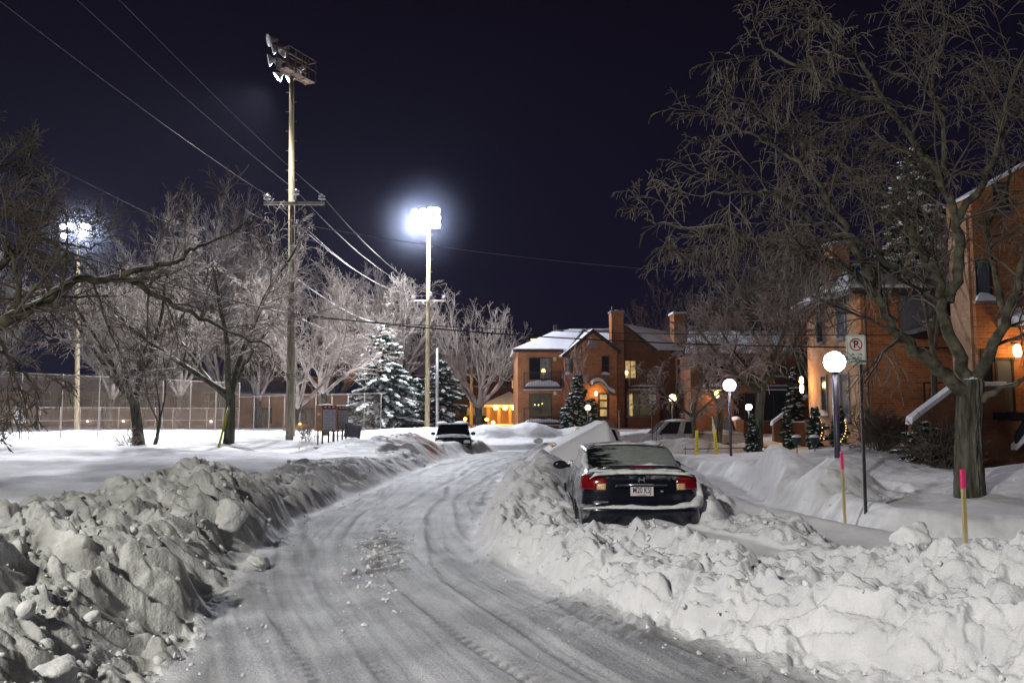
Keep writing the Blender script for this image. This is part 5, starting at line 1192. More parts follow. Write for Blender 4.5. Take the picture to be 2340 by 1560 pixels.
snow_ledge('snow_ledge', [(.79,.22,.60),(.80,.25,.72),(.79,.28,.86)], .085, .16, SED, seed=4)
snow_ledge('snow_ledge', [(-.60,.62,1.105),(-.3,.66,1.11),(.05,.66,1.12),(.2,.66,1.15),(.6,.62,1.11)], .06, .035, SED, seed=5)
snow_ledge('snow_ledge', [(-.68,.7,1.10),(-.70,1.0,1.17),(-.66,1.35,1.30)], .05, .03, SED, seed=6)
snow_ledge('snow_ledge', [(-.5,1.62,1.405),(-.15,1.58,1.425),(.25,1.60,1.425),(.5,1.62,1.40)], .09, .02, SED, seed=7)
snow_ledge('snow_ledge', [(.5,2.9,1.36),(.45,2.2,1.43),(.5,1.7,1.41)], .10, .018, SED, seed=8)
# ------------------------------------------------------------------ snow covered car ahead
def box_car(name, label, loc, rz, L, W_, profile, cabin, mat, wheels, wr=.34, cat='car', group=None, tumble=.13, wn=None, glass='glass', bev=.06):
    """profile & cabin: (y,z) outlines with y from the front; car faces -y"""
    root = thing(name, label, cat, loc, rz, group)
    MB().prism(profile, 0, -W_/2, W_/2).build('body', mat, root, bev)
    if cabin:
        lo, hi = cabin; m = MB(); n = len(lo)
        hw = W_/2-.04; v = [(-hw, y, z) for y, z in lo]+[(hw, y, z) for y, z in lo]+[(-hw+tumble, y, z) for y, z in hi]+[(hw-tumble, y, z) for y, z in hi]
        # lo: front,rear ; hi: front,rear
        m.add(v, _cab())
        m.build('cabin', mat, root, .03)
        (fy, fz), (ry, rz_) = lo; (hfy, hfz), (hry, hrz) = hi
        def quad(nm, a, b, c, d, off, mt):
            a, b, c, d = map(Vector, (a,b,c,d)); ce = (a+b+c+d)/4; nrm = (b-a).cross(c-a).normalized()*off; q = [ce+(p-ce)*.86+nrm for p in (a,b,c,d)]
            q2 = [p-nrm*.6 for p in q]; MB().add(q+q2, [(0,1,2,3),(7,6,5,4),(0,4,5,1),(1,5,6,2),(2,6,7,3),(3,7,4,0)]).build(nm, mt, root)
        G_ = M[glass]; h2 = hw-tumble
        quad('windscreen', (-hw,fy,fz), (hw,fy,fz), (h2,hfy,hfz), (-h2,hfy,hfz), .012, G_)
        quad('rear_window', (hw,ry,rz_), (-hw,ry,rz_), (-h2,hry,hrz), (h2,hry,hrz), .012, G_)
        for s in (-1,1):
            k = wn or [(0,1)]
            for t0, t1 in k:
                L0 = Vector((s*hw, fy+(ry-fy)*t0, fz+(rz_-fz)*t0)); L1 = Vector((s*hw, fy+(ry-fy)*t1, fz+(rz_-fz)*t1)); H0 = Vector((s*h2, hfy+(hry-hfy)*t0, hfz+(hrz-hfz)*t0)); H1 = Vector((s*h2, hfy+(hry-hfy)*t1, hfz+(hrz-hfz)*t1))
                if s > 0: quad('side_window', L0, L1, H1, H0, .012, G_)
                else: quad('side_window', L1, L0, H0, H1, .012, G_)
    for y in wheels:
        for s in (-1,1):
            rot = Matrix.Rotation(R(90),3,'Y'); t = MB().lathe([(wr*.66,-.1),(wr*.95,-.11),(wr,-.08),(wr,.08),(wr*.95,.11),(wr*.66,.1)], (0,0,0), 22, rot).build('wheel', M['rubber'], root); t.location = (s*(W_/2-.09), y, wr)
            MB().lathe([(wr*.64,s*.07),(wr*.6,s*.1),(.08,s*.08),(.001,s*.085)], (0,0,0), 18, rot).build('rim', M['metal'], t)
    return root
def _cab():
    # verts: 0 lf-lo,1 lr-lo,2 rf-lo,3 rr-lo,4 lf-hi,5 lr-hi,6 rf-hi,7 rr-hi
    return [(0,2,6,4),(1,5,7,3),(0,4,5,1),(2,3,7,6),(4,6,7,5),(0,1,3,2)]
M['paint_white'] = car_paint('white car paint', (.55,.55,.56), .6, 0); M['paint_silver'] = car_paint('silver car paint', (.38,.37,.39), .45, .4); M['paint_red'] = car_paint('dark red van paint', (.10,.01,.01), .4); M['paint_black'] = car_paint('black car paint', (.012,.012,.014), .45)
# profile (y,z): front at y=0
CARP = [(0,.3),(.02,.62),(.25,.78),(1.1,.95),(4.1,1.0),(4.5,.92),(4.55,.5),(4.5,.3)]
gY = gz(1.7,20)
CC = box_car('parked_car', 'car completely buried under wind shaped snow in front of the sedan', (1.72,19.0+4.5,.0), math.pi, 4.5, 1.74, [(0,.3),(.02,.6),(.3,.75),(1.0,.86),(4.3,.86),(4.45,.75),(4.5,.35)], (((1.2,.9),(3.9,.9)),((1.9,1.12),(3.6,1.12))), M['paint_white'], (.9,3.6))
# the snow load: peaked drift on the roof and rear
def drift_mesh():
    xs = np.linspace(-1.02, 1.0, 46); ys_ = np.linspace(-.35, 4.4, 60); X, Y = np.meshgrid(xs, ys_)
    # ridge: crest climbs to the right rear
    t_ = np.clip((X+1.02)/1.55, 0, 1); Z = .95+.74*t_**.9
    Z = np.where(X > .53, .5+(1.69-.5)*np.clip((1.0-X)/.47, 0, 1)**.6, Z)
    Z = Z-.85*np.clip((.35-Y)/.7, 0, 1)**1.3-.3*sstep(2.6, 4.4, Y); Z = Z+.03*(fbm(X*3, Y*2, 3)-.5)
    v = np.stack([X, Y, Z], -1).reshape(-1,3); n, m = X.shape; id_ = np.arange(n*m).reshape(n, m)
    q = np.stack([id_[:-1,:-1], id_[:-1,1:], id_[1:,1:], id_[1:,:-1]], -1).reshape(-1,4)
    # skirt
    v2 = v.copy(); v2[:,2] = .25; V = np.concatenate([v, v2]); off = n*m; ring = list(id_[0,:])+list(id_[1:,-1])+list(id_[-1,:-1][::-1])+list(id_[1:-1,0][::-1])
    sk = [(ring[k], ring[k]+off, ring[(k+1)%len(ring)]+off, ring[(k+1)%len(ring)]) for k in range(len(ring))]
    return V, np.concatenate([q, np.array(sk)])
V_, F_ = drift_mesh(); V_[:,0] *= .88
dr = mesh_obj('snow_load', V_, F_, M['snow'], None, smooth=True); dr.parent = CC; dr.matrix_local = Matrix.Rotation(math.pi,4,'Z') @ Matrix.Translation((0,-4.5,0))
mm = MB().ell((1.02,1.15,1.12), .13,.07,.085, 14).build('wing_mirror', M['white_paint'], CC); MB().ell((1.02,1.215,1.12), .10,.015,.062, 14).build('mirror_glass', M['mail_grey'], mm)
# second white car further on
p = P(1285,1000,30); W2 = box_car('parked_car', 'white car further on with its snowy bonnet showing left of the buried car', (3.0,31.5,-.1), R(178), 4.4, 1.7, CARP, (((1.15,.96),(3.6,1.0)),((1.9,1.42),(3.1,1.42))), M['paint_white'], (.85,3.5), wn=[(.05,.5),(.55,.95)])
p = P(1340,958,27); 
# dark suv facing the camera
p = P(1037,1020,42); suv = box_car('parked_car', 'dark suv facing the camera, snowed in beside the middle lamp pole', (p.x, 41.5, -.36), R(4), 4.5, 1.80,
   [(0,.32),(0,.55),(.05,.82),(.22,.98),(1.15,1.08),(4.45,1.08),(4.55,.95),(4.55,.4),(4.4,.3)], (((1.05,1.06),(4.5,1.06)),((1.75,1.62),(4.2,1.64))), M['paint_black'], (.85,3.55), .34, wn=[(.03,.36),(.4,.72),(.76,.97)])
MB().box(-.45,.45,-.03,.0,.66,.80).build('grille', M['black_plastic'], suv, .01); MB().box(-.86,.86,-.045,.0,.36,.58).build('bumper', M['car_navy_clean'], suv, .02)
for s in (-1,1):
    MB().box(min(s*.52,s*.84),max(s*.52,s*.84),-.02,.10,.70,.84).build('headlight', M['lens_off'], suv, .02)
    m_ = MB().ell((s*1.02,1.25,1.14), .13,.08,.09, 12).build('wing_mirror', M['car_navy_clean'], suv)
snow_ledge('snow_ledge', [(-.6,1.9,1.62),(-.62,3.9,1.65)], .3, .10, suv, M['roof_snow'], 11, .15); snow_ledge('snow_ledge', [(.45,1.85,1.62),(.4,3.9,1.65)], .45, .12, suv, M['roof_snow'], 12, .15)
snow_ledge('snow_ledge', [(-.8,.30,.99),(.0,.28,1.0),(.8,.30,.98)], .12, .05, suv, M['roof_snow'], 13, .1); snow_ledge('snow_ledge', [(-.7,.9,1.06),(.7,.9,1.06)], .22, .05, suv, M['roof_snow'], 14, .1); snow_ledge('snow_ledge', [(-.7,-.06,.6),(.1,-.06,.58),(.75,-.06,.6)], .07, .07, suv, M['roof_snow'], 15, .1)
# silver pickup, side on, facing left
PP = P(1418,985,36.5); tr = box_car('pickup_truck', 'silver pickup truck parked side on behind the snow heap, nose to the left', (PP.x, 37.4, -.30), R(-92+2), 5.8, 1.9,
   [(0,.45),(0,.8),(.06,1.02),(.35,1.12),(1.5,1.20),(3.35,1.22),(3.36,1.20),(5.75,1.20),(5.8,1.12),(5.8,.55),(5.6,.45)], (((1.4,1.18),(3.38,1.20)),((2.05,1.78),(3.28,1.80))), M['paint_silver'], (.95,4.65), .39, cat='truck', wn=[(.08,.56),(.66,.96)], tumble=.16)
for s in (-1,1):
    a = MB(); n = 12
    for k in range(n):
        t0, t1 = math.pi*k/n, math.pi*(k+1)/n
        for yc in (.95,4.65):
            for r0, r1, xx_ in ((.0,.43,.952),(.43,.52,.972)):
                a2 = a if r0 == 0 else None
                if a2 is not None: a2.add([(s*xx_, yc+rr*math.cos(t), .42+rr*math.sin(t)) for rr, t in ((r1,t0),(r1,t1),(.001,t1),(.001,t0))], [(0,1,2,3)])
    a.build('wheel_arch', M['black_plastic'], tr)
    fl = MB()
    for k in range(n):
        t0, t1 = math.pi*k/n, math.pi*(k+1)/n
        for yc in (.95,4.65):
            fl.add([(s*q, yc+rr*math.cos(t), .42+rr*math.sin(t)) for rr, t, q in ((.43,t0,.985),(.43,t1,.985),(.54,t1,.985),(.54,t0,.985),(.43,t0,.94),(.43,t1,.94),(.54,t1,.94),(.54,t0,.94))], [(0,1,2,3),(3,2,6,7),(0,4,5,1)])
    fl.build('wheel_flare', M['paint_silver'], tr)
    MB().box(min(s*.55,s*.93),max(s*.55,s*.93),-.02,.12,.82,1.0).build('headlight', M['lens_off'], tr, .02); MB().box(min(s*.945,s*.965),max(s*.945,s*.965),.02,.16,.84,.96).build('side_marker', M['tail_amber'], tr, .004)
    MB().ell((s*1.08,1.75,1.30), .1,.07,.12, 12).build('wing_mirror', M['black_plastic'], tr); MB().box(min(s*.94,s*.97),max(s*.94,s*.97),3.0,3.18,1.02,1.07).build('door_handle', M['black_plastic'], tr, .006)
    ds = MB(); ds.tube([(s*.957,1.75,.6),(s*.957,1.8,1.18)], .008, 5); ds.tube([(s*.957,2.78,.58),(s*.957,2.78,1.2)], .008, 5); ds.tube([(s*.957,3.34,.58),(s*.957,3.34,1.2)], .008, 5); ds.build('door_seams', M['black_plastic'], tr)
MB().box(-.86,.86,3.5,5.7,1.195,1.215).build('bed_cover', M['black_plastic'], tr); MB().box(-.93,.93,-.12,-.005,.45,.68).build('bumper', M['metal'], tr, .02)
snow_ledge('snow_ledge', [(-.4,.4,1.14),(-.4,1.5,1.2)], .45, .07, tr, M['roof_snow'], 21, .1); snow_ledge('snow_ledge', [(0,2.1,1.78),(0,3.25,1.8)], .7, .06, tr, M['roof_snow'], 22, .1); snow_ledge('snow_ledge', [(0,3.6,1.2),(0,5.6,1.2)], .8, .16, tr, M['roof_snow'], 23, .1)
# ------------------------------------------------------------------ buildings
def window(parent, c, w, h, axis='y', sgn=-1, glass='glass', frame='trim', bars=(1,1), sill=True, curtain=None, depth=.06, snow=False, name='window'):
    """c: centre on the wall face in parent's frame; axis: wall normal axis; sgn: outward side"""
    Mx = Matrix.Translation(c) @ (Matrix.Rotation(0,4,'Z') if axis == 'y' and sgn < 0 else Matrix.Rotation(math.pi,4,'Z') if axis == 'y' else Matrix.Rotation(R(-90),4,'Z') if sgn < 0 else Matrix.Rotation(R(90),4,'Z'))
    f = MB(); t = .055
    f.box(-w/2,w/2,-depth,.0,h/2-t,h/2,Mx); f.box(-w/2,w/2,-depth,.0,-h/2,-h/2+t,Mx); f.box(-w/2,-w/2+t,-depth,.0,-h/2+t,h/2-t,Mx); f.box(w/2-t,w/2,-depth,.0,-h/2+t,h/2-t,Mx)
    nx_, nz_ = bars
    for i in range(1, nx_): x = -w/2+w*i/nx_; f.box(x-.025,x+.025,-depth*.8,.0,-h/2+t,h/2-t,Mx)
    for i in range(1, nz_): z = -h/2+h*i/nz_; f.box(-w/2+t,w/2-t,-depth*.8,-.001,z-.025,z+.025,Mx)
    fo = f.build(name, M[frame], parent)
    MB().box(-w/2+t*.6,w/2-t*.6,-.024,-.008,-h/2+t*.6,h/2-t*.6,Mx).build('pane', M[glass], fo)
    if sill: MB().box(-w/2-.06,w/2+.06,-depth-.07,0,-h/2-.07,-h/2-.005,Mx).build('sill', M['trim_grey'], fo)
    if snow:
        s = MB(); s.prism([(-w/2-.04,-h/2-.005),(w/2+.04,-h/2-.005),(w/2+.02,-h/2+.1),(w*.1,-h/2+.2),(-w*.3,-h/2+.22),(-w/2,-h/2+.12)], 1, -depth-.10, -.03, Mx); s.build('sill_snow', M['roof_snow'], fo, .02)
    if curtain:
        k = MB(); a, b_ = curtain; nn = 8
        for i in range(nn):
            x0 = -w/2+w*(a+(b_-a)*i/nn); x1 = -w/2+w*(a+(b_-a)*(i+.62)/nn); k.box(x0,x1,-.034,-.026,-h/2+t,h/2-t,Mx)
        k.build('curtain', M['curtain'], fo)
    return fo
M['curtain'] = noise_mat('pale curtain', (.28,.28,.3), (.42,.42,.44), 3, .9, .1)
def balcony(parent, x0, x1, y0, z, d, rail_h=1.0, snow=.3, bars=True, mat='black_metal'):
    sl_ = MB().box(x0,x1,y0-d,y0-.002,z-.16,z).build('balcony_slab', M['trim'], parent)
    MB().box(x0-.03,x1+.03,y0-d-.03,y0-.004,z-.235,z-.19).build('lower_fascia', M['white_paint'], sl_)
    r = MB(); h = rail_h
    for zz in (h, h-.08): r.box(x0,x1,y0-d,y0-d+.03,z+zz-.02,z+zz+.01)
    for x in (x0, x1-.03): r.box(x,x+.03,y0-d+.03,y0-.01,z+h-.02,z+h+.01); r.box(x,x+.03,y0-d,y0-d+.03,z,z+h-.02)
    if bars:
        n = int((x1-x0)/.12)
        for i in range(1,n): x = x0+(x1-x0)*i/n; r.box(x-.007,x+.007,y0-d+.008,y0-d+.022,z,z+h-.1)
        m = int(d/.12)
        for i in range(1,m): y = y0-d+d*i/m; r.box(x0+.008,x0+.022,y-.007,y+.007,z,z+h-.02); r.box(x1-.022,x1-.008,y-.007,y+.007,z,z+h-.02)
    r.build('balcony_railing', M[mat], sl_)
    if snow:
        w = x1-x0; s = MB(); n = 10; prof = [(x0+.04, z)]+[(x0+.08+(w-.16)*i/n, z+snow*(min(1, i/2.0)**.6)*(min(1,(n-i)/1.5)**.6)*(1+.15*math.sin(i*2.1))) for i in range(n+1)]+[(x1-.04, z)]
        s.prism(prof, 1, y0-d+.05, y0-.05); s.build('balcony_snow', M['roof_snow'], sl_, .05)
    return sl_
def roof_poly(parent, name, faces, mat, thick=.12):
    """faces: list of 3D polygons, given thickness downwards"""
    m = MB()
    for f in faces:
        f = [Vector(p) for p in f]; n = (f[1]-f[0]).cross(f[2]-f[0]).normalized()
        if n.z < 0: n = -n
        lo = [p-n*thick for p in f]; k = len(f)
        m.add(f+lo, [tuple(range(k)), tuple(range(2*k-1,k-1,-1))]+[(i,(i+1)%k,(i+1)%k+k,i+k) for i in range(k)])
    return m.build(name, mat, parent)
# ---- main brick house, D about 62
HY = 62.0; S_ = HY/F
hb = P(1183,995,HY); hz = gz(hb.x, hb.y); HOUSE = thing('brick_house', 'two storey orange brick house with snowy roof, two balconies and a gabled bay', 'house', (hb.x, HY, 0), R(2))
def hx(px): return (px-1183)*S_
def hzz(py): return P(1183, py, HY).z
ex = hx(1294); gx0, gx1 = hx(1288), hx(1406); ze = hzz(797); zb = -1.2
MB().box(0, gx0, 0, 9, zb, ze).build('wall', M['brick'], HOUSE)
# gabled bay, standing forward
gp_ = hzz(757); gl = hzz(806); gc_ = hx(1352)
MB().prism([(gx0,zb),(gx1,zb),(gx1,hzz(797)),(gc_,gp_),(gx0,gl-.1)], 1, -1.0, 8.5).build('gabled_bay', M['brick'], HOUSE)
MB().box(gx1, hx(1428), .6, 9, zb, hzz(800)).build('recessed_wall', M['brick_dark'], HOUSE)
# roof
o_ = .35; rz_ = hzz(742); 
A0=(-o_,-o_,ze); A1=(gx0+.2,-o_,ze+.0); 
roof_poly(HOUSE, 'roof', [[A0,(gx0+.3,-o_,ze),(hx(1350),4.5,rz_+.15),(hx(1283),4.5,rz_+.05)], [A0,(hx(1283),4.5,rz_+.05),(-o_,9.4,ze)], [(hx(1283),4.5,rz_+.05),(hx(1350),4.5,rz_+.15),(hx(1420),4.5,rz_+.2),(hx(1430),9.4,ze),(-o_,9.4,ze)]], M['roof_snow'], .16)
roof_poly(HOUSE, 'gable_roof', [[(gx0-.25,-1.25,gl-.25),(gc_,-1.25,gp_+.12),(gc_,4.6,gp_+.35),(gx0-.9,4.6,gl-.15)], [(gc_,-1.25,gp_+.12),(gx1+.35,-1.25,hzz(797)-.2),(gx1+.6,5,hzz(797)),(gc_,4.6,gp_+.35)]], M['roof_snow'], .14)
roof_poly(HOUSE, 'main_roof_slope', [[(hx(1330),.6,hzz(790)),(hx(1430),.6,hzz(790)),(hx(1425),5.5,hzz(733)),(hx(1318),5.5,hzz(734))]], M['roof_snow'], .14)
ev = MB(); ev.box(-o_,gx0-.05,-o_-.03,-o_+.0,ze-.26,ze-.06); 
def slab_line(mb, a, b_, y0, y1, t):
    a = Vector((a[0],0,a[1])); b2 = Vector((b_[0],0,b_[1])); d = (b2-a).normalized(); n = Vector((-d.z,0,d.x))*t
    if n.z > 0: n = -n
    q = [a, b2, b2+n, a+n]; mb.prism([(p.x,p.z) for p in q], 1, y0, y1)
slab_line(ev, (gx0-.25,gl-.27), (gc_,gp_+.10), -1.29, -1.0, .24); slab_line(ev, (gc_,gp_+.10), (gx1+.35,hzz(797)-.22), -1.29, -1.0, .24); ev.build('eaves_board', M['trim'], HOUSE)
MB().box(hx(1277),hx(1286),4.1,4.9,rz_+.1,rz_+.45).build('roof_vent', M['trim'], HOUSE)
ch = MB().box(hx(1399),hx(1427),-.2,1.1,zb,hzz(713)).build('chimney', M['brick'], HOUSE)
MB().box(hx(1397),hx(1429),-.3,1.2,hzz(713),hzz(709)).build('chimney_cap', M['trim_grey'], ch); MB().ell(((hx(1399)+hx(1427))/2,.45,hzz(709)), .4,.5,.1, 10).build('cap_snow', M['roof_snow'], ch); MB().tube([(hx(1404),.4,hzz(710)),(hx(1404),.4,hzz(697))], .09, 8).build('flue', M['black_metal'], ch)
# half round vent
mb = MB(); n = 12; cvx, cvz = hx(1350.5), hzz(795); rr = .36
for k in range(n):
    t0, t1 = math.pi*k/n, math.pi*(k+1)/n
    mb.prism([(cvx+rr*1.15*math.cos(t0),cvz+rr*math.sin(t0)),(cvx+rr*1.15*math.cos(t1),cvz+rr*math.sin(t1)),(cvx,cvz)], 1, -1.05, -1.003)
mb.build('arched_vent', M['trim_grey'], HOUSE)
# windows
w1 = window(HOUSE, Vector((hx(1234.5),0,(hzz(817)+hzz(867))/2)), hx(1260)-hx(1209), hzz(817)-hzz(867), glass='glass', bars=(2,1), curtain=(.5,1.0), sill=False)
MB().lathe([(.10,0),(.15,.0),(.10,.22),(.02,.23)], (hx(1242),-.06,hzz(850)), 10).build('table_lamp', M['glow_small'], w1)
w2 = window(HOUSE, Vector((hx(1234.5),0,(hzz(898)+hzz(953))/2)), hx(1260)-hx(1209), hzz(898)-hzz(953), glass='glass_dim', bars=(2,1), sill=False)
for px, py in ((1222,924.5),(1230.5,925),(1239,922)): MB().ell((hx(px),-.05,hzz(py)), .05,.03,.05, 8).build('candle_light', M['glow_small'], w2)
window(HOUSE, Vector((hx(1297),-1.0,(hzz(816)+hzz(857))/2)), .52, hzz(816)-hzz(857), glass='glass_blue', bars=(1,2), snow=True)
window(HOUSE, Vector((hx(1380),-1.0,(hzz(815)+hzz(857))/2)), .54, hzz(815)-hzz(857), glass='glass', bars=(1,2), snow=True)
balcony(HOUSE, hx(1196), hx(1280), 0, hzz(884), 1.3, 1.05, .42); balcony(HOUSE, hx(1196), hx(1280), 0, hzz(964), 1.3, 1.05, .22)
for py in (819,897): MB().box(hx(1265),hx(1271),-.1,-.002,hzz(py+5),hzz(py-3)).build('wall_lamp', M['white_paint'], HOUSE)
# entrance door with lit panes and arched snowy hood
dx0, dx1 = hx(1362), hx(1387)
dr_ = MB().box(dx0,dx1,-1.06,-1.004,hzz(958),hzz(898)).build('door', M['trim'], HOUSE)
for za, zb2 in ((902,913),(917,930),(935,950)): MB().box(dx0+.16,dx1-.16,-1.085,-1.062,hzz(zb2),hzz(za)).build('pane', M['glass_warm'], dr_)
dlx, dlz = hx(1357), hzz(900); dl = MB().lathe([(.07,-.15),(.11,-.02),(.11,.1),(.03,.17)], (dlx,-1.25,dlz), 10).build('door_lantern', M['lamp_warm'], HOUSE)
hd_ = MB(); n = 10; pts_t = []
for i in range(n+1):
    t = i/n; x = hx(1345)+(hx(1395)-hx(1345))*t; z = hzz(890)+(hzz(869)-hzz(890))*0+math.sin(math.pi*min(1,t*1.25+.18))**.8*.55-(.35*max(0,t-.6)/.4); pts_t.append((x,z))
for i in range(n):
    (xa,za),(xb,zb_) = pts_t[i], pts_t[i+1]; hd_.prism([(xa,za),(xb,zb_),(xb,zb_+.26),(xa,za+.26)], 1, -2.4, -1.0)
hd_.build('porch_hood_snow', M['roof_snow'], HOUSE, .02)
ho = MB()
for i in range(n):
    (xa,za),(xb,zb_) = pts_t[i], pts_t[i+1]; ho.prism([(xa,za-.1),(xb,zb_-.1),(xb,zb_-.005),(xa,za-.005)], 1, -2.42, -1.0)
ho.build('porch_hood', M['trim'], HOUSE)
st = MB()
for i in range(6): st.box(hx(1385),hx(1400),-1.0-.28*(6-i),-1.0-.28*(5-i),-.6,hzz(963)-.18*(5-i))
st.build('steps', M['pole_wood'], HOUSE); MB().box(hx(1400),hx(1402),-2.8,-2.7,-.5,hzz(936)).build('rail_post', M['wood_rail'], HOUSE)
# ---- attached unit to the right
HB = thing('brick_house', 'dark brick row house with a timber rail balcony between the chimney house and the trees', 'house', (hb.x+hx(1428)+.03, HY+.6, 0), R(2)); 
def kx(px): return (px-1428)*S_
MB().prism([(0,zb),(kx(1575),zb),(kx(1575),hzz(800)),(kx(1505),hzz(800)),(kx(1425)+.6,hzz(740)),(0,hzz(737))], 1, 1.2, 9).build('wall', M['brick_mid'] if 'brick_mid' in M else M['brick'], HB)
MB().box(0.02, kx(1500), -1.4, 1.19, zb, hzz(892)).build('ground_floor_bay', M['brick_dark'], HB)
roof_poly(HB, 'roof', [[(-.2,1.0,hzz(737)),(kx(1436),1.0,hzz(735)),(kx(1515),1.0,hzz(796)),(kx(1580),1.0,hzz(797)),(kx(1580),5.5,hzz(742)),(-.2,5.5,hzz(740))]], M['roof_snow'], .15)
c2 = MB().box(kx(1557),kx(1584),1.5,3,hzz(800),hzz(709)).build('chimney', M['brick'], HB); MB().box(kx(1554),kx(1587),1.4,3.1,hzz(709),hzz(704)).build('chimney_cap', M['roof_snow'], c2)
balcony(HB, .05, kx(1500), -1.4, hzz(884), .5, 1.25, .12, mat='wood_rail')
window(HB, Vector((kx(1454),-1.4,(hzz(900)+hzz(950))/2)), kx(1478)-kx(1420), hzz(900)-hzz(950), glass='glass_dim', bars=(2,1), curtain=(.0,.12)); 
MB().box(.12,.34,-1.46,-1.41,hzz(950),hzz(900)).build('lit_door_edge', M['glass_warm'], HB)
window(HB, Vector((kx(1449),1.2,(hzz(822)+hzz(860))/2)), .9, 1.4, glass='glass_warm', bars=(2,1)); 
MB().lathe([(.06,-.14),(.1,0),(.1,.1),(.03,.15)], (kx(1439),-1.0+2.0,hzz(849)), 10).build('wall_lantern', M['lamp_warm'], HB)
HC = thing('brick_house', 'dark brick row house with long snowy roof and stairs behind the forked tree', 'house', (P(1580,985,56).x, 56, 0), R(-4))
S3 = 56/F
def cx_(px): return (px-1580)*S3
def cz(py): return P(1580, py, 56).z
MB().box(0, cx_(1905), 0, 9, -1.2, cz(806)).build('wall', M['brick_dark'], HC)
roof_poly(HC, 'roof', [[(-.4,-.4,cz(806)),(cx_(1910),-.4,cz(806)),(cx_(1880),4.5,cz(742)),(.6,4.5,cz(742))]], M['roof_snow'], .16)
MB().box(-.4,cx_(1910),-.45,-.41,cz(814),cz(808)).build('eaves_board', M['trim'], HC)
for px, py, w, h, g_ in ((1772,836,.85,1.5,'glass_blue'),(1700,845,1.4,1.6,'glass'),(1634,845,1.4,1.6,'glass'),(1765,925,1.8,2.1,'glass'),(1700,930,1.5,1.9,'glass'),(1840,840,1.2,1.6,'glass')):
    window(HC, Vector((cx_(px),0,cz(py))), w, h, glass=g_, bars=(2,1))
balcony(HC, cx_(1735), cx_(1815), 0, cz(884), 1.2, 1.0, .1); balcony(HC, cx_(1600), cx_(1680), 0, cz(884), 1.2, 1.0, .2)
MB().lathe([(.10,-.25),(.16,-.05),(.16,.15),(.05,.27)], (cx_(1636),-.35,cz(903)), 10).build('wall_lantern', M['lamp_warm'], HC)
MB().box(cx_(1665),cx_(1682),-2.2,-.02,-1,cz(958)).build('porch_wall', M['brick'], HC); MB().ell((cx_(1673),-1.1,cz(958)), .32,1.1,.22, 12).build('porch_snow', M['roof_snow'], HC)
for i in range(5): pass
sp2 = MB()
for i in range(6): sp2.box(cx_(1622),cx_(1660),-2.6+.3*i,-2.3+.3*i,-1,cz(985)+.2*i)
sp2.build('steps', M['pole_wood'], HC)
# diagonal stair wall with snow cap (D 40)
def stair_wall(label, p0, p1, Y, thick, mat, depth_pts=None, cap=.13, back=None):
    a = P(*p0, Y); b2 = P(*p1, Y); root = thing('stair_wall', label, 'stair wall', (a.x, Y, 0)); L = b2.x-a.x
    bx = back if back is not None else .5
    MB().prism([(0,-.8),(L+bx,-.8),(L+bx,b2.z),(L,b2.z),(0,a.z)], 1, 0, thick).build('wall', mat, root)
    m = MB(); m.prism([(-.08,a.z-.10),(0,a.z-.0),(L,b2.z+.0),(L+bx+.04,b2.z+.0),(L+bx+.04,b2.z+cap),(L-.02,b2.z+cap),(-.04,a.z+cap)], 1, -.05, thick+.05); m.build('snow_cap', M['roof_snow'], root, .03)
    return root
stair_wall('brick stair wall with a straight diagonal snow cap beside the tall evergreen', (1768,968), (1845,908), 40, .3, M['brick_dark'], back=.25)
LW = thing('garden_wall', 'low dark brick garden wall with snow along its top left of the orange wall', 'wall', (P(1795,985,38).x, 38, 0)); Lw = P(1975,985,38).x-P(1795,985,38).x
MB().box(0,Lw,0,.25,-.8,P(1800,965,38).z).build('wall', M['brick_dark'], LW); MB().box(0,Lw,-.03,.28,P(1800,965,38).z+.001,P(1800,965,38).z+.06).build('snow_cap', M['roof_snow'], LW, .02)
for px in (1800,1845,1895): x = P(px,985,38).x-P(1795,985,38).x; MB().box(x-.12,x+.12,-.06,-.031,-.8,P(1800,958,38).z).build('pillar', M['pole_wood'], LW)
# ---- right brick building
AX = P(1980,985,27.5).x; AY = 27.5; S4 = AY/F
RB = thing('brick_house', 'orange brick house at the right edge of the street behind the big tree', 'house', (AX, AY, 0), 0)
def rx_(px): return (px-1980)*S4
def rz4(py): return P(1980, py, AY).z
za = rz4(655)
MB().box(0, 7.5, 0, 5.2, -.5, za).build('wall', M['brick'], RB)
# paler facing: lamp light on the street side is put into its brick colour
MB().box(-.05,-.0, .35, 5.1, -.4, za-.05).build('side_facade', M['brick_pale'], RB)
MB().box(-.09,.22,-.06,.33,-.5,za-.02).build('corner_pilaster', M['brick'], RB); MB().tube([(.02,-.12,-.4),(.02,-.12,za)], .045, 8).build('downpipe', M['rust_metal'], RB)
roof_poly(RB, 'roof', [[(-.5,-.4,za),(8,-.4,za),(8,2.7,za+1.0),(.6,2.7,za+1.0)], [(-.5,-.4,za),(.6,2.7,za+1.0),(-.5,5.6,za)], [(-.5,5.6,za),(.6,2.7,za+1.0),(8,2.7,za+1.0),(8,5.6,za)]], M['roof_snow'], .16)
MB().box(-.5,8,-.46,-.41,za-.30,za-.1).build('eaves_board', M['trim'], RB); MB().box(-.56,-.51,-.4,5.6,za-.30,za-.1).build('eaves_board', M['trim'], RB)
for y, z, w, h, g_ in ((1.6,5.2,.8,1.5,'glass_blue'),(3.6,5.2,.7,1.5,'glass'),(1.5,2.4,.8,1.7,'glass_blue'),(3.4,2.5,.6,1.5,'glass')):
    window(RB, Vector((-.05,y,z)), w, h, 'x', -1, g_, 'trim_grey', (1,1), snow=z < 3)
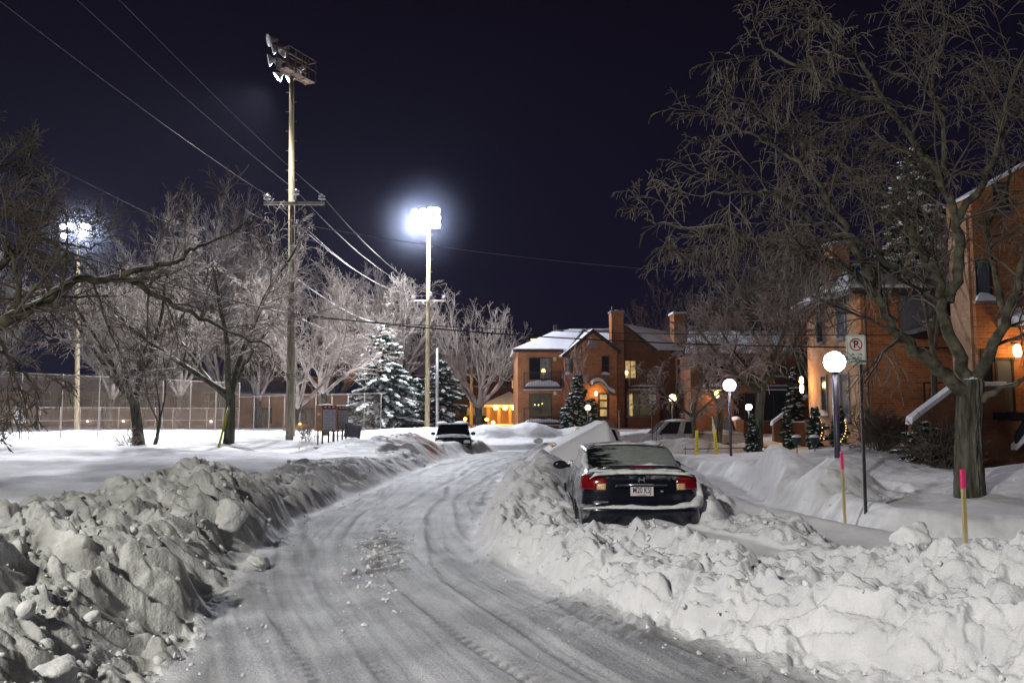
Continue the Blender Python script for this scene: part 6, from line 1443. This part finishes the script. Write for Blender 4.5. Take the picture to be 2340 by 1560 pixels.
MB().lathe([(.05,-.32),(.08,-.2),(.08,-.05),(.04,.0),(.04,.06),(.08,.10),(.08,.26),(.03,.32)], (-.35,5.0,rz4(868)), 10).build('wall_lantern', M['lamp_warm'], RB)
c3 = MB().box(-.1+.4,.95,3.2,4.0,za,za+2.1).build('chimney', M['brick'], RB); MB().box(.25,1.0,3.15,4.05,za+2.1,za+2.2).build('chimney_cap', M['roof_snow'], c3)
# recessed window bay with snowy canopies
window(RB, Vector((rx_(2105),0,rz4(705))), 1.25, 2.0, glass='glass_blue', frame='brick_dark', bars=(1,1), sill=False)
window(RB, Vector((rx_(2200),0,rz4(700))), .9, 1.6, glass='glass', bars=(1,1), snow=True)
cn = MB(); cn.prism([(rx_(2068),rz4(768)),(rx_(2115),rz4(752)),(rx_(2185),rz4(745)),(rx_(2185),rz4(730)),(rx_(2115),rz4(738)),(rx_(2068),rz4(758))], 1, -1.1, -.01); cn.build('porch_canopy', M['trim_grey'], RB, .02)
MB().prism([(rx_(2115),rz4(738)+.005),(rx_(2185),rz4(730)+.005),(rx_(2185),rz4(726)),(rx_(2115),rz4(733))], 1, -1.12, -.01).build('canopy_snow', M['roof_snow'], RB)
# bin cage on the wall
cg = MB(); x0, x1 = rx_(2085), rx_(2135); zt_, zb_ = rz4(876), rz4(948)
for x in (x0, (x0+x1)/2, x1): cg.box(x-.025,x+.025,-.9,-.86,zb_,zt_)
cg.box(x0-.025,x1+.025,-.94,-.9,zt_-.03,zt_+.02); cg.box(x0,x1,-.86,-.84,zb_,zb_+.04); cg.build('porch_frame', M['black_metal'], RB)
# near tall block at the right
NX = P(2243,985,22.5).x; NYY = 22.5; S5 = NYY/F
NB = thing('brick_house', 'tall brick house at the far right with a gable roof, railed porch and lit lantern', 'house', (NX, NYY, 0), 0)
def nx5(px): return (px-2243)*S5
def nz5(py): return P(2243, py, NYY).z
zt5 = nz5(470)
MB().prism([(0,-.5),(4.2,-.5),(4.2,zt5),(2.2,nz5(350)),(0,zt5+.3)], 1, 0, 1.3).build('wall', M['brick'], NB)
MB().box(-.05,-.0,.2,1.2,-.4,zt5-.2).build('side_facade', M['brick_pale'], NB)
roof_poly(NB, 'roof', [[(-.1,-.1,zt5+.3),(2.2,-.1,nz5(343)),(2.2,1.3,nz5(343)),(-.1,1.3,zt5+.3)], [(2.2,-.1,nz5(343)),(4.6,-.1,zt5),(4.6,1.3,zt5),(2.2,1.3,nz5(343))]], M['roof_snow'], .07)
window(NB, Vector((nx5(2262),0,nz5(640))), .45, 1.15, glass='glass_blue', bars=(1,1), snow=True); window(NB, Vector((nx5(2312),0,nz5(450))), .4, .8, glass='glass_blue', bars=(1,5)); window(NB, Vector((nx5(2300),0,nz5(880))), .5, 1.5, glass='glass_blue', bars=(1,1)); window(NB, Vector((nx5(2262),0,nz5(860))), .35, 1.5, glass='glass', bars=(1,1))
MB().lathe([(.06,-.20),(.10,-.12),(.10,.08),(.04,.14)], (nx5(2321),-.25,nz5(800)), 12).build('porch_lantern', M['lamp_warm'], NB); MB().box(nx5(2321)-.02,nx5(2321)+.02,-.25,0,nz5(789)+.04,nz5(789)+.07).build('lantern_bracket', M['black_metal'], NB)
MB().prism([(nx5(2290),nz5(752)),(nx5(2400),nz5(735)),(nx5(2400),nz5(700)),(nx5(2330),nz5(705)),(nx5(2290),nz5(730))], 1, -1.3, -.01).build('porch_roof_snow', M['roof_snow'], NB, .04)
zf = nz5(942)
pf_ = MB().box(nx5(2246),6,-1.9,-.01,zf-.18,zf).build('porch_floor', M['black_plastic'], NB); MB().box(nx5(2262),6,-1.95,-1.905,zf-.32,zf-.2).build('porch_fascia_snow', M['roof_snow'], NB)
MB().box(nx5(2275),6,-1.7,-1.5,zf,zf+.12).build('porch_snow', M['roof_snow'], NB, .04)
MB().box(nx5(2255),6,-1.88,-.02,-.5,zf-.19).build('porch_base', M['brick_dark'], NB)
rl_ = MB(); ztp = nz5(770)
for i in range(14): x = nx5(2255)+i*.155; rl_.box(x-.014,x+.014,-1.89,-1.86,zf+.0,ztp-(0 if i%3 else -.0))
rl_.box(nx5(2250),6,-1.9,-1.85,ztp,ztp+.04); rl_.box(nx5(2250),6,-1.9,-1.855,zf+.08,zf+.11); rl_.build('porch_railing', M['black_metal'], NB)
dp = MB(); dp.prism([(nx5(2225),zf-.55),(nx5(2250),zf-.1),(nx5(2250),zf-.34),(nx5(2225),zf-.8)], 1, -1.9,-1.8); dp.build('stair_stringer', M['black_plastic'], NB)
MB().prism([(nx5(2222),zf-.92),(nx5(2262),zf-.45),(nx5(2262),zf-.33),(nx5(2222),zf-.80)], 1, -1.95,-1.7).build('stringer_snow', M['roof_snow'], NB)
stair_wall('brick stair wall with a thick diagonal snow cap left of the big tree trunk', (2088,962), (2192,882), 22, .3, M['brick_dark'], back=1.2, cap=.12)
# ---- far apartment block
FB = thing('apartment_building', 'wide distant brick apartment building with a big dull snowy roof in the centre', 'building', (P(925,985,118).x, 118, 0), R(-1)); S6 = 118/F
def fx_(px): return (px-925)*S6
def fz(py): return P(925, py, 118).z
MB().box(0, fx_(1260), 0, 14, -1.5, fz(857)).build('wall', M['brick_far'], FB)
roof_poly(FB, 'roof', [[(-.6,-.6,fz(857)),(fx_(1262),-.6,fz(850)),(fx_(1255),9,fz(781)),(2.5,9,fz(787))]], M['shingle_snow'] if 'shingle_snow' in M else M['shingle'], .3)
for px in (985,1040,1075,1110,1150,1178):
    for py in (878,908,940):
        window(FB, Vector((fx_(px),0,fz(py))), 1.3, 1.25, glass='glass_warm' if (px,py) in ((1150,940),(1178,878)) else 'glass_dim' if (px+py)%3 else 'glass', bars=(2,1), sill=False, depth=.1)
MB().tube([(fx_(1205),8,fz(785)),(fx_(1205),8,fz(765))], .25, 10).build('roof_pipe', M['metal'], FB); c4 = MB().box(fx_(1212),fx_(1228),7,9,fz(790),fz(768)).build('chimney', M['brick'], FB)
for k in range(3): MB().ell((fx_(1214+k*5),7,fz(766)), .12,.12,.12, 8).build('roof_light', M['glow_small'], c4)
# orange lit entrance pavilion
EY = 92; S7 = EY/F; EV = thing('pavilion', 'entrance pavilion glowing orange under a snowy pyramid roof left of the brick house', 'pavilion', (P(1108,985,EY).x, EY, 0)); ez = lambda py: P(1108, py, EY).z; exx = lambda px: (px-1108)*S7
W5 = exx(1215)
roof_poly(EV, 'roof', [[(-.5,-.5,ez(925)),(W5+.5,-.5,ez(925)),(W5*.52,2.6,ez(893))], [(-.5,-.5,ez(925)),(W5*.52,2.6,ez(893)),(-.5,5.6,ez(925))], [(W5+.5,-.5,ez(925)),(W5+.5,5.6,ez(925)),(W5*.52,2.6,ez(893))]], M['roof_snow'], .2)
MB().box(0,W5,4.8,5.2,-1,ez(927)).build('back_wall', M['pav_wall'] if 'pav_wall' in M else M['brick_pale'], EV); MB().box(-.3,W5+.3,-.3,-.1,ez(931),ez(926)).build('beam', M['wood_rail'], EV)
for px in (1116,1140,1165,1190,1212): MB().box(exx(px)-.15,exx(px)+.15,0,.3,-1,ez(931)).build('column', M['brick_pale'], EV)
for px in (1133,1154,1174): MB().ell((exx(px),-.45,ez(931.5)), .26,.26,.26, 14).build('lamp', M['lamp_orange'], EV)
MB().box(-1,W5+1,-3,-2.6,-1,ez(968)).build('low_wall', M['roof_snow'], EV)
for k, (px, Y_, lab) in enumerate(((1012,95,'small orange globe lamp right of the middle mast base'),(965,96,'small orange globe lamp left of the middle mast base'),(1063,90,'small orange globe lamp under the vase shaped tree'),(1112,84,'low orange path lamp in front of the pavilion'),(1127,82,'second low orange path lamp just above the fence'))):
    b_ = ground_at(px, Y_); g_ = P(px, (957,959,957,958,965)[k], Y_); o = thing('path_lamp', lab, 'lamp', b_, 0, 'small orange lamps beyond the fence'); MB().tube([(0,0,-.3),(0,0,g_.z-b_.z)], .05, 6).build('post', M['black_metal'], o); MB().ell((0,0,g_.z-b_.z), .17,.17,.17, 10).build('globe', M['lamp_orange'], o)
b_ = ground_at(1028, 90); o = thing('lit_sign', 'glowing yellow white panel sign right of the middle mast', 'sign', b_); zc = P(1028,958,90).z-b_.z
MB().box(-.6,.6,0,.15,zc-.28,zc+.28).build('lit_panel', M['panel_lit'], o, .03); MB().box(-.05,.05,.03,.1,-.3,zc-.29).build('post', M['black_metal'], o)
b_ = ground_at(905, 88); bus = box_car('van', 'dark red van with a glowing tail lamp behind the large spruce', (b_.x, 88, b_.z-.3), R(-90), 5.0, 1.9, [(0,.4),(0,.9),(.8,1.1),(5.0,1.1),(5.0,.4)], (((.8,1.1),(4.9,1.1)),((1.4,2.2),(4.8,2.2))), M['paint_red'], (.9,4.0), wn=[(.05,.4),(.5,.95)], cat='van')
MB().ell((-.97,.15,.95), .08,.12,.12, 8).build('lit_lamp', M['lamp_red'], bus)
# white picket fence
fl_ = P(1062,985,68); fr_ = P(1186,985,68); L_ = fr_.x-fl_.x; FN = thing('picket_fence', 'pale picket fence with snow tipped boards left of the brick house', 'fence', (fl_.x, 68, gz(fl_.x,68)))
n_ = 34; zt_ = P(1100,974,68).z-gz(fl_.x,68); f_ = MB()
for i in range(n_): x = L_*i/n_; f_.box(x,x+.09,-.02,.02,-.5,zt_)
f_.build('pickets', M['wood_rail'], FN); MB().box(0,L_,.025,.06,zt_-.35,zt_-.25).build('rail', M['wood_rail'], FN)
s_ = MB()
for i in range(n_): x = L_*i/n_; s_.ell((x+.045,0,zt_+.02), .06,.05,.05, 6)
s_.build('snow_tips', M['roof_snow'], FN)
# ---- school building behind the field
SB = thing('school_building', 'long low brown brick building behind the field fences at the left', 'building', (P(-200,985,98).x, 98, 0), R(3)); S8 = 98/F
def sx8(px): return (px+200)*S8
def sz8(py): return P(0, py, 98).z
MB().box(0,sx8(700),0,12,-1,sz8(862)).build('wall', M['brick_school'], SB); MB().box(0,sx8(700),-.25,-.01,sz8(893),sz8(868)).build('fascia', M['trim_grey'], SB); MB().box(-.3,sx8(700),-.4,12.3,sz8(862),sz8(858)).build('roof_snow', M['roof_snow'], SB)
for i, px in enumerate(range(-160, 690, 62)): window(SB, Vector((sx8(px),0,sz8(916))), 1.6, 2.1, glass='glass_dim' if i%4 else 'glass_blue', bars=(2,2), sill=False, depth=.1, frame='white_paint')
SB2 = thing('school_building', 'paler orange brown brick building between the thick tree and the mailboxes', 'building', (P(540,985,86).x, 86, 0), R(-3)); S9 = 86/F
z9 = lambda py: P(0, py, 86).z
MB().box(0,(840-540)*S9,0,9,-1,z9(903)).build('wall', M['brick_pale2'] if 'brick_pale2' in M else M['brick_school'], SB2); MB().box(-.3,(840-540)*S9+.3,-.3,9.2,z9(903),z9(899)).build('roof_snow', M['roof_snow'], SB2)
for px, w in ((600,2.0),(690,2.2),(760,1.6)): window(SB2, Vector(((px-540)*S9,0,z9(950))), w, 1.6, glass='glass_dim', bars=(3,1), sill=False, depth=.1)
for px, py in ((672,945),(688,968),(780,945)): MB().ell(((px-540)*S9,-.3,z9(py)), .22 if px == 672 else .13,.1,.1, 8).build('wall_light', M['lamp_orange'], SB2)
for k,(px,py) in enumerate(((190,962),(270,962),(383,963),(468,963),(560,962))): MB().ell((sx8(px),-.35,sz8(py)), .15,.12,.12, 8).build('wall_light', M['glow_white'], SB)
# ---- chain link fences
def mesh_mat():
    m, nt, b = new_mat('chain link mesh'); b.inputs['Base Color'].default_value = (.30,.22,.16,1); b.inputs['Roughness'].default_value = .5
    tc = nd(nt, 'ShaderNodeTexCoord'); sx = nd(nt, 'ShaderNodeSeparateXYZ'); nt.links.new(tc.outputs['Object'], sx.inputs[0]); outs = []
    for op in ('ADD','SUBTRACT'):
        a = nd(nt, 'ShaderNodeMath', operation=op); nt.links.new(sx.outputs['X'], a.inputs[0]); nt.links.new(sx.outputs['Z'], a.inputs[1])
        f = nd(nt, 'ShaderNodeMath', operation='MULTIPLY'); nt.links.new(a.outputs[0], f.inputs[0]); f.inputs[1].default_value = 9
        g = nd(nt, 'ShaderNodeMath', operation='FRACT'); nt.links.new(f.outputs[0], g.inputs[0]); h = nd(nt, 'ShaderNodeMath', operation='LESS_THAN'); nt.links.new(g.outputs[0], h.inputs[0]); h.inputs[1].default_value = .05; outs.append(h)
    mx = nd(nt, 'ShaderNodeMath', operation='MAXIMUM'); nt.links.new(outs[0].outputs[0], mx.inputs[0]); nt.links.new(outs[1].outputs[0], mx.inputs[1]); nt.links.new(mx.outputs[0], b.inputs['Alpha'])
    return m
M['link'] = mesh_mat(); M['fence_metal'] = noise_mat('dull fence pipe', (.16,.15,.14), (.26,.24,.22), 5, .7, .1, metal=.2)
def chain_fence(label, px0, px1, Y0, Y1, h, npost, rails, r=.035):
    a = ground_at(px0, Y0); b_ = ground_at(px1, Y1); root = thing('chain_link_fence', label, 'fence', a, math.atan2(b_.y-a.y, b_.x-a.x)); L = math.hypot(b_.x-a.x, b_.y-a.y); dz = b_.z-a.z
    MB().add([(0,0,.05),(L,0,dz+.05),(L,0,dz+h),(0,0,h)], [(0,1,2,3)]).build('wire_mesh', M['link'], root)
    for z in rails: MB().tube([(0,0,z),(L,0,z+dz)], r*.7, 6).build('rail', M['fence_metal'], root)
    for i in range(npost+1): t = i/npost; MB().tube([(L*t,0,dz*t-.4),(L*t,0,dz*t+h+.05)], r, 8).build('post', M['fence_metal'], root)
    return root
chain_fence('tall chain link backstop fence along the field at the left', -60, 545, 45, 66, 3.9, 8, (3.88,.1), .032)
chain_fence('low chain link fence in front of the school wall', -60, 545, 60, 72, 1.9, 14, (1.9,.9), .026)
chain_fence('tall chain link fence right of the near utility pole', 545, 870, 66, 62, 2.8, 9, (2.8,.2), .03)
bb = ground_at(44, 57); o = thing('backboard', 'white square board fixed on the fence at the left', 'board', bb); zc = P(44,951,57).z-bb.z; MB().box(-.4,.4,-.05,.0,zc-.45,zc+.4).build('panel', M['white_paint'], o); MB().tube([(0,.08,-.3),(0,.08,zc)], .04, 8).build('post', M['metal'], o)

WARM = [(RB, (-.75,5.0,rz4(868)), 70), (NB, (nx5(2321),-.62,nz5(800)), 22), (HOUSE, (dlx,-1.7,dlz), 45), (HC, (cx_(1636),-.8,cz(903)), 60)]
# ------------------------------------------------------------------ world and lights
W = bpy.data.worlds.new('World'); bpy.context.scene.world = W; W.use_nodes = True
nt = W.node_tree; bg = nt.nodes['Background']
tc = nd(nt, 'ShaderNodeTexCoord'); sx = nd(nt, 'ShaderNodeSeparateXYZ'); nt.links.new(tc.outputs['Generated'], sx.inputs[0])
rp = nd(nt, 'ShaderNodeValToRGB'); e = rp.color_ramp.elements
e[0].position = 0; e[0].color = (.007,.0058,.0155,1); e[1].position = .5; e[1].color = (.0025,.0015,.005,1)
q = rp.color_ramp.elements.new(.16); q.color = (.005,.004,.013,1)
nt.links.new(sx.outputs['Z'], rp.inputs[0]); nt.links.new(rp.outputs[0], bg.inputs['Color']); bg.inputs['Strength'].default_value = 1.0
def light(kind, loc, power, col=(1,1,1), size=.3, target=None, angle=None, blend=.5):
    d = bpy.data.lights.new(kind.lower()+'_light', kind); d.energy = power; d.color = col
    if kind in ('POINT','SPOT'): d.shadow_soft_size = size
    if kind == 'SUN': d.angle = size
    if kind == 'SPOT': d.spot_size = R(angle or 90); d.spot_blend = blend
    o = bpy.data.objects.new(kind.lower()+'_light', d); C.objects.link(o); o.location = loc
    if target is not None: o.rotation_euler = (Vector(target)-Vector(loc)).to_track_quat('-Z','Y').to_euler()
    return o
# floodlights over the playing field
HEADB = P(972,502,64.2); HEADC = P(188,520,68.2)
light('SPOT', P(970,502,63.9), 56000, (.92,.94,1), .8, (-27,48,0), 150, 1.0)
light('POINT', HEADB, 15000, (.86,.9,1), .7)
light('SPOT', HEADC, 72000, (.92,.94,1), .8, (-24,42,0), 150, 1.0)
light('SPOT', P(615,200,38.0), 15000, (.95,.95,1), .4, (-22,34,0), 125, .8)
# street lamp behind the photographer
light('SPOT', (-8.5,-3.6,8.85), 10600, (1,.97,.90), .45, (3.5,8.5,0), 112, 1.0)
# the lit lanterns and the sodium lamps of the car park
for par, lc, pw in WARM:
    o = light('POINT', lc, pw, (1,.52,.16), .08); o.parent = par
for px_, py_, Y_, pw in ((985,940,90,900),(1040,940,93,700),(1150,935,88,900)): light('POINT', P(px_,py_,Y_), pw, (1,.48,.09), .3)
# very weak, soft sun added as fill for the dark shadows
light('SUN', (0,0,60), .06, (.8,.78,1), R(30), (0,20,0))
sc = bpy.context.scene
sc.view_settings.view_transform = 'Standard'; sc.view_settings.look = 'None'; sc.view_settings.exposure = 0; sc.view_settings.gamma = 1
sc.cycles.use_denoising = True; sc.cycles.max_bounces = 5; sc.cycles.diffuse_bounces = 3; sc.cycles.glossy_bounces = 2; sc.cycles.sample_clamp_indirect = 4

# thin haze box added for glow around the lamps
hz_ = MB().box(-190,190,-32,260,-4,34).build('haze', None); hz_['kind'] = 'stuff'
m = bpy.data.materials.new('night haze'); m.use_nodes = True; t = m.node_tree; t.nodes.remove(t.nodes['Principled BSDF'])
v = nd(t, 'ShaderNodeVolumePrincipled', Density=.00018); v.inputs['Color'].default_value = (.7,.7,1,1); t.links.new(v.outputs[0], t.nodes['Material Output'].inputs['Volume'])
hz_.data.materials.append(m)
# halo mist spheres added to draw a glow round the two burning lamp banks
m = bpy.data.materials.new('halo mist'); m.use_nodes = True; t = m.node_tree; t.nodes.remove(t.nodes['Principled BSDF'])
v = nd(t, 'ShaderNodeVolumePrincipled'); v.inputs['Color'].default_value = (.62,.72,1,1); tc = nd(t, 'ShaderNodeTexCoord'); ln_ = nd(t, 'ShaderNodeVectorMath', operation='LENGTH'); t.links.new(tc.outputs['Object'], ln_.inputs[0])
mr = nd(t, 'ShaderNodeMapRange'); t.links.new(ln_.outputs['Value'], mr.inputs['Value']); mr.inputs['From Min'].default_value = 0; mr.inputs['From Max'].default_value = 5.0; mr.inputs['To Min'].default_value = 1; mr.inputs['To Max'].default_value = 0
pw_ = nd(t, 'ShaderNodeMath', operation='POWER'); t.links.new(mr.outputs[0], pw_.inputs[0]); pw_.inputs[1].default_value = 2.2; ml = nd(t, 'ShaderNodeMath', operation='MULTIPLY'); t.links.new(pw_.outputs[0], ml.inputs[0]); ml.inputs[1].default_value = .012
t.links.new(ml.outputs[0], v.inputs['Density']); t.links.new(v.outputs[0], t.nodes['Material Output'].inputs['Volume'])
for hd2 in (HEADB, HEADC):
    o = MB().ell((0,0,0), 5.55, 5.55, 5.55, 24).build('haze', m); o.location = hd2; o['kind'] = 'stuff'
sc.cycles.volume_step_rate = 2; sc.cycles.volume_max_steps = 32; sc.cycles.volume_bounces = 0
